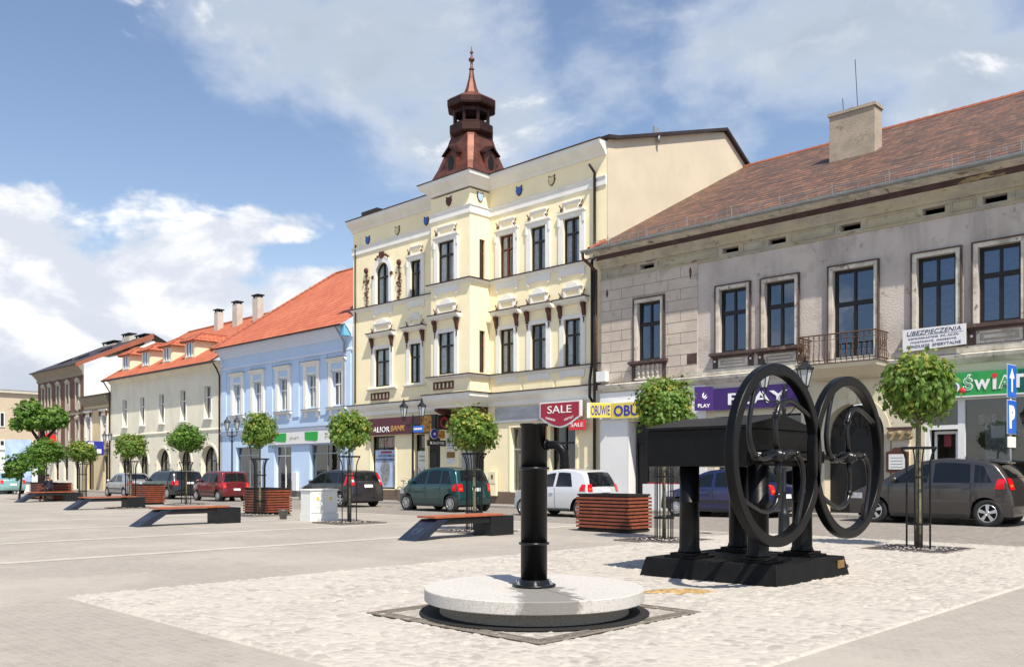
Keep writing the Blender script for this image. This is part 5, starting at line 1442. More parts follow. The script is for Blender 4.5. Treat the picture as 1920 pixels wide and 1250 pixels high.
mb = MB(); wall_holes(mb, GL, GR, 4.42, 9.75, GY, gw + gv, .26); 
mb.box(GL, GL + .02, GY + .3, 9, 4.42, 9.7)
mb.build('front_wall', 'old_grey_plaster', gy_)
mb = MB(); wall_holes(mb, GL, GR, 0, 4.42, GY, gg, .45); mb.box(GL, GL + .02, GY + .5, 9, 0, 4.42)
mb.build('ground_floor_wall', 'shop_cream', gy_)
mb = MB(); mb.box(GL - .005, 1.30, GY - .03, GY - .002, .0, 3.38); mb.box(3.68, 4.62, GY - .03, GY - .002, 0, 4.40); mb.box(1.95, 3.66, GY + .0, GY + .14, .1, 1.0)
mb.box(1.322, 1.34, GY - .03, GY + .6, .1, 3.28)
mb.box(GL, 3.68, GY - .06, GY - .003, 3.40, 4.38)
mb.build('white_shop_pier', 'shop_white', gy_, split='add')
box_room(gy_, GL + .3, GR - .3, GY + .27, 1.6, 4.5, 9.4)
box_room(gy_, GL + .35, 8.6, GY + .7, 2.2, .1, 4.3, 'interior_dark', 'shop_interior'); box_room(gy_, 11.5, 20, GY + .7, 2.4, .1, 4.3, 'interior_warm', 'shop_interior')
# ashlar-jointed left portion of the upper floor
mb = MB()
A0, A1, AY = GL + .06, 4.28, GY - .035
wall_holes(mb, A0, A1, 4.75, 8.58, AY, [(1.52, 2.98, 5.40, 7.78)], .034)
mb.quad((A1, AY, 4.75), (A1, GY, 4.75), (A1, GY, 8.58), (A1, AY, 8.58))
ash = mb.build('ashlar_plaster', 'old_ashlar', gy_)
mb = MB(); rows = [4.75 + .383 * k for k in range(11)]
for z in rows[1:-1]:
    if 5.40 < z < 7.78: mb.box(A0, 1.52, AY - .004, AY + .006, z - .006, z + .006); mb.box(2.98, A1, AY - .004, AY + .006, z - .006, z + .006)
    else: mb.box(A0, A1, AY - .004, AY + .006, z - .006, z + .006)
for j in range(10):
    z0, z1 = rows[j] + .009, rows[j + 1] - .009
    x = A0 + (.45 if j % 2 else .95)
    while x < A1 - .2:
        if not (1.45 < x < 3.05 and 5.3 < (z0 + z1) / 2 < 7.8): mb.box(x - .006, x + .006, AY - .0035, AY + .006, z0, z1)
        x += 1.02
mb.build('joints', 'ashlar_joint', ash)
mb = MB(); random.seed(12)
def chip(x, z, w_, h_):   # patch of fallen plaster
    n = 11; mb.prism([(x + w_ / 2 * math.cos(2 * PI * k / n) * random.uniform(.6, 1.1), z + h_ / 2 * math.sin(2 * PI * k / n) * random.uniform(.6, 1.1)) for k in range(n)], AY - .006, AY - .001)
mb.box(3.86, 4.26, AY - .006, AY - .001, 5.16, 5.52); chip(4.0, 8.3, .12, .45); chip(.35, 8.1, .12, .35)
mb.build('bare_patch', 'old_brown_band', ash, split='add')
# frieze and cornice under the eave
mb = MB(); wall_holes(mb, GL + .01, GR, 8.645, 9.06, GY - .014, gv, .012); mb.build('frieze_ground', 'old_frieze', gy_)
mb = MB()
moulding(mb, GL, GR, GY, [(.03, 8.58), (.05, 8.60), (.05, 8.63), (.02, 8.643)])
moulding(mb, GL, GR, GY, [(.05, 9.02), (.08, 9.06), (.10, 9.12), (.16, 9.20), (.24, 9.33)])
x = GL + .2
edges = sorted([v for h in gv for v in h[:2]])
segs = []; p = GL + .15
for h in gv: segs.append((p + .12, h[0] - .14)); p = h[1]
segs.append((p + .14, GR - .2))
for (a, b) in segs:
    if b - a > .25:
        n = max(1, round((b - a) / 1.7))
        for k in range(n):
            xa, xb = a + (b - a) * k / n + .04, a + (b - a) * (k + 1) / n - .04
            mb.ring([(xa, 8.69), (xb, 8.69), (xb, 8.97), (xa, 8.97)], [(xa + .03, 8.72), (xb - .03, 8.72), (xb - .03, 8.94), (xa + .03, 8.94)], GY - .045, GY + .001)
mb.build('frieze', 'old_frieze', gy_, split='add')
mb = MB(); moulding(mb, GL, GR, GY, [(.24, 9.332), (.27, 9.345), (.28, 9.49), (.27, 9.50)]); mb.build('brown_band', 'old_brown_band', gy_)
mb = MB(); moulding(mb, GL - .0, GR, GY, [(.28, 9.502), (.46, 9.55), (.50, 9.62)]); mb.build('eave_board', 'old_white_trim', gy_)
mb = MB(); moulding(mb, GL, GR, GY, [(.04, 4.42), (.10, 4.50), (.16, 4.56), (.18, 4.66), (.10, 4.70)]); mb.box(3.66, GR, GY - .06, GY - .002, 4.72, 4.90)
mb.build('belt_course', 'old_white_trim', gy_, split='add')
for k, (a, b, c, d) in enumerate(gw):
    window(gy_, a, b, c, d, GY, 'black_frame', depth=.15, fw=.09, tw=.13, transom=.63, glass='glass_sky_tint', name='window' if k != 3 else 'balcony_door', curtain=[(.03, .97)] if k in (4, 5) else ([(.05, .25)] if k == 0 else None))
    mb = MB(); t = .12
    mb.ring([(a - t, c - .0), (b + t, c - .0), (b + t, d + t), (a - t, d + t)], [(a, c), (b, c), (b, d), (a, d)], GY - .06, GY - .001) if False else None
    mb.box(a - t, a, GY - .07, GY + .001, c, d + t); mb.box(b, b + t, GY - .07, GY + .001, c, d + t); mb.box(a, b, GY - .07, GY + .001, d, d + t)
    s_ = mb.build('window_surround', 'old_white_trim', gy_)
    mb = MB(); u = t + .04
    mb.box(a - u, a - t, GY - .10, GY + .001, c, d + u); mb.box(b + t, b + u, GY - .10, GY + .001, c, d + u); mb.box(a - t, b + t, GY - .10, GY + .001, d + t, d + u)
    mb.build('outer_moulding', 'old_brown_trim', s_)
    if k != 3:
        mb = MB(); mb.box(a - .32, b + .32, GY - .20, GY - .0, c - .10, c - .001); mb.box(a - .26, b + .26, GY - .13, GY - .0, c - .16, c - .10)
        mb.box(a - .24, a - .08, GY - .06, GY - .001, 4.72 if k == 0 else 4.905, c - .16); mb.box(b + .08, b + .24, GY - .06, GY - .001, 4.72 if k == 0 else 4.905, c - .16)
        s2 = mb.build('window_sill', 'old_brown_trim', gy_)
        if k > 0:
            mb = MB(); z0, z1 = 4.94, c - .20
            mb.ring([(a - .04, z0), (b + .04, z0), (b + .04, z1), (a - .04, z1)], [(a + .05, z0 + .06), (b - .05, z0 + .06), (b - .05, z1 - .06), (a + .05, z1 - .06)], GY - .045, GY + .001)
            mb.box(a + .14, b - .14, GY - .05, GY + .001, z0 + .12, z1 - .11)
            mb.build('panel', 'old_white_trim', s2)
            mb = MB()
            for xx in (a - .16, b + .16): mb.lathe([(0, -.03), (.035, -.02), (.04, 0), (.04, .01)], (xx, GY - .065, 5.15), 10, 'y')
            mb.build('roundel', 'shop_white', s2, split='add')
        else:
            mb = MB(); mb.box(a - .06, b + .06, GY - .12, GY, 4.75, 4.82)
            for q in range(5):
                xx = a + .1 + (b - a - .2) * q / 4
                mb.lathe([(.055, 4.82), (.055, 4.85), (.03, 4.87), (.065, 4.96), (.06, 5.03), (.03, 5.12), (.045, 5.16), (.05, 5.20), (.055, 5.28)], (xx, GY - .06, 0), 10)
            mb.build('baluster', 'old_white_trim', s2, split='add')
# roof
mb = MB(); mb.open = True
roof_plane(mb, (GL - .25, -1.0, 9.70), (GR, -1.0, 9.70), (GR, 10.15, 15.5), (GL - .05, 10.15, 15.5))
roof_plane(mb, (GR, 20, 10.3), (GL, 20, 10.3), (GL, 10.15, 15.5), (GR, 10.15, 15.5))
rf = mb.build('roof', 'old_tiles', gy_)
mb = MB(); k = GL
while k < GR: mb.lathe([(.11, 0), (.13, .36)], (k, 10.15, 15.46), 8, 'x'); k += .34
for k in range(33): mb.tube([(GL - .12 , -.95 + k * .345, 9.75 + k * .179), (GL - .12, -.95 + (k + 1) * .345, 9.75 + (k + 1) * .179)], [.085, .07], 6)
mb.build('ridge_tiles', 'orange_tiles_dull', rf)
mb = MB(); mb.box(GL - .3, GR, -.98, GY - .46, 9.56, 9.64); mb.build('soffit', 'old_white_trim', gy_)
mb = MB(); n = 12
for i in range(24):
    X0 = GL - .35 + i * 1.0; X1 = X0 + 1.0; vs = []
    for X in (X0, X1):
        for k in range(n): q = PI + PI * k / (n - 1); vs.append((X, -1.08 + .10 * math.cos(q), 9.69 + .09 * math.sin(q)))
    mb.add(vs, [(k, k + 1, n + k + 1, n + k) for k in range(n - 1)])
    mb.tube([(X0, -1.08 + .105 * math.cos(PI + PI * k / 10), 9.69 + .095 * math.sin(PI + PI * k / 10)) for k in range(11)], .014, 5)
mb.open = True
g_ = mb.build('gutter', 'zinc', gy_)
mb = MB(); mb.tube([(-.30, -1.08, 9.60), (-.30, -1.05, 9.4), (-.22, -.75, 9.22), (-.16, -.48, 9.0)], .06, 10); mb.build('gutter_outlet', 'rust', gy_)
mb = MB(); mb.tube([(-.12, -.50, 9.05), (-.12, -.50, 4.5)], .05, 10); mb.build('downpipe', 'rust', gy_)
mb = MB(); mb.tube([(-.22, -.48, 9.1), (-.22, -.48, .2)], .055, 10); mb.build('downpipe', 'black_frame', gy_)
# snow guard rails
mb = MB()
for yy, h in ((-.75, .20),):
    mb.tube([(GL - .1, yy, 9.84 + h), (GR, yy, 9.84 + h)], .008, 5)
for i in range(60): mb.tube([(GL + i * .4, -.75, 9.8), (GL + i * .4, -.75, 10.05)], .006, 5)
for i in range(14):
    x = GL + .8 + i * 1.7; mb.tube([(x, -.95, 9.75), (x, -1.0, 10.07)], .014, 5)
mb.build('snow_guard', 'zinc', rf)
chx0, _ = fac(1555, 240, 5.2); chx1, _ = fac(1640, 240, 5.2)
mb = MB(); mb.box(chx0, chx1, 5.2, 5.85, 12.4, 14.60); c_ = mb.build('chimney', 'chimney_plaster', rf)
mb = MB(); mb.box(chx0 - .05, chx1 + .05, 5.15, 5.9, 14.602, 14.72); mb.build('chimney_cap', 'chimney_plaster', c_)
an = thing('roof_antenna', 'thin tall antenna rod standing on the chimney of the grey house', 'antenna', ((chx0 + chx1) / 2 + .1, 5.5, 14.72))
mb = MB(); xx = (chx0 + chx1) / 2 + .1; mb.tube([(xx, 5.5, 14.72), (xx - .1, 5.5, 16.6)], .012, 6); mb.tube([(chx0 + .45, 5.4, 14.72), (chx0 + .42, 5.4, 15.25)], .012, 6); mb.build('rods', 'iron_black', an)
# balcony
bx0, bx1, bb = 8.42, 10.78, -1.35
mb = MB(); mb.hexa([(bx0 - .02, bb, 4.50), (bx1 + .02, bb, 4.50), (bx1 + .02, GY - .1, 4.50), (bx0 - .02, GY - .1, 4.50)], [(bx0 - .05, bb - .05, 4.62), (bx1 + .05, bb - .05, 4.62), (bx1 + .05, GY - .1, 4.62), (bx0 - .05, GY - .1, 4.62)])
mb.hexa([(bx0 + .15, bb + .5, 4.28), (bx1 - .15, bb + .5, 4.28), (bx1 - .15, GY - .1, 4.22), (bx0 + .15, GY - .1, 4.22)], [(bx0 + .02, bb + .06, 4.50), (bx1 - .02, bb + .06, 4.50), (bx1 - .02, GY - .1, 4.50), (bx0 + .02, GY - .1, 4.50)])
bal = mb.build('balcony', 'shop_cream', gy_)
mb = MB(); mb.box(bx0 - .07, bx1 + .07, bb - .07, GY - .1, 4.622, 4.65)
b2 = mb.build('balcony_slab_edge', 'old_brown_trim', bal)
mb = MB()
P4 = [(bx0, GY - .05), (bx0, bb), (bx1, bb), (bx1, GY - .05)]
for z, r_ in ((5.50, .022), (4.74, .014), (5.34, .010)):
    mb.tube([(p[0], p[1], z) for p in P4[:2]], r_, 6); mb.tube([(p[0], p[1], z) for p in P4[1:3]], r_, 6); mb.tube([(p[0], p[1], z) for p in P4[2:]], r_, 6)
def baluster(x, y, dx, dy):
    mb.tube([(x, y, 4.65), (x, y, 5.5)], .011, 5)
    # bellied scroll bar
    pts = [(x + dx * o, y + dy * o, z) for o, z in ((.0, 4.70), (.05, 4.76), (.07, 4.86), (.03, 4.96), (-.01, 5.05), (-.02, 5.2), (0, 5.34))]
    mb.tube(pts, .009, 5)
    mb.tube([(x + .03 * math.cos(q) * (1 if dy else 1), y - .0, 5.42 + .03 * math.sin(q)) for q in [k * PI / 4 for k in range(9)]], .006, 4)
for k in range(15): baluster(bx0 + (bx1 - bx0) * k / 14, bb, 0, -1)
for k in range(1, 7):
    y = bb + (GY - .05 - bb) * k / 7; baluster(bx0, y, -1, 0); baluster(bx1, y, 1, 0)
mb.build('railing', 'rust', bal)
# arched carriage entrance door
mb = MB(); 
mb.box(8.86, 10.64, GY + .34, GY + .42, .1, 2.5); dd = mb.build('gate_leaf', 'black_frame', gy_)
mb = MB(); pts = arch_pts(8.86, 10.64, 2.56, .9, 20)
mb.prism([(8.86, 2.5)] + pts + [(10.64, 2.5)], GY + .36, GY + .40); fl = mb.build('fanlight', 'interior_dark', dd)
mb = MB(); cxm = 9.75
for k in range(1, 8):
    q = PI * k / 8; mb.tube([(cxm + .25 * math.cos(q), GY + .35, 2.56 + .22 * math.sin(q)), (cxm + .88 * math.cos(q), GY + .35, 2.56 + .88 * math.sin(q))], .022, 5)
for r_ in (.25, .6): mb.tube([(cxm + r_ * math.cos(PI * k / 14), GY + .35, 2.56 + r_ * math.sin(PI * k / 14)) for k in range(15)], .02, 5)
mb.build('fanlight_bars', 'black_frame', fl)
mb = MB(); o_ = [(8.66, .1)] + arch_pts(8.66, 10.84, 2.59, 1.10, 20) + [(10.84, .1)]; i_ = [(8.84, .1)] + arch_pts(8.84, 10.66, 2.59, .91, 20) + [(10.66, .1)]
mb.ring(o_, i_, GY - .05, GY + .002, closed=False); mb.prism([(9.66, 3.46), (9.84, 3.46), (9.9, 3.86), (9.6, 3.86)], GY - .12, GY); mb.build('arch_trim', 'shop_cream', gy_)
# pilaster with iron console capital
mb = MB(); mb.box(10.92, 11.40, GY - .10, GY - .002, .1, 2.36); mb.build('pilaster', 'shop_cream', gy_)
mb = MB(); mb.prism([(10.86, 2.36), (11.46, 2.36), (11.52, 2.44), (11.46, 2.6), (11.54, 2.72), (10.78, 2.72), (10.86, 2.6), (10.80, 2.44)], GY - .22, GY - .1)
for x in (10.9, 11.16, 11.42): mb.lathe([(0, -.08), (.08, -.05), (.08, 0), (0, .02)], (x, GY - .22, 2.55), 10, 'y')
mb.build('capital', 'old_brown_band', gy_)
# shop openings of the ground floor
mb = MB(); mb.box(1.36, 2.0, GY + .42, GY + .46, .1, 3.2); mb.build('door', 'interior_dark', gy_)
mb = MB(); mb.ring([(1.42, .12), (1.9, .12), (1.9, 2.6), (1.42, 2.6)], [(1.48, .2), (1.84, .2), (1.84, 2.5), (1.48, 2.5)], GY + .36, GY + .41); mb.build('door_leaf', 'black_frame', gy_)
sw = shopfront(gy_, 2.0, 3.64, .98, 3.2, GY, 'black_frame', cols=1, transom=0, depth=.2)
mb = MB(); random.seed(8)
for k in range(14): x = 2.05 + random.random() * 1.4; z = 1.05 + random.choice((0, .35, .7, 1.1)); mb.box(x, x + .16, GY + .35 + random.random() * .2, GY + .6, z, z + random.uniform(.1, .28))
mb.build('goods', 'goods', sw, split='add')
panel(sw, 2.06, 3.6, GY + .155, GY + .2, .99, 1.05, 'sale_red', 'sill_strip')
s1 = shopfront(gy_, 5.0, 8.0, .1, 3.3, GY, 'black_frame', cols=3, transom=.75, depth=.3)
panel(gy_, 4.95, 8.05, GY - .02, GY - .001, 3.28, 3.45, 'shop_cream', 'lintel')
mb = MB(); f = .07
mb.box(11.80, 11.92, GY + .02, GY + .2, .1, 3.48); mb.box(12.68, 12.86, GY + .02, GY + .2, .1, 3.48); mb.box(11.92, 12.68, GY + .02, GY + .2, 2.62, 2.74); mb.box(11.80, 14.6, GY + .015, GY + .2, 3.42, 3.479)
mb.box(12.86, 14.6, GY + .02, GY + .2, .1, .9)
sf = mb.build('shop_window', 'white_frame', gy_)
mb = MB(); mb.open = True; mb.quad((12.86, GY + .1, .9), (14.6, GY + .1, .9), (14.6, GY + .1, 3.42), (12.86, GY + .1, 3.42)); mb.quad((11.92, GY + .1, 2.74), (12.68, GY + .1, 2.74), (12.68, GY + .1, 3.42), (11.92, GY + .1, 3.42)); mb.build('pane', 'glass', sf)
mb = MB(); random.seed(18)
for k in range(34): x = 12.9 + random.random() * 1.5; z = random.choice((.95, 1.3, 1.65, 2.0, 2.4, 2.75)); mb.box(x, x + random.uniform(.08, .2), GY + .35 + random.random() * .3, GY + .68, z, z + random.uniform(.12, .3))
mb.build('goods', 'goods', sf, split='add')
panel(sf, 13.35, 13.95, GY + .13, GY + .14, 1.5, 2.75, 'poster_grey', 'door_poster'); panel(sf, 13.5, 13.85, GY + .118, GY + .128, 2.35, 2.68, 'sign_white', 'notice')
panel(sf, 12.15, 12.35, GY + .5, GY + .52, 2.15, 2.5, 'sale_red', 'red_tag')
mb = MB(); mb.ring([(11.98, .12), (12.62, .12), (12.62, 2.58), (11.98, 2.58)], [(12.05, .2), (12.55, .2), (12.55, 2.5), (12.05, 2.5)], GY + .25, GY + .30); mb.build('open_door', 'white_frame', sf)
mb = MB()
for (a, b) in ((GL, 1.30), (3.68, 4.93), (8.07, 8.82), (10.68, 11.78), (14.62, 15.18)): mb.box(a, b, GY - .06, GY - .033, 0, .45)
mb.build('plinth', 'plinth_grey', gy_, split='add')
# ------------------------------------------------------------------ signs on the houses
def sign_box(name, label, x0, x1, y0, y1, z0, z1, m, bevel=.01, cat='sign'):
    t = thing(name, label, cat, ((x0 + x1) / 2, (y0 + y1) / 2, z0))
    panel(t, x0, x1, y0, y1, z0, z1, m, 'sign_panel', bevel)
    return t
t = sign_box('shop_sign', 'long dark maroon fascia sign reading ALIOR BANK on the yellow house', -14.85, -10.80, -.2, -.02, 3.24, 4.05, 'maroon')
text_mesh(t, 'ALIOR', 'letter_white', (-13.73, -.21, 3.50), .27, 1.28, depth=.012, bold=0, spacing=1.1); text_mesh(t, 'BANK', 'gold_letter', (-12.43, -.21, 3.52), .27, 1.06, depth=.012)
t = sign_box('picture_sign', 'square amber light box sign between the maroon bank sign and the bay', -10.78, -9.72, -.22, -.02, 3.22, 4.06, 'black_panel')
panel(t, -10.74, -9.95, -.235, -.222, 3.27, 4.02, 'amber', 'picture')
t = thing('hanging_sign', 'black and blue hanging sign reading KANTOR beside the dark doorway', 'sign', (-9.2, -.6, 2.6))
panel(t, -9.23, -9.17, -1.12, -.06, 2.60, 2.86, 'black_panel', 'sign_panel'); text_mesh(t, 'KANTOR', 'letter_white', (-9.165, -.55, 2.73), .13, .8, ang=PI / 2, depth=.005)
mb = MB(); mb.lathe([(.21, -.03), (.21, .03)], (-9.2, -.72, 3.14), 24, 'x', smooth=False); mb.build('round_emblem', 'blue_letter', t)
mb = MB(); mb.lathe([(.23, -.02), (.23, .02)], (-9.2, -.72, 3.14), 24, 'x', smooth=False); mb.build('emblem_rim', 'sign_white', t)
mb = MB(); mb.lathe([(0, .034), (.07, .036), (.07, .044), (0, .046)], (-9.2, -.72, 3.14), 12, 'x'); mb.build('emblem_crest', 'sign_white', t)
panel(t, -9.22, -9.18, -.46, -.10, 2.95, 3.30, 'amber', 'side_badge', .02)
t = thing('hanging_sign', 'dark hanging sign with a red ring under the bay, half hidden by a tree', 'sign', (-8.3, -.7, 3.3))
panel(t, -8.64, -8.56, -1.05, -.35, 3.30, 3.95, 'black_panel', 'sign_panel', .04)
mb = MB(); mb.lathe([(.16, .0), (.25, .0), (.25, .02), (.16, .02), (.16, .0)], (-8.558, -.7, 3.62), 24, 'x', smooth=False); mb.build('red_ring', 'sale_red', t)
# SALE shield
t = thing('shop_sign', 'large maroon shield-shaped sign reading SALE over the shop door of the yellow house', 'sign', (-2.05, -.3, 3.2))
def shield_pts(x0, x1, zt, zb, dz, k=0.0):
    pts = [(x0 + k, zt - k)]; n = 16
    pts = [(x0 + k, zt - k), (x0 + k, zb + dz + k * .3)]
    for i in range(1, n): 
        q = i / n; xx = x0 + k + (x1 - x0 - 2 * k) * q; pts.append((xx, zb + k + dz * (abs(2 * q - 1) ** 1.7)))
    pts += [(x1 - k, zb + dz + k * .3), (x1 - k, zt - k)]
    return pts[::-1]
mb = MB(); mb.prism(shield_pts(-3.14, -1.02, 4.22, 3.18, .42), -.36, -.18); mb.build('sign_panel', 'sign_white', t)
mb = MB(); mb.prism(shield_pts(-3.14, -1.02, 4.22, 3.18, .42, .06), -.372, -.36); mb.build('sign_face', 'sale_red', t)
text_mesh(t, 'SALE', 'letter_white', (-2.08, -.376, 3.90), .30, 1.25, depth=.008)
for i, (wd, x, z, rr) in enumerate((('FASHION', -2.56, 3.53, -.24), ('OUTLET', -1.58, 3.53, .24))):
    o = text_mesh(t, wd, 'letter_white', (x, -.376, z), .085, .50, depth=.006); o.rotation_euler = (0, -rr, 0)
mb = MB(); 
for x in (-2.6, -1.6): mb.tube([(x, -.18, 4.1), (x, -.02, 4.1)], .02, 6)
mb.build('bracket', 'zinc', t)
t = sign_box('shop_sign', 'small bright red sign reading SALE below the maroon shield sign', -1.62, -.80, -.34, -.28, 3.06, 3.44, 'small_sale_red')
text_mesh(t, 'SALE', 'letter_white', (-1.2, -.346, 3.26), .16, .62, depth=.006); mb = MB(); mb.tube([(-.9, -.3, 3.46), (-.9, -.02, 3.46)], .015, 6); mb.build('bracket', 'zinc', t)
# OBUWIE corner sign
t = thing('shop_sign', 'yellow box sign with blue lettering OBUWIE at the left corner of the grey house', 'sign', (.6, -.8, 3.4))
Aq, Bq, Cq = Vector((-.02, -1.16, 0)), Vector((.66, -.60, 0)), Vector((3.0, -.60, 0))
ang1 = math.atan2(Bq.y - Aq.y, Bq.x - Aq.x)
def slab_between(mb, P, Q, z0, z1, th, push=0.0):
    d = (Q - P).normalized(); n = Vector((d.y, -d.x, 0))
    a, b = P + n * push, Q + n * push
    mb.hexa([a + Vector((0, 0, z0)), b + Vector((0, 0, z0)), b - n * th + Vector((0, 0, z0)), a - n * th + Vector((0, 0, z0))], [a + Vector((0, 0, z1)), b + Vector((0, 0, z1)), b - n * th + Vector((0, 0, z1)), a - n * th + Vector((0, 0, z1))])
mb = MB(); slab_between(mb, Aq, Bq, 3.44, 4.0, .12); slab_between(mb, Bq + Vector((.012, 0, 0)), Cq, 3.38, 3.98, .12); mb.build('sign_panel', 'sign_white', t)
mb = MB(); slab_between(mb, Aq + (Bq - Aq) * .13, Bq, 3.45, 3.99, .01, .012); slab_between(mb, Bq + Vector((.04, 0, 0)), Cq - Vector((.02, 0, 0)), 3.40, 3.96, .01, .012); mb.build('sign_face', 'yellow_sign', t)
mid = Aq + (Bq - Aq) * .56; nn = Vector(((Bq - Aq).y, -(Bq - Aq).x, 0)).normalized()
text_mesh(t, 'OBUWIE', 'blue_letter', tuple(mid + nn * .018 + Vector((0, 0, 3.72))), .36, .70, ang=ang1, depth=.005, bold=.01)
text_mesh(t, 'OBUWIE', 'blue_letter', (1.86, -.618, 3.68), .40, 2.1, depth=.005, bold=.02)
# PLAY sign
t = thing('shop_sign', 'purple fascia sign with white lettering PLAY on the grey house', 'sign', (6.2, -.6, 3.5))
Aq, Bq, Cq = Vector((4.52, -.98, 0)), Vector((5.02, -.62, 0)), Vector((8.10, -.62, 0))
ang1 = math.atan2(Bq.y - Aq.y, Bq.x - Aq.x)
mb = MB(); slab_between(mb, Aq, Bq, 3.50, 4.30, .15); slab_between(mb, Bq + Vector((.003, 0, 0)), Cq, 3.50, 4.22, .15); mb.build('sign_panel', 'purple', t)
text_mesh(t, 'PLAY', 'letter_white', (6.65, -.632, 3.84), .38, 2.12, depth=.01, bold=.015)
mid = (Aq + Bq) / 2; nn = Vector(((Bq - Aq).y, -(Bq - Aq).x, 0)).normalized()
text_mesh(t, 'PLAY', 'letter_white', tuple(mid + nn * .01 + Vector((0, 0, 3.66))), .12, .40, ang=ang1, depth=.005, bold=.015)
mb = MB(); dd_ = (Bq - Aq).normalized()
for (u, v, ln_, wd, a_) in ((-.03, .06, .20, .05, 1.2), (.03, .0, .20, .045, .9), (.06, -.05, .16, .04, .7), (-.02, -.02, .12, .05, 2.1)):
    c_ = mid + nn * .012 + dd_ * u + Vector((0, 0, 3.97 + v)); e = dd_ * math.cos(a_) + Vector((0, 0, math.sin(a_))); f_ = dd_ * -math.sin(a_) + Vector((0, 0, math.cos(a_)))
    pts = [c_ - e * ln_ / 2, c_ + f_ * wd / 2, c_ + e * ln_ / 2, c_ - f_ * wd / 2]
    mb.hexa(pts, [p + nn * .004 for p in pts])
mb.build('emblem', 'letter_white', t)
# insurance board on the grey house
t = thing('shop_sign', 'white board with blue lettering UBEZPIECZENIA under the grey house windows', 'sign', (12.12, -.62, 4.84))
zl, zr, xl, xr = 4.86, 4.93, 11.27, 12.97
mb = MB(); mb.hexa([(xl, -.64, zl), (xr, -.64, zr), (xr, -.60, zr), (xl, -.60, zl)], [(xl, -.64, zl + .63), (xr, -.64, zr + .57), (xr, -.60, zr + .57), (xl, -.60, zl + .63)]); mb.build('sign_panel', 'sign_white', t)
tl_ = R(1.2)
for (s_, zz, hh, ww) in (('UBEZPIECZENIA', 5.38, .12, 1.45), ('KOMUNIKACYJNE  OC.,AC,ZK.', 5.22, .062, 1.36), ('MAJĄTKOWE,  OSOBOWE,', 5.115, .062, 1.24), ('FUNDUSZE  EMERYTALNE', 5.0, .08, 1.45)):
    o = text_mesh(t, s_, 'navy_letter', (12.12, -.644, zz), hh, ww, depth=.003, shear=.25 if 'UBEZ' in s_ else 0); o.rotation_euler = (0, -tl_, 0)
mb = MB(); mb.box(11.4, 12.9, -.645, -.641, 5.295, 5.301); mb.build('rule_line', 'navy_letter', t)
# OSWIAT sign
t = thing('shop_sign', 'green fascia sign reading OŚWIAT over the shop with white frames at the right edge', 'sign', (13.6, -.55, 3.5))
panel(t, 11.6, 15.2, -.56, -.42, 3.52, 4.16, 'green_sign', 'sign_panel'); panel(t, 14.25, 15.2, -.568, -.562, 3.54, 4.14, 'dark_green', 'sign_end_panel')
panel(t, 11.6, 15.22, -.575, -.55, 3.48, 3.518, 'sign_white', 'sign_edge')
for (ch, x, hh, ww, zz, m_) in (('O', 12.64, .30, .30, 3.76, 'letter_white'), ('O', 12.64, .21, .20, 3.76, 'blue_letter'), ('Ś', 13.00, .44, .26, 3.88, 'letter_white'), ('W', 13.36, .28, .40, 3.80, 'letter_white'), ('i', 13.67, .38, .10, 3.84, 'letter_white'), ('A', 13.93, .36, .34, 3.84, 'letter_white'), ('T', 14.24, .36, .28, 3.84, 'letter_white'), ('Ś', 13.00, .38, .20, 3.88, 'plus_green'), ('A', 13.93, .28, .24, 3.83, 'plus_green')):
    text_mesh(t, ch, m_, (x, -.572 - (.006 if m_ in ('blue_letter', 'plus_green') else 0), zz), hh, ww, depth=.004, bold=.05 if m_ == 'letter_white' else .0)
text_mesh(t, 'ZOO', 'letter_white', (12.0, -.572, 3.8), .3, .7, depth=.004, bold=.05)
mb = MB(); mb.lathe([(0, -.006), (.09, -.004), (.09, 0)], (12.86, -.575, 3.66), 12, 'y'); mb.lathe([(0, -.006), (.07, -.004), (.07, 0)], (13.67, -.58, 4.02), 10, 'y'); mb.build('red_spot', 'small_sale_red', t, split='add')
# plus sign
t = thing('shop_sign', 'white fascia band with green patches and the word plus on the blue house', 'sign', (-20.9, -.1, 3.0))
panel(t, -24.3, -17.3, -.12, -.055, 2.98, 3.64, 'sign_white', 'sign_panel')
for x in (-23.05, -19.95):
    mb = MB(); mb.prism([(x - .62, 3.60), (x - .60, 3.24), (x - .52, 3.16), (x + .52, 3.10), (x + .62, 3.20), (x + .64, 3.60)][::-1], -.135, -.121); mb.build('green_patch', 'plus_green', t)
text_mesh(t, 'plus+', 'grey_letter', (-21.6, -.125, 3.30), .26, .9, depth=.004); text_mesh(t, 'plus+', 'grey_letter', (-18.2, -.125, 3.30), .26, .9, depth=.004)
t = thing('notice_plates', 'column of white, blue and brass office plates beside the doorway behind the tree', 'notice', (-8.9, -.02, 1.8))
for (z0, z1, m_) in ((2.42, 3.04, 'sign_white'), (2.08, 2.34, 'brass_plate'), (1.80, 2.03, 'poster_white')): panel(t, -9.14, -8.62, -.03, -.002, z0, z1, m_, 'plate')
for k in range(5): panel(t, -9.08, -8.68, -.034, -.0305, 2.50 + k * .11, 2.53 + k * .11, 'blue_letter' if k in (1, 3) else 'grey_letter', 'text_line')
t = thing('meter_cabinet', 'tall pale yellow meter box standing against the yellow wall behind the white car', 'cabinet', (-6.06, -.1, .1))
panel(t, -6.30, -5.84, -.16, -.065, .42, 1.48, 'yellow_plaster', 'cabinet_body', .01); panel(t, -6.26, -5.88, -.175, -.161, .95, 1.44, 'dormer_plaster', 'door'); panel(t, -6.13, -6.01, -.185, -.176, 1.15, 1.32, 'brass_plate', 'label_plate')
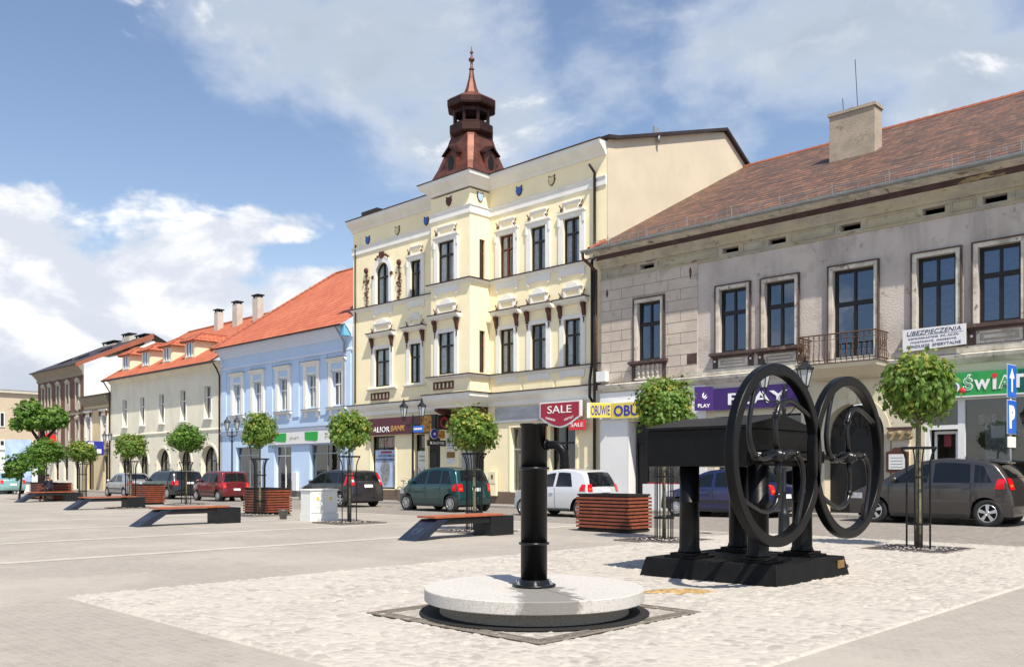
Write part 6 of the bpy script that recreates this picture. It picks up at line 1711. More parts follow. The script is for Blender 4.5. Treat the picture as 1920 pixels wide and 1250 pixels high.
t = thing('junction_box', 'small white box on the wall at the left corner of the grey house', 'junction box', (.22, -.6, 4.8)); panel(t, .0, .44, -.66, -.44, 4.80, 5.18, 'sign_white', 'box', .01)
t = thing('menu_board', 'dark framed menu board with a white sheet beside the arched gateway', 'menu board', (11.1, -.6, 1.5))
mb = MB(); mb.prism([(10.78, 1.42), (11.40, 1.42), (11.40, 2.0), (11.25, 2.04), (11.18, 2.13), (11.0, 2.13), (10.93, 2.04), (10.78, 2.0)], -.60, -.505); mb.build('frame', 'ornament_brown', t)
panel(t, 10.86, 11.32, -.608, -.601, 1.50, 1.94, 'sign_white', 'sheet')
for k in range(4): panel(t, 10.92, 11.26, -.611, -.609, 1.56 + k * .09, 1.575 + k * .09, 'grey_letter', 'text_line')
t = thing('shop_sign', 'small red round sign on the brown house at the far left', 'sign', (-58, -.5, 3.9)); mb = MB(); mb.lathe([(.5, -.06), (.5, .06)], (-57.9, -.6, 4.2), 20, 'x', smooth=False); mb.build('disc', 'small_sale_red', t); mb = MB(); mb.tube([(-57.9, -.6, 4.7), (-57.9, -.05, 4.7)], .03, 6); mb.build('bracket', 'iron_black', t)
t = thing('hanging_sign', 'blue and white hanging sign on the low house beside the lamp', 'sign', (-47.6, -.7, 2.8))
panel(t, -47.66, -47.56, -1.5, -.25, 2.75, 3.75, 'blue_letter', 'sign_panel')
for (y, z) in ((-1.4, 3.35), (-1.4, 2.85), (-.85, 2.85)): panel(t, -47.555, -47.545, y, y + .42, z, z + .32, 'sign_white', 'white_patch')
t = thing('street_sign', 'small blue street name plate fixed beside the lamp post at the bank', 'sign', (-5.3, -4.9, 3.0))
panel(t, -5.55, -4.95, -4.93, -4.90, 2.95, 3.2, 'sign_blue', 'plate')
panel(t, -5.50, -5.02, -4.936, -4.931, 3.04, 3.12, 'sign_white', 'text_line')

# parking sign
sx, sy = at(1895, 24.0); sy = -1.15; sx = fac(1894, 800, sy)[0]
t = thing('parking_sign', 'blue traffic sign with a white arrow above a white P on a grey pole', 'traffic sign', (sx, sy, .1))
mb = MB(); mb.tube([(sx, sy, .1), (sx, sy, 4.05)], .035, 10); mb.build('pole', 'zinc', t)
sa_ = R(86)
def splate(name, u0, u1, z0, z1, m_, push=.0, th=.02):
    P = Vector((sx + .045, sy, 0)); d = Vector((math.cos(sa_), math.sin(sa_), 0)); n = Vector((d.y, -d.x, 0))
    mb = MB(); slab_between(mb, P + d * u0, P + d * u1, z0, z1, th, push); return mb.build(name, m_, t)
splate('arrow_plate', -.30, .30, 3.36, 4.20, 'sign_blue'); splate('plate_border', -.312, .312, 3.345, 4.215, 'sign_white', -.008, .008)
splate('parking_plate', -.30, .30, 2.42, 3.28, 'sign_blue'); splate('plate_border', -.312, .312, 2.405, 3.295, 'sign_white', -.008, .008)
splate('arrow_shaft', -.05, .05, 3.50, 3.90, 'letter_white', .004, .004)
P = Vector((sx + .045, sy, 0)); d = Vector((math.cos(sa_), math.sin(sa_), 0)); n = Vector((d.y, -d.x, 0))
mb = MB(); tri = [P - d * .17 + Vector((0, 0, 3.85)), P + d * .17 + Vector((0, 0, 3.85)), P + Vector((0, 0, 4.12))]
mb.add([p + n * .001 for p in tri] + [p + n * .0045 for p in tri], [(0, 2, 1), (3, 4, 5), (0, 1, 4, 3), (1, 2, 5, 4), (2, 0, 3, 5)]); mb.build('arrow_head', 'letter_white', t)
text_mesh(t, 'P', 'letter_white', tuple(P + n * .004 + Vector((0, 0, 2.85))), .60, .38, ang=sa_, depth=.003, bold=.06)
splate('small_plate', -.28, .28, 2.06, 2.34, 'sign_white')

# ------------------------------------------------------------------ double street lamps
def make_lamp():
    t = thing('street_lamp', '', 'street lamp', (0, 0, 0), 'double lantern street lamps')
    mb = MB(); mb.lathe([(.17, 0), (.17, .10), (.13, .14), (.12, .55), (.14, .60), (.10, .66), (.055, .8), (.05, 1.1), (.07, 1.14), (.05, 1.18), (.042, 3.0), (.06, 3.04), (.04, 3.08), (.038, 3.35), (.055, 3.42), (.03, 3.5), (.045, 3.56), (.012, 3.64), (0, 3.72)], (0, 0, 0), 14)
    mb.build('pole', 'lamp_iron', t)
    mb = MB()
    for s in (-1, 1):
        mb.tube([(0, 0, 3.18), (s * .15, 0, 3.26), (s * .32, 0, 3.24), (s * .43, 0, 3.30), (s * .45, 0, 3.42)], [.028, .024, .022, .02, .02], 8)
        mb.tube([(s * .04, 0, 2.92), (s * .16, 0, 2.98), (s * .24, 0, 3.10), (s * .20, 0, 3.20), (s * .12, 0, 3.19)], .014, 6)
        for q in range(4):
            a = q * PI / 2 + PI / 4; mb.tube([(s * .45, 0, 3.42), (s * .45 + .07 * math.cos(a), .07 * math.sin(a), 3.47), (s * .45 + .075 * math.cos(a), .075 * math.sin(a), 3.55)], .01, 5)
    mb.build('arms', 'lamp_iron', t)
    for s in (-1, 1):
        x = s * .45; mb = MB(); n = 6
        mb.lathe([(.085, 3.55), (.105, 3.57), (.085, 3.585)], (x, 0, 0), 6, smooth=False)
        for k in range(n):
            a = k * PI / 3; mb.tube([(x + .08 * math.cos(a), .08 * math.sin(a), 3.58), (x + .165 * math.cos(a), .165 * math.sin(a), 3.95)], .011, 5)
        mb.lathe([(.185, 3.94), (.20, 3.955), (.19, 3.975), (.13, 4.04), (.07, 4.10), (.05, 4.13), (.065, 4.15), (.03, 4.18), (.03, 4.20), (.04, 4.22), (.012, 4.26), (0, 4.30)], (x, 0, 0), 6, smooth=False)
        for k in range(n): a = k * PI / 3; mb.lathe([(0, 3.97), (.02, 3.985), (0, 4.01)], (x + .185 * math.cos(a), .185 * math.sin(a), 0), 5)
        l_ = mb.build('lantern', 'lamp_iron', t)
        mb = MB(); mb.lathe([(.076, 3.585), (.158, 3.94)], (x, 0, 0), 6, smooth=False); mb.build('lantern_glass', 'lamp_glass', l_)
    return t
lp = make_lamp()
L2x, L2y = at(774, 34.6); L1x, L1y = at(435, 45); L3x, L3y = at(201, 61); L4x, L4y = at(1470, 18.6); L5x, L5y = at(133, 58)
lp.location = (L4x, L4y, 0); lp.rotation_euler = (0, 0, R(18)); lp.scale = (.92, .92, .89)
lp['label'] = 'double lantern street lamp largely hidden behind the two black flywheels'
dup(lp, (L2x, L2y, 0), R(15), 'double lantern street lamp in front of the maroon bank sign').scale = (.95, .95, 1.0)
dup(lp, (L1x, L1y, 0), R(10), 'double lantern street lamp in front of the left end of the blue house').scale = (.85, .85, 1.0)
dup(lp, (L3x, L3y, 0), R(5), 'double lantern street lamp in front of the low house, farthest of the lamps').scale = (.85, .85, 1.0)

# ------------------------------------------------------------------ benches, planters, cabinet, bucket
def make_bench():
    t = thing('park_bench', '', 'bench', (0, 0, 0), 'benches of wood slats on a slanted plate and a block')
    W = .56
    mb = MB(); mb.hexa([(0, 0, 0), (W, 0, 0), (W, .30, 0), (0, .30, 0)], [(0, .66, .42), (W, .66, .42), (W, .96, .42), (0, .96, .42)]); leg = mb.build('slanted_leg', 'bench_blue', t, bevel=.006)
    # the faint crest cut into the slanted face
    d = Vector((0, .66, .42)).normalized(); n = Vector((0, -.42, .66)).normalized()
    def q_(u, v): return Vector((u, 0, 0)) + d * v + n * .002
    mb = MB(); 
    pts = [q_(.28 + a, .38 + b) for a, b in ((-.11, -.02), (-.08, -.10), (0, -.15), (.08, -.10), (.11, -.02), (.10, .08), (.02, .05), (-.06, .09), (-.11, -.02))]
    mb.tube(pts, .005, 4); mb.tube([q_(.20, .62), q_(.17, .56), q_(.20, .54)], .005, 4); mb.tube([q_(.24, .36), q_(.34, .40)], .005, 4)
    mb.build('engraved_crest', 'crest_line', leg)
    mb = MB(); mb.box(.03, W - .03, .70, 2.45, .30, .418); mb.build('beam', 'bench_black', t)
    mb = MB(); mb.box(0, W, 2.20, 2.92, 0, .44); mb.build('block', 'bench_black', t, bevel=.006)
    mb = MB(); n_ = 14
    # cross slats, each running across the bench
    y0, y1 = .56, 2.58; k = 0
    N = 6
    for i in range(N):
        x0 = -.02 + (W + .04) * i / N; mb.box(x0 + .004, x0 + (W + .04) / N - .004, y0, y1, .445, .485)
    mb.build('seat', 'bench_wood', t, bevel=.003)
    return t
bn = make_bench()
bn.location = (6.46, -15.22, 0); bn['label'] = 'nearest slatted bench with a slanted blue leg, left of the hand pump'
dup(bn, (-2.35, -17.15, 0), 0, 'slatted bench standing free in the middle of the paved square, left of the white cabinet')
dup(bn, (-14.6, -14.55, 0), 0, 'slatted bench in front of the planter with the silver and black cars behind', scale=1.0)
dup(bn, (-25.5, -13.0, 0), 0, 'farthest slatted bench where the person in dark clothes sits')
def make_planter():
    t = thing('planter', '', 'planter', (0, 0, 0), 'square planters clad in wooden slats')
    W, D, H = 1.56, .92, .90
    mb = MB(); mb.box(-W + .05, -.05, .05, D - .05, .03, H - .05); mb.build('inner_box', 'planter_inner', t)
    mb = MB(); mb.ring([(-W + .02, .02), (-.02, .02), (-.02, D - .02), (-W + .02, D - .02)], [(-W + .08, .08), (-.08, .08), (-.08, D - .08), (-W + .08, D - .08)], H - .05, H, 'z'); mb.build('rim', 'planter_inner', t)
    mb = MB(); mb.box(-W + .03, -.03, .03, D - .03, .02, .07); mb.build('base_frame', 'planter_inner', t)
    mb = MB(); mb.box(-W + .1, -.1, .1, D - .1, H - .12, H - .035); mb.build('soil', 'soil', t)
    for k in range(9):
        z = .10 + k * .084; mb = MB()
        o = .012 if k % 2 else 0
        mb.box(-W - o, 0 + o, -.0, .035, z, z + .052); mb.box(-W - o, o, D - .035, D, z, z + .052)
        mb.box(-.035, 0, .036 - .05 * (k % 2 == 0), D - .036 + .05 * (k % 2 == 0), z + .001, z + .053) if k % 2 == 0 else mb.box(-.035, 0, .036, D - .036, z, z + .052)
        mb.box(-W, -W + .035, .036, D - .036, z, z + .052)
        mb.build('slat_row', 'slat_wood', t)
    return t
pl_ = make_planter()
pl_.location = (8.74, -10.30, 0); pl_['label'] = 'nearest slatted wooden planter between the hand pump and the black machine'
dup(pl_, (-5.05, -11.5, 0), 0, 'slatted wooden planter behind the bucket, beside the white cabinet')
dup(pl_, (-17.6, -10.12, 0), 0, 'slatted wooden planter in front of the black estate car')
dup(pl_, (-26.0, -11.05, 0), 0, 'slatted wooden planter just right of the sitting person')
p5x, p5y = gr(74, 936)
dup(pl_, (p5x, p5y, 0), 0, 'slatted wooden planter at the far left, left of the sitting person')
t = thing('utility_cabinet', 'white electrical cabinet with two doors on the square in front of the dark grey car', 'cabinet', (-.9, -12.1, 0))
mb = MB(); x0, x1, y0, y1 = -1.52, -.98, -12.5, -11.52
mb.box(x0, x1, y0, y1, .0, .20); mb.build('plinth', 'cabinet', t)
mb = MB(); mb.box(x0 + .02, x1 - .02, y0 + .02, y1 - .02, .201, .88); mb.build('body', 'cabinet', t, bevel=.008)
mb = MB(); mb.box(x0 - .01, x1 + .01, y0 - .01, y1 + .01, .881, .93); mb.build('lid', 'cabinet', t, bevel=.01)
for (a, b) in ((y0 + .05, (y0 + y1) / 2 - .01), ((y0 + y1) / 2 + .01, y1 - .05)):
    mb = MB(); mb.box(x1 - .02, x1 - .008, a, b, .24, .86); d_ = mb.build('door', 'cabinet', t, bevel=.003)
    mb = MB(); mb.box(x1 - .007, x1 - .003, (a + b) / 2 - .04, (a + b) / 2 + .04, .60, .70); mb.build('warning_label', 'yellow_sign', d_)
bx_, by_ = gr(531, 973)
t = thing('bucket', 'small grey zinc bucket on the paving in front of the planter', 'bucket', (bx_, by_, 0))
mb = MB(); mb.lathe([(.10, 0), (.14, .26), (.15, .27), (.15, .285), (.135, .285), (.128, .26), (.09, .02), (0, .02)], (bx_, by_, 0), 20); mb.build('pail', 'zinc_bucket', t)
mb = MB(); mb.tube([(bx_ + .145 * math.cos(q), by_ + .05 + .02 * math.sin(q), .27 - .08 * math.sin(q)) for q in [PI * k / 10 for k in range(11)]], .006, 5); mb.build('handle', 'zinc_bucket', t)

# ------------------------------------------------------------------ globe maples with iron guards
def leaf_mat(name, a, b, young):
    m = bpy.data.materials.new(name); m.use_nodes = True
    T = NT(m.node_tree); p = T.n['Principled BSDF']; out = [n for n in T.n if n.type == 'OUTPUT_MATERIAL'][0]
    at_ = T.new('ShaderNodeAttribute', attribute_name='tint'); yg = T.new('ShaderNodeAttribute', attribute_name='young')
    c = T.mix(at_.outputs['Fac'], a, b); c = T.mix(yg.outputs['Fac'], c, young)
    T.l.new(c, p.inputs['Base Color']); p.inputs['Roughness'].default_value = .5; p.inputs['Specular IOR Level'].default_value = .35
    tr = T.new('ShaderNodeBsdfTranslucent'); c2 = T.mix(.5, c, (.30, .42, .03)); T.l.new(c2, tr.inputs[0])
    mx = T.new('ShaderNodeMixShader'); mx.inputs[0].default_value = .32
    T.l.new(p.outputs[0], mx.inputs[1]); T.l.new(tr.outputs[0], mx.inputs[2]); T.l.new(mx.outputs[0], out.inputs[0])
    M[name] = m
leaf_mat('maple_leaf', (.055, .135, .018), (.185, .285, .045), (.40, .36, .07))
leaf_mat('dark_leaf', (.05, .13, .015), (.12, .24, .03), (.22, .30, .05))
LEAF = [(0, -.5), (.14, -.22), (.42, -.34), (.34, -.06), (.50, .10), (.24, .14), (.20, .30), (0, .56), (-.20, .30), (-.24, .14), (-.50, .10), (-.34, -.06), (-.42, -.34), (-.14, -.22)]
def crown_mesh(name, seed, lobes, count, size, matn, youngtop=.25, interior=.25, young_side=None):
    """leaves spread through lobes = [(cx,cy,cz,rx,ry,rz)]"""
    rng = random.Random(seed)
    vs = []; fs = []; tint = []; yng = []
    vol = [l[3] * l[4] * l[5] for l in lobes]; tot = sum(vol)
    # sprays: leaves hang together on shoots
    shoots = []
    for l, v in zip(lobes, vol):
        for _ in range(int(count / 7 * v / tot)):
            z = rng.uniform(-1, 1); q = rng.uniform(0, 2 * PI); s = math.sqrt(1 - z * z)
            r_ = (rng.random() ** (.9 if rng.random() < interior else .16))
            wob = 1 + .15 * math.sin(3.1 * q + seed) * math.cos(2.7 * z + seed * .7) + rng.uniform(-.13, .13)
            if z < -.35: wob *= .93
            p = (s * math.cos(q) * r_ * wob, s * math.sin(q) * r_ * wob, z * r_ * wob)
            shoots.append((l, p, r_))
    for (l, p, r_) in shoots:
        c = Vector((l[0] + p[0] * l[3], l[1] + p[1] * l[4], l[2] + p[2] * l[5])); out = Vector((p[0], p[1], p[2] * .8)).normalized()
        st = rng.random()
        yp = youngtop * (1.6 if p[2] > .35 else .55) * (1 if r_ > .8 else .2)
        isy = rng.random() < yp
        for k in range(7):
            pos = c + Vector((rng.gauss(0, .065), rng.gauss(0, .065), rng.gauss(0, .05)))
            n = (out * 1.0 + Vector((rng.gauss(0, .5), rng.gauss(0, .5), .45 + rng.gauss(0, .4)))).normalized()
            dn = (out * .6 + Vector((rng.gauss(0, .3), rng.gauss(0, .3), -.9))); dn = (dn - n * dn.dot(n)).normalized(); sd_ = n.cross(dn)
            s = size * rng.uniform(.65, 1.2); o = len(vs)
            for (u, v) in LEAF:
                vs.append(pos + sd_ * (u * s) + dn * (v * s) - n * (abs(u) * s * .30 + max(0, v) ** 2 * s * .35))
            vs.append(pos)
            m_ = len(LEAF)
            fs += [(o + i, o + (i + 1) % m_, o + m_) for i in range(m_)]
            tv = min(1, max(0, .35 * st + .65 * rng.random())); yv = (rng.uniform(.4, 1) if isy and rng.random() < .8 else 0)
            tint += [tv] * (m_ + 1); yng += [yv] * (m_ + 1)
    me = bpy.data.meshes.new(name)
    me.from_pydata([tuple(v) for v in vs], [], fs)
    a = me.attributes.new('tint', 'FLOAT', 'POINT'); a.data.foreach_set('value', tint)
    a = me.attributes.new('young', 'FLOAT', 'POINT'); a.data.foreach_set('value', yng)
    me.polygons.foreach_set('use_smooth', [True] * len(fs))
    me.materials.append(M[matn])
    return me
U = .62
def globe_lobes(seed):
    r = random.Random(seed); L = [(0, 0, 0, U * .86, U * .86, U * .84)]
    for k in range(7):
        q = k * 2 * PI / 7 + r.uniform(-.3, .3); z = r.uniform(-.42, .38)
        L.append((U * .46 * math.cos(q), U * .46 * math.sin(q), U * z, U * .54, U * .54, U * .56))
    L.append((r.uniform(-.1, .1), r.uniform(-.1, .1), U * .48, U * .5, U * .5, U * .45))
    return L
CRN = [crown_mesh('crown', 11 + k, globe_lobes(k), 4500, .094, 'maple_leaf' if k < 3 else 'dark_leaf', .22 if k < 3 else .06) for k in range(4)]
def globe_tree(x, y, zt, zb, w, label, variant, trunk=.034, lean=0.0, rz=0.0, guard=None, grate=True, tmat='bark'):
    t = thing('maple_tree', label, 'tree', (x, y, 0), 'clipped globe maples in a row on the square')
    zc = (zt + zb) / 2
    mb = MB(); mb.tube([(x, y, 0), (x + .01, y, .6), (x + lean * .5 - .008, y + .006, 1.2), (x + lean, y, zb + .1), (x + lean, y, zc)], [trunk * 1.2, trunk, trunk * .96, trunk * .92, trunk * .7], 9)
    tr = mb.build('trunk', tmat, t)
    mb = MB(); rg = random.Random(variant * 7 + int(x * 3))
    for k in range(9):
        q = k * 2.4; e = rg.uniform(.2, .9); L = w * .38
        p0 = Vector((x + lean, y, zb + .05 + .25 * k / 9)); p2 = p0 + Vector((math.cos(q) * L, math.sin(q) * L, L * e)); p1 = (p0 + p2) / 2 + Vector((0, 0, .05))
        mb.tube([p0, p1, p2], [trunk * .5, trunk * .3, trunk * .12], 5)
    mb.build('branches', tmat, tr)
    c = bpy.data.objects.new('crown', CRN[variant]); COL.objects.link(c); c.parent = t; c.location = (lean, 0, zc)
    s = w / (2 * U * 1.0); c.scale = (s, s, (zt - zb) / (2 * U * .94)); c.rotation_euler = (0, 0, rz)
    return t
def make_guard():
    t = thing('tree_guard', '', 'tree guard', (0, 0, 0), 'black iron tree guards')
    H = 1.72
    for k in range(4):
        a = k * PI / 2 + .5
        c, s = math.cos(a), math.sin(a)
        for off in (-.10, .10):
            ca, sa_ = math.cos(a + off * 1.6), math.sin(a + off * 1.6)
            mb = MB(); r0 = .19
            mb.tube([(ca * r0, sa_ * r0, 0), (ca * r0, sa_ * r0, H - .25), (ca * (r0 + .03), sa_ * (r0 + .03), H - .12), (ca * (r0 + .09), sa_ * (r0 + .09), H)], .012, 6)
            mb.build('bar', 'guard_iron', t)
    for (z, r_) in ((.42, .19), (1.22, .19), (H, .28)):
        mb = MB(); mb.lathe([(r_ - .006, z - .018), (r_ + .012, z - .018), (r_ + .012, z + .018), (r_ - .006, z + .018), (r_ - .006, z - .018)], (0, 0, 0), 20, smooth=False)
        mb.build('hoop', 'guard_iron', t)
    return t
def make_grate():
    t = thing('tree_grate', '', 'tree grate', (0, 0, 0), 'square tree pits set into the paving')
    h = .74
    mb = MB(); mb.ring([(-h, -h), (h, -h), (h, h), (-h, h)], [(-h + .05, -h + .05), (h - .05, -h + .05), (h - .05, h - .05), (-h + .05, h - .05)], .006, .034, 'z'); mb.build('frame', 'grate_iron', t)
    mb = MB(); mb.open = True; mb.quad((-h + .04, -h + .04, .028), (h - .04, -h + .04, .028), (h - .04, h - .04, .028), (-h + .04, h - .04, .028)); mb.build('gravel', 'gravel', t)
    mb = MB(); rg = random.Random(4)
    for k in range(90):
        x, y = rg.uniform(-h + .08, h - .08) * rg.random() ** .4, rg.uniform(-h + .08, h - .08) * rg.random() ** .4; r_ = rg.uniform(.012, .028)
        mb.lathe([(0, .03), (r_, .032), (r_ * .8, .03 + r_ * .8), (0, .03 + r_)], (x, y, 0), 5, phase=rg.random() * 3, smooth=True)
    tag(mb.build('pebbles', 'pebble', t), kind='stuff')
    return t
gd = make_guard(); gt = make_grate()
TREES = [  # base px, crown top px, crown bottom px, crown width px, variant, label word
    ((1722, 1030), 655, 803, 142, 0, 'globe maple right of the flywheels, in front of the dark brown car'),
    ((1245, 1013), 705, 812, 118, 1, 'globe maple with yellowish top rising behind the black machine box'),
    ((889, 996), 762, 850, 102, 2, 'globe maple in front of the green car and the bay'),
    ((655, 980), 766, 848, 86, 0, 'globe maple in front of the dark grey car, right of the white cabinet'),
    ((487, 966), 771, 840, 68, 1, 'globe maple in front of the slatted planter and the blue house'),
    ((349, 946), 795, 850, 74, 3, 'globe maple beside the red car, in front of the cream arcades'),
    ((245, 952), 811, 859, 62, 1, 'small yellowish globe maple in front of the silver car'),
    ((155, 938), 825, 868, 58, 2, 'globe maple beside the dark doorway left of the silver car'),
    ((87, 940), 823, 870, 74, 3, 'low bushy globe maple beside the sitting person')]
names_ = ['right of the flywheels', 'behind the black machine', 'in front of the green car', 'beside the white cabinet', 'by the red car', 'beside the black estate car', 'in front of the silver car', 'left of the silver car', '']
for i, (b, ytop, ybot, wpx, var, lab) in enumerate(TREES):
    x, y = gr(*b); D = (x - CX) * ay + (y - CY) * by
    zt, zb = EYE + (HZ - ytop) / FP * D, EYE + (HZ - ybot) / FP * D; w = wpx / FP * D * .94
    globe_tree(x, y, zt, zb, w, lab, var, rz=i * 1.3, trunk=.036 if i else .05)
    if i < 8:
        g = gd if i == 0 else dup(gd, (x, y, 0))
        g.location = (x, y, .03); g.rotation_euler = (0, 0, i * .7); g['label'] = 'black iron tree guard round the maple ' + names_[i]
        if i == 0: g.scale = (1.05, 1.05, 1.06)
        k_ = gt if i == 0 else dup(gt, (x, y, 0))
        k_.location = (x, y, 0); k_['label'] = 'square iron-framed tree pit of dark gravel under the maple ' + names_[i]
x, y = at(78, 50)
t = thing('old_tree', 'larger double-crowned green tree rising behind the low maple at the left', 'tree', (x, y, 0))
mb = MB(); mb.tube([(x, y, 0), (x, y, 2.0), (x + .05, y + .05, 3.3), (x + .1, y, 3.9)], [.22, .18, .16, .10], 10); mb.tube([(x, y, 3.0), (x - .6, y - .6, 4.2)], [.12, .06], 8); mb.tube([(x, y, 3.0), (x + .6, y + .7, 4.1)], [.12, .06], 8)
mb.build('trunk', 'dark_bark', t)
me = crown_mesh('crown', 51, [(-.40, -.45, 4.62, .78, .78, .88), (-.85, -.85, 4.1, .55, .55, .45), (.48, .52, 4.5, .68, .68, .66), (.0, 0, 4.25, .7, .7, .5), (.8, .8, 4.35, .4, .4, .42)], 6000, .17, 'dark_leaf', .10)
c = bpy.data.objects.new('crown', me); COL.objects.link(c); c.parent = t
x, y = at(36, 47)
t = thing('shrub', 'loose dark green bushy tree at the far left below the larger tree', 'shrub', (x, y, 0))
me = crown_mesh('foliage', 61, [(0, 0, 1.9, .75, .75, .55), (.35, .5, 2.3, .6, .6, .4), (-.3, -.2, 1.5, .5, .5, .5), (.6, .7, 1.8, .5, .5, .5)], 1700, .17, 'dark_leaf', .05, interior=.6)
c = bpy.data.objects.new('foliage', me); COL.objects.link(c); c.parent = t
mb = MB(); mb.tube([(x, y, 0), (x + .05, y + .1, 1.2), (x + .1, y + .2, 2.0)], [.06, .05, .03], 7); mb.build('trunk', 'dark_bark', t)

# ------------------------------------------------------------------ cars
def paint(name, col, metal=.35, rough=.3):
    mat(name, col, rough, metal, coat=1.0)
    return name
class Car:
    def __init__(s, prof, L, half, belt, R_=.30, xf=.8, xr=3.2, ride=.20, lean=.28, bowf=.22, bowr=.14, taperf=.16, taperr=.10, glass0=None):
        s.prof = prof; s.L = L; s.half = half; s.belt = belt; s.R = R_; s.xf = xf; s.xr = xr; s.ride = ride; s.lean = lean
        s.bowf = bowf; s.bowr = bowr; s.tf = taperf; s.tr = taperr
        P = np.array(prof, float)
        # smooth the silhouette with a centripetal spline
        out = []
        for i in range(len(P) - 1):
            p0 = P[max(i - 1, 0)]; p1 = P[i]; p2 = P[i + 1]; p3 = P[min(i + 2, len(P) - 1)]
            for t in np.linspace(0, 1, 7)[:-1]:
                q = .5 * ((2 * p1) + (-p0 + p2) * t + (2*p0 - 5*p1 + 4*p2 - p3) * t**2 + (-p0 + 3*p1 - 3*p2 + p3) * t**3)
                lin = p1 + (p2 - p1) * t
                out.append(lin * .45 + q * .55)
        out.append(P[-1]); s.sil = np.array(out)
        s.topi = int(np.argmax(s.sil[:, 1]))
    def W(s, x, z):
        b = s.belt
        w = s.half
        tf = max(0, 1 - x / .9); tr = max(0, 1 - (s.L - x) / .8)
        w *= 1 - s.tf * tf ** 2 - s.tr * tr ** 2
        if z < b: w *= 1 - .035 * abs((z - (.55 + b) / 2) / .5) ** 2
        if z < .45: w -= .05 * (.45 - z)
        if z > b: w = w * .985 - (z - b) * s.lean
        return w
    def D(s, x, y, z):
        q = (y / s.half) ** 2
        wf = max(0, 1 - x / 1.3) ** 1.2; wr = max(0, 1 - (s.L - x) / 1.2) ** 1.2
        return (x + s.bowf * q * wf - s.bowr * q * wr, y, z)
    def roofz(s, x):
        i = s.topi; a = s.sil[:i + 1]; b = s.sil[i:]
        xs = np.concatenate([a[:, 0], b[1:, 0]]); zs = np.concatenate([a[:, 1], b[1:, 1]])
        best = -1
        for k in range(len(xs) - 1):
            x0, x1 = sorted((xs[k], xs[k + 1]))
            if x0 - 1e-6 <= x <= x1 + 1e-6 and x1 - x0 > 1e-6:
                t = (x - xs[k]) / (xs[k + 1] - xs[k]); best = max(best, zs[k] + t * (zs[k + 1] - zs[k]))
        return best
    def sill(s, x):
        z = s.ride + (.05 if x < .5 or x > s.L - .5 else 0)
        for xc in (s.xf, s.xr):
            d = abs(x - xc); Ra = s.R + .055
            if d < Ra: z = max(z, s.R + math.sqrt(Ra * Ra - d * d) * .97)
        return z
    def body(s):
        st = []
        mono = [tuple(p) for p in s.sil]
        # stations along the silhouette, made denser over the arches
        for k in range(len(mono) - 1):
            (xa, za), (xb, zb) = mono[k], mono[k + 1]
            n = max(1, int(abs(xb - xa) / .05))
            for i in range(n): t = i / n; st.append((xa + (xb - xa) * t, za + (zb - za) * t))
        st.append(mono[-1])
        rows = 9; mb = MB(); vs = []; K = None; r = .055
        for (x, zt) in st:
            zs = min(s.sill(x), zt - .02)
            ring = []
            rr = min(r, (zt - zs) * .4)
            ztt = zt - rr
            zl = [zs + (ztt - zs) * (j / rows) for j in range(rows + 1)]
            side = [(s.W(x, z), z) for z in zl]
            wt = side[-1][0]
            arc = [(wt - rr * (1 - math.cos(q)) * 1.3, ztt + rr * math.sin(q)) for q in (PI / 6, PI / 3, PI / 2 * .98)]
            wi = arc[-1][0]
            top = [(wi * u, zt + .035 * (1 - u * u) * min(1, wi)) for u in (.75, .45, .15)]
            half = side + arc + top
            full = [(-y, z) for y, z in half] + [(y, z) for y, z in half[::-1]]
            K = len(full)
            vs += [s.D(x, y, z) for y, z in full]
        n = len(st); fs = []
        for i in range(n - 1):
            for k in range(K - 1): fs.append((i*K + k, i*K + k + 1, (i+1)*K + k + 1, (i+1)*K + k))
        fs.append(tuple(range(K))); fs.append(tuple(range((n-1)*K + K - 1, (n-1)*K - 1, -1)))
        mb.smooth = True; mb.add(vs, fs); mb.open = False
        return mb
    def side_patch(s, mb, fn_bot, fn_top, x0b, x1b, x0t=None, x1t=None, off=.006, nx=8, nz=4, sides=(-1, 1)):
        x0t = x0b if x0t is None else x0t; x1t = x1b if x1t is None else x1t
        for sg in sides:
            vs = []
            for i in range(nx + 1):
                t = i / nx; xb, xt = x0b + (x1b - x0b) * t, x0t + (x1t - x0t) * t
                zb, zt = fn_bot(xb), fn_top(xt)
                for j in range(nz + 1):
                    q = j / nz; x = xb + (xt - xb) * q; z = zb + (zt - zb) * q
                    vs.append(s.D(x, sg * (s.W(x, z) + off), z))
            mb.smooth = True
            mb.add(vs, [(i*(nz+1) + j, (i+1)*(nz+1) + j, (i+1)*(nz+1) + j + 1, i*(nz+1) + j + 1) for i in range(nx) for j in range(nz)])
            mb.smooth = False
    def ends(s, rear):
        i = s.topi; a = s.sil[i:] if rear else s.sil[:i + 1][::-1]
        return a
    def end_x(s, z, rear):
        a = s.ends(rear)
        for k in range(len(a) - 1):
            if a[k][1] >= z >= a[k + 1][1]:
                t = (a[k][1] - z) / max(1e-6, a[k][1] - a[k + 1][1]); return a[k][0] + t * (a[k + 1][0] - a[k][0])
        return a[-1][0]
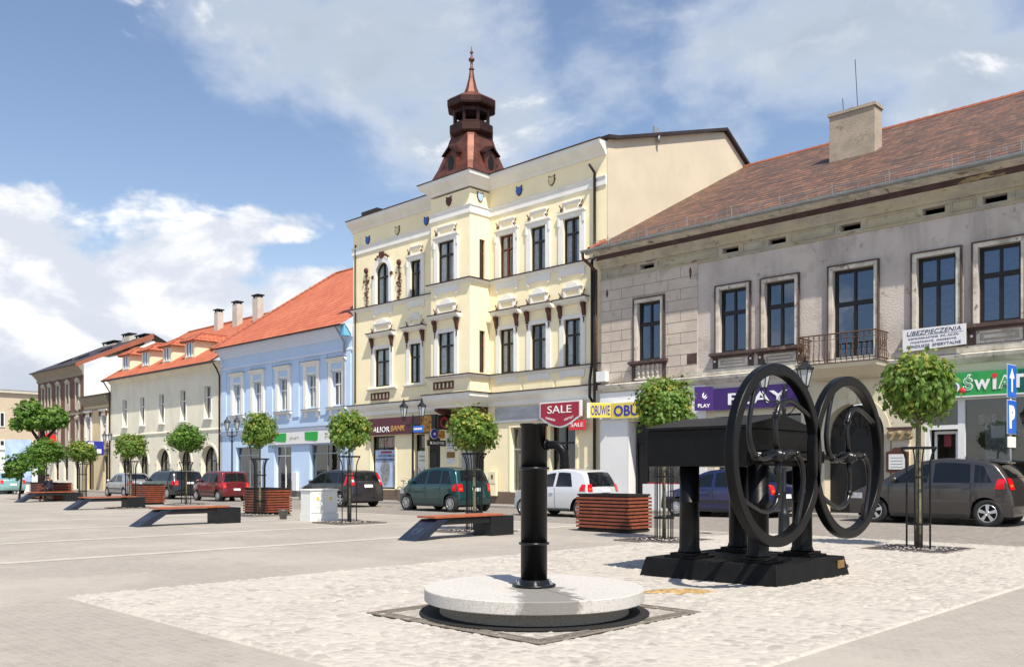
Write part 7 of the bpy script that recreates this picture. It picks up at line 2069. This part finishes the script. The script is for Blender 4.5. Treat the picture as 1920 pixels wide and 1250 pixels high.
    def end_patch(s, mb, z0, z1, q0, q1, rear=True, off=.012, nz=6, nq=8, q0t=None, q1t=None):
        """patch on the nose, windscreen, rear window or tail between two heights"""
        q0t = q0 if q0t is None else q0t; q1t = q1 if q1t is None else q1t
        vs = []
        for j in range(nz + 1):
            t = j / nz; z = z0 + (z1 - z0) * t; x = s.end_x(z, rear); qa, qb = q0 + (q0t - q0) * t, q1 + (q1t - q1) * t
            x2 = s.end_x(min(z + .02, s.sil[:, 1].max()), rear); tx_, tz_ = x2 - x, .02
            n = Vector((tz_, 0, -tx_)).normalized() if rear else Vector((-tz_, 0, tx_)).normalized()
            wi = s.W(x, z) - .07
            for i in range(nq + 1):
                q = qa + (qb - qa) * i / nq; y = q * wi; zz = z + .035 * (1 - q * q) * min(1, wi)
                p = s.D(x, y, zz if abs(n.z) > .3 else z + .035 * (1 - q*q) * abs(n.z)); 
                # the rings carry the crown in z everywhere
                p = s.D(x, y, zz)
                vs.append((p[0] + n.x * off, p[1], p[2] + n.z * off))
        mb.smooth = True
        mb.add(vs, [(j*(nq+1) + i, j*(nq+1) + i + 1, (j+1)*(nq+1) + i + 1, (j+1)*(nq+1) + i) for j in range(nz) for i in range(nq)])
        mb.smooth = False
def make_car(name, label, cat, c, pm, windows, rearglass, wind, tail, plate=(.55, .68), stripe=None, spokes=6, scale=1.0, bumper=None, loc=(0, 0, 0), door_x=(), head=None, hubcap=False, rails=False, rw=.72, handle_z=None, spoiler=False, tail_style='side', plate_q=.28, hstickers=False):
    t = thing(name, label, cat, (0, 0, 0), 'cars parked along the houses')
    mb = c.body(); bd = mb.build('body', pm, t, recentre=False)
    gap = .10
    # glass
    for (a0, a1, b0, b1) in windows:       # bottom x range, top x range
        for sg in (-1, 1):
            mb = MB(); mb.open = True
            c.side_patch(mb, lambda x: c.belt + .012 + .03 * (x / c.L), lambda x: max(c.belt + .03, c.roofz(x) - gap), a0, a1, b0, b1, sides=(sg,))
            mb.build('side_window', 'car_glass', t)
    mb = MB(); mb.open = True; c.end_patch(mb, wind[0], wind[1], -.9, .9, rear=False, q0t=-.84, q1t=.84); mb.build('windscreen', 'car_glass', t)
    mb = MB(); mb.open = True; c.end_patch(mb, rearglass[0], rearglass[1], -rw - .08, rw + .08, True, q0t=-rw, q1t=rw); rg = mb.build('rear_window', 'car_glass', t)
    mb = MB(); x = c.end_x(rearglass[0] + .06, True); p = c.D(x, 0, rearglass[0] + .07); mb.tube([(p[0] + .02, 0, p[2]), (p[0] + .005, -.34, p[2] + .05)], .008, 5); mb.build('wiper', 'car_black_plastic', rg)
    # tail lamps
    z0, z1 = tail
    for sg in (-1, 1):
        mb = MB(); mb.open = True
        xe = min(c.end_x(z0, True), c.end_x(z1, True))
        if tail_style == 'tall':
            c.side_patch(mb, lambda x: z0, lambda x: z1, xe - .16, xe - .01, xe - .12, xe - .01, .010, 4, 4, (sg,))
            c.end_patch(mb, z0, z1, sg * .84, sg * 1.07, True, .014, 5, 3, sg * .90, sg * 1.07)
        else:
            c.side_patch(mb, lambda x: z0 + .02, lambda x: z1, xe - .22, xe - .0, xe - .16, xe - .0, .010, 4, 4, (sg,))
            c.end_patch(mb, z0, z1, sg * .82, sg * 1.07, True, .014, 5, 3)
        tl = mb.build('tail_light', 'tail_red', t)
        mb = MB(); mb.open = True; c.end_patch(mb, z0 + (z1 - z0) * .25, z0 + (z1 - z0) * .45, sg * .86, sg * 1.0, True, .018, 2, 3); mb.build('reverse_lamp', 'tail_orange' if tail_style != 'tall' else 'head_glass', tl)
        mb = MB(); mb.open = True
        hz0, hz1 = head if head else (.62, .76)
        c.end_patch(mb, hz0, hz1, sg * .55, sg * 1.05, False, .012, 3, 4); c.side_patch(mb, lambda x: hz0, lambda x: hz1, c.end_x(hz0, False) + .02, c.end_x(hz1, False) + .30, None, None, .008, 4, 3, (sg,))
        mb.build('headlight', 'head_glass', t)
    # plate, bumpers, sills, seams
    mb = MB(); mb.open = True; c.end_patch(mb, plate[0], plate[1], -plate_q, plate_q, True, .022, 2, 3); mb.build('number_plate', 'plate_white', t)
    if bumper:
        mb = MB(); mb.open = True
        c.end_patch(mb, bumper[0], bumper[1], -1.0, 1.0, True, .012, 4, 8); c.side_patch(mb, lambda x: bumper[0], lambda x: bumper[1], c.L - .42, c.L - .04, None, None, .008, 4, 3)
        c.end_patch(mb, bumper[0], bumper[1], -1.0, 1.0, False, .012, 4, 8); c.side_patch(mb, lambda x: bumper[0], lambda x: bumper[1], .06, .42, None, None, .008, 4, 3)
        mb.build('bumper', 'car_black_plastic', t, split='add')
    if stripe:
        mb = MB(); mb.open = True; c.side_patch(mb, lambda x: stripe[0], lambda x: stripe[1], c.xf + c.R + .1, c.xr - c.R - .1, None, None, .012, 10, 2); mb.build('side_moulding', 'car_black_plastic', t, split='add')
    mb = MB(); mb.open = True
    for x in door_x: c.side_patch(mb, lambda q: c.ride + .08, lambda q: c.belt, x - .006, x + .006, None, None, .004, 1, 6)
    if door_x: c.side_patch(mb, lambda q: c.ride + .07, lambda q: c.ride + .085, c.xf + c.R + .12, c.xr - c.R - .12, None, None, .004, 6, 1)
    c.side_patch(mb, lambda q: c.ride + .0, lambda q: c.ride + .06, c.xf + c.R + .08, c.xr - c.R - .08, None, None, .006, 6, 1)
    if door_x: mb.build('door_seam', 'car_black_plastic', t, split='add')
    hz = handle_z or c.belt - .14
    for x in door_x[1:]:
        mb = MB()
        for sg in (-1, 1):
            y = sg * (c.W(x - .12, hz) + .018); mb.box(x - .20, x - .05, y - .012, y + .012, hz - .014, hz + .014)
        mb.build('door_handle', pm, t, bevel=.004, split='add')
    # mirrors
    xm = windows[0][0] + .12
    for sg in (-1, 1):
        mb = MB(); y = sg * (c.W(xm, c.belt + .06) + .11); mb.lathe([(0, -.09), (.05, -.075), (.075, 0), (.05, .075), (0, .09)], (xm, y, c.belt + .09), 10, 'y'); mb.box(xm - .02, xm + .02, min(y, sg * (c.half - .12)), max(y, sg * (c.half - .12)), c.belt + .04, c.belt + .07)
        mb.build('wing_mirror', pm if pm != 'paint_black' else 'car_black_plastic', t)
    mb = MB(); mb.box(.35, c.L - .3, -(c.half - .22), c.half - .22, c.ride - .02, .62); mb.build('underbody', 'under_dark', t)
    if rails:
        mb = MB()
        for sg in (-1, 1): mb.tube([(1.9, sg * .55, c.roofz(1.9) + .01), (2.1, sg * .55, c.roofz(2.1) + .07), (3.6, sg * .55, c.roofz(3.6) + .08), (3.8, sg * .55, c.roofz(3.8) + .01)], .018, 6)
        mb.build('roof_rail', 'car_black_plastic', t, split='add')
    if spoiler:
        mb = MB(); zz = c.sil[:, 1].max() - .02; x = c.end_x(rearglass[1] + .03, True); mb.hexa([(x - .22, -.52, zz - .06), (x + .06, -.50, zz - .11), (x + .06, .50, zz - .11), (x - .22, .52, zz - .06)], [(x - .22, -.52, zz + .01), (x + .07, -.50, zz - .07), (x + .07, .50, zz - .07), (x - .22, .52, zz + .01)]); mb.build('spoiler', pm, t, bevel=.01)
    for xw in (c.xf, c.xr):
        for sg in (-1, 1):
            R_ = c.R; y = sg * (c.half - .115)
            mb = MB(); mb.lathe([(R_ * .62, -.095), (R_ * .93, -.10), (R_, -.07), (R_, .07), (R_ * .93, .10), (R_ * .62, .095), (R_ * .62, -.095)], (xw, y, R_), 32, 'y'); w = mb.build('wheel', 'tyre', t)
            yo = y + sg * .085; rim = MB(); rr = R_ * .64
            rim.lathe([(rr * .90, -.012 * sg), (rr, .0), (rr, .012 * sg), (rr * .92, .014 * sg), (rr * .90, -.012 * sg)], (xw, yo, R_), 28, 'y')
            if hubcap:
                rim.lathe([(rr * .93, .0), (rr * .75, .014 * sg), (rr * .3, .022 * sg), (0, .024 * sg)], (xw, yo, R_), 28, 'y')
            else:
                rim.lathe([(rr * .26, -.01 * sg), (rr * .26, .014 * sg), (0, .018 * sg)], (xw, yo, R_), 14, 'y')
                for k in range(spokes):
                    a = 2 * PI * k / spokes + .3; ca, sa2 = math.cos(a), math.sin(a); w0, w1 = (rr * .12, rr * .20) if spokes < 8 else (rr * .06, rr * .07)
                    p = [(xw + ca * rr * .2 - sa2 * w0, yo + .006 * sg, R_ + sa2 * rr * .2 + ca * w0), (xw + ca * rr * .95 - sa2 * w1, yo + .0 * sg, R_ + sa2 * rr * .95 + ca * w1), (xw + ca * rr * .95 + sa2 * w1, yo, R_ + sa2 * rr * .95 - ca * w1), (xw + ca * rr * .2 + sa2 * w0, yo + .006 * sg, R_ + sa2 * rr * .2 - ca * w0)]
                    rim.hexa(p, [(q[0], q[1] + .016 * sg, q[2]) for q in p])
            rim.build('rim', 'rim_silver', w)
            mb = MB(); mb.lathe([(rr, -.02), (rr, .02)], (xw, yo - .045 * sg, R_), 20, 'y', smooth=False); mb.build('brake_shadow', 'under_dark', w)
            if hubcap:
                mb = MB()
                for k in range(10): a = 2 * PI * k / 10; mb.lathe([(.0, .02 * sg), (.014, .021 * sg), (.014, .026 * sg), (0, .027 * sg)], (xw + rr * .62 * math.cos(a), yo, R_ + rr * .62 * math.sin(a)), 6, 'y')
                mb.build('hubcap_hole', 'under_dark', w, split='add')
    t.location = loc; t.scale = (scale,) * 3
    return t
def place(c, Xf, Xr, Ynear, real_half, wb, z=0.0):
    """scale and position from the two near wheels"""
    s = (Xr - Xf) / wb
    return s, (Xf - c.xf * s, Ynear + real_half * s, z)
paint('paint_silver', (.42, .43, .45), .7, .35); paint('paint_black', (.012, .013, .015), .2, .25); paint('paint_red', (.16, .012, .018), .4, .28)
paint('paint_charcoal', (.035, .033, .040), .5, .3); paint('paint_green', (.006, .052, .055), .45, .28); paint('paint_white', (.62, .64, .67), .2, .3)
paint('paint_blue', (.018, .026, .105), .5, .28); paint('paint_brown', (.062, .056, .055), .6, .32)

c = Car([(.06, .26), (0, .42), (.03, .60), (.14, .72), (.60, .86), (1.05, .97), (1.72, 1.38), (2.1, 1.5), (2.7, 1.56), (3.4, 1.55), (3.95, 1.47), (4.14, 1.14), (4.22, 1.0), (4.30, .72), (4.33, .5), (4.29, .27)], 4.33, .91, .98, .32, .86, 3.50)
s, loc = place(c, -11.72, -9.15, -5.8, .91, 2.64)
make_car('parked_car', 'dark grey people carrier with tall red rear lamps parked behind the white cabinet', 'car', c, 'paint_charcoal', [(1.32, 2.30, 1.86, 2.33), (2.40, 3.25, 2.40, 3.22), (3.33, 3.98, 3.30, 3.62)], (1.10, 1.44), (1.04, 1.46), (.92, 1.42), plate=(.80, .92), door_x=(1.30, 2.36, 3.28), loc=loc, scale=s, tail_style='tall', spokes=5, rw=.74, bumper=None)
c = Car([(.06, .26), (0, .42), (.03, .62), (.12, .76), (.55, .93), (.95, 1.18), (1.30, 1.40), (1.62, 1.51), (2.2, 1.57), (2.8, 1.55), (3.22, 1.46), (3.42, 1.10), (3.48, .96), (3.55, .66), (3.58, .48), (3.55, .27)], 3.6, .86, .96, .30, .66, 3.08)
s, loc = place(c, -4.94, -2.47, -5.8, .86, 2.42)
make_car('parked_car', 'dark green compact car with sloping nose parked in front of the yellow house', 'car', c, 'paint_green', [(.92, 1.72, 1.36, 1.78), (1.82, 2.52, 1.86, 2.50), (2.60, 3.16, 2.58, 2.90)], (1.08, 1.44), (1.0, 1.46), (.72, .98), plate=(.70, .82), door_x=(.90, 1.78, 2.58), loc=loc, scale=s, spokes=12, rw=.8, stripe=None)
c = Car([(.05, .24), (0, .40), (.03, .58), (.13, .72), (.60, .90), (.95, 1.02), (1.42, 1.33), (1.72, 1.42), (2.2, 1.46), (2.75, 1.42), (3.05, 1.33), (3.24, 1.02), (3.30, .88), (3.36, .58), (3.38, .45), (3.35, .25)], 3.4, .81, .90, .285, .64, 2.98)
s, loc = place(c, .99, 3.43, -5.7, .81, 2.34)
wc = make_car('parked_car', 'small white hatchback with black rear window partly hidden behind the pump', 'car', c, 'paint_white', [(1.02, 1.92, 1.45, 1.95), (2.02, 2.72, 2.05, 2.55)], (.92, 1.34), (.98, 1.36), (.78, 1.0), plate=(.74, .84), door_x=(.98, 1.98), loc=loc, scale=s, hubcap=True, rw=.86, handle_z=.74)
c = Car([(.05, .26), (0, .42), (.04, .66), (.12, .78), (.52, .86), (.85, .93), (1.32, 1.34), (1.60, 1.42), (2.3, 1.45), (2.9, 1.42), (3.08, 1.36), (3.20, .98), (3.24, .88), (3.30, .6), (3.33, .46), (3.30, .27)], 3.34, .77, .90, .27, .62, 2.82, lean=.22, bowr=.10)
s, loc = place(c, -21.75, -19.5, -5.75, .77, 2.2)
make_car('parked_car', 'small dark red boxy hatchback parked in front of the cream arcaded house', 'car', c, 'paint_red', [(.98, 1.84, 1.38, 1.86), (1.94, 2.82, 1.95, 2.66)], (.94, 1.33), (.90, 1.33), (.64, .88), plate=(.50, .60), stripe=(.42, .48), bumper=None, door_x=(.96, 1.90), loc=loc, scale=s, hubcap=True, rw=.86)
c = Car([(.06, .28), (0, .44), (.05, .66), (.14, .78), (1.15, .92), (1.78, 1.33), (2.12, 1.43), (2.9, 1.47), (3.7, 1.46), (4.18, 1.40), (4.42, 1.0), (4.48, .9), (4.55, .62), (4.58, .46), (4.54, .28)], 4.6, .87, .93, .31, .90, 3.66, lean=.24)
s, loc = place(c, -27.9, -25.0, -5.75, .87, 2.76)
make_car('parked_car', 'black estate car with roof rails parked between the silver and red cars', 'car', c, 'paint_black', [(1.35, 2.25, 1.85, 2.28), (2.36, 3.15, 2.36, 3.14), (3.24, 4.16, 3.22, 4.02)], (.98, 1.37), (.96, 1.36), (.72, .96), plate=(.76, .86), door_x=(1.3, 2.32, 3.2), loc=loc, scale=s * .98, hubcap=True, rails=True, rw=.84)
c = Car([(.06, .26), (0, .42), (.04, .62), (.12, .72), (.95, .90), (1.55, 1.28), (1.88, 1.39), (2.4, 1.42), (2.95, 1.36), (3.55, 1.03), (3.88, .96), (3.96, .88), (4.0, .60), (4.02, .44), (3.98, .26)], 4.05, .84, .88, .29, .76, 3.22)
s, loc = place(c, -32.6, -30.2, -5.9, .84, 2.46)
make_car('parked_car', 'silver hatchback parked left of the black estate car', 'car', c, 'paint_silver', [(1.12, 1.98, 1.62, 2.0), (2.10, 3.0, 2.10, 2.72)], (1.04, 1.33), (.94, 1.32), (.68, .92), plate=(.74, .84), door_x=(1.08, 2.04, 2.95), loc=loc, scale=s, hubcap=True, rw=.78, stripe=(.48, .54))
c = Car([(.05, .25), (0, .40), (.04, .60), (.12, .72), (.92, .90), (1.55, 1.30), (1.9, 1.41), (2.5, 1.45), (3.1, 1.38), (3.58, 1.05), (3.86, .97), (3.94, .88), (3.99, .60), (4.02, .44), (3.98, .26)], 4.05, .85, .90, .29, .78, 3.27)
s, loc = place(c, 5.42, 7.98, -3.45, .85, 2.49, .03)
make_car('parked_car', 'dark blue hatchback with orange-red rear lamp seen between the columns of the black machine', 'car', c, 'paint_blue', [(1.12, 2.0, 1.62, 2.02), (2.12, 3.05, 2.12, 2.85)], (1.06, 1.36), (.96, 1.34), (.72, .98), plate=(.58, .70), door_x=(1.08, 2.06, 2.98), loc=loc, scale=s, hubcap=True, bumper=(.34, .56), stripe=(.46, .53), rw=.8)
c = Car([(.06, .28), (0, .44), (.03, .64), (.12, .78), (.50, .93), (.95, 1.05), (1.60, 1.42), (1.95, 1.54), (2.45, 1.60), (3.05, 1.56), (3.58, 1.46), (3.86, 1.16), (3.94, 1.02), (4.03, .72), (4.06, .50), (4.02, .28)], 4.07, .89, 1.0, .325, .82, 3.435)
s, loc = place(c, 11.62, 14.36, -3.55, .89, 2.615, .085)
make_car('parked_car', 'large dark brown-grey hatchback with alloy wheels at the right edge', 'car', c, 'paint_brown', [(1.22, 2.10, 1.74, 2.14), (2.24, 3.08, 2.26, 3.05), (3.18, 3.60, 3.16, 3.36)], (1.12, 1.42), (1.08, 1.48), (.86, 1.12), plate=(.62, .74), door_x=(1.18, 2.19, 3.10), loc=loc, scale=s, spokes=5, rw=.78, spoiler=True, handle_z=.90)
# only the tail of a car and a van show at the far left edge
c = Car([(.06, .26), (0, .42), (.04, .62), (.12, .72), (.95, .90), (1.55, 1.28), (1.88, 1.39), (2.4, 1.42), (2.95, 1.36), (3.55, 1.03), (3.88, .96), (3.96, .88), (4.0, .60), (4.02, .44), (3.98, .26)], 4.05, .84, .88, .29, .76, 3.22)
xq, yq = gr(6, 926)
make_car('parked_car', 'pale turquoise car cut by the left edge of the photo', 'car', c, paint('paint_teal', (.25, .45, .45)), [(1.12, 1.98, 1.62, 2.0), (2.10, 3.0, 2.10, 2.72)], (1.04, 1.33), (.94, 1.32), (.68, .92), door_x=(1.08, 2.04), loc=(xq - 3.6, yq + .5, 0), hubcap=True)

# bicycle leaning behind the green car
def make_bike(x, y, rz):
    t = thing('bicycle', 'bicycle parked by the bank wall, handlebars showing over the green car bonnet', 'bicycle', (0, 0, 0))
    for xx in (0, 1.05):
        mb = MB(); n = 28; mb.tube([(xx + .33 * math.cos(2 * PI * k / n), 0, .34 + .33 * math.sin(2 * PI * k / n)) for k in range(n + 1)], .016, 6, cap=False)
        w = mb.build('wheel', 'tyre', t); mb = MB()
        for k in range(10): a = 2 * PI * k / 10; mb.tube([(xx, 0, .34), (xx + .32 * math.cos(a), 0, .34 + .32 * math.sin(a))], .003, 3)
        mb.build('spokes', 'zinc', w)
    mb = MB()
    for a, b in (((0, 0, .34), (.38, 0, .82)), ((.38, 0, .82), (.86, 0, .86)), ((.86, 0, .86), (.42, 0, .32)), ((.42, 0, .32), (.34, 0, .92)), ((.42, 0, .32), (0, 0, .34)), ((1.05, 0, .34), (.84, 0, 1.02))): mb.tube([a, b], .016, 7)
    mb.build('frame', 'zinc', t)
    mb = MB(); mb.tube([(.72, -.28, 1.10), (.80, -.2, 1.08), (.85, 0, 1.02), (.80, .2, 1.08), (.72, .28, 1.10)], .012, 6); mb.build('handlebar', 'zinc', t)
    mb = MB(); mb.hexa([(.22, -.07, .93), (.48, -.02, .93), (.48, .02, .93), (.22, .07, .93)], [(.22, -.07, .97), (.48, -.02, .97), (.48, .02, .97), (.22, .07, .97)]); mb.build('saddle', 'car_black_plastic', t)
    t.location = (x, y, .09); t.rotation_euler = (0, 0, rz)
bxx = fac(768, 900, -.9)[0]
make_bike(bxx - .6, -1.0, R(-8))

# ------------------------------------------------------------------ person on the farthest bench
def skin(name, verts, edges, radii, m_, parent, root=0, sub=2):
    me = bpy.data.meshes.new(name); me.from_pydata(verts, edges, []); me.materials.append(M[m_])
    o = bpy.data.objects.new(name, me); COL.objects.link(o); o.parent = parent
    sk = o.modifiers.new('skin', 'SKIN'); sk.use_smooth_shade = True
    ly = me.skin_vertices[0].data if me.skin_vertices else None
    if ly is None:
        bm = bmesh.new(); bm.from_mesh(me); bm.verts.layers.skin.verify(); bm.to_mesh(me); bm.free(); ly = me.skin_vertices[0].data
    for i, r_ in enumerate(radii): ly[i].radius = (r_, r_) if not isinstance(r_, tuple) else r_; ly[i].use_root = (i == root)
    ss_ = o.modifiers.new('sub', 'SUBSURF'); ss_.levels = sub; ss_.render_levels = sub
    return o
px_, py_ = at(93, 43.6)
pt = thing('person', 'person in a dark navy jacket sitting on the farthest bench with head bowed', 'person', (px_, py_, 0))
pt.rotation_euler = (0, 0, R(200))
V = [(0, 0, .56), (0, .02, .72), (.02, .03, .90), (.05, .03, 1.05), (.08, .03, 1.12), (.12, .03, 1.20), (.14, .03, 1.28),   # pelvis, spine, chest, neck, head
     (.05, .18, 1.02), (.12, .24, .80), (.32, .14, .72), (.40, .08, .72), (.05, -.13, 1.02), (.12, -.20, .80), (.32, -.10, .72), (.40, -.05, .72),
     (.05, .10, .54), (.44, .14, .54), (.44, .14, .12), (.54, .15, .05), (.05, -.10, .54), (.44, -.13, .54), (.46, -.13, .12), (.56, -.14, .05)]
E_ = [(0, 1), (1, 2), (2, 3), (3, 4), (4, 5), (5, 6), (3, 7), (7, 8), (8, 9), (9, 10), (3, 11), (11, 12), (12, 13), (13, 14), (0, 15), (15, 16), (16, 17), (17, 18), (0, 19), (19, 20), (20, 21), (21, 22)]
Rr = [.13, .12, .13, .09, .05, .09, .085, .055, .045, .036, .03, .055, .045, .036, .03, .085, .065, .045, .04, .085, .065, .045, .04]
skin('body', V, E_, Rr, 'skin', pt)
skin('jacket', V[:4] + [V[7], V[8], V[9], V[11], V[12], V[13]], [(0, 1), (1, 2), (2, 3), (3, 4), (4, 5), (5, 6), (3, 7), (7, 8), (8, 9)], [.15, .15, .16, .11, .075, .062, .05, .075, .062, .05], 'navy_cloth', pt)
skin('trousers', [V[0], V[15], V[16], V[17], V[19], V[20], V[21]], [(0, 1), (1, 2), (2, 3), (0, 4), (4, 5), (5, 6)], [.145, .10, .08, .06, .10, .08, .06], 'dark_cloth', pt)
skin('hair', [(.10, .03, 1.22), (.12, .03, 1.30), (.13, .03, 1.33)], [(0, 1), (1, 2)], [.095, .10, .07], 'hair', pt)

# kiosk front and advertising panel at the far left edge
kx, ky = at(30, 62)
t = thing('kiosk', 'glass fronted white kiosk with a blue advertising panel at the far left edge', 'kiosk', (kx, ky, 0))
dr = Vector((.72, .70, 0)).normalized(); P0 = Vector((kx, ky, 0))
def kslab(name, u0, u1, z0, z1, th, m_, push=0):
    mb = MB(); slab_between(mb, P0 + dr * u0, P0 + dr * u1, z0, z1, th, push); return mb.build(name, m_, t)
kslab('body', -2.6, 1.5, 0, 3.0, 1.6, 'sign_white'); kslab('roof_band', -2.8, 1.7, 3.0, 3.3, 1.8, 'cream_plaster', .1)
kslab('glass_front', -2.2, -.9, .3, 2.7, .05, 'poster_white', .03); kslab('advert_panel', -.7, 1.1, .8, 3.7, .08, 'poster_blue', .12)
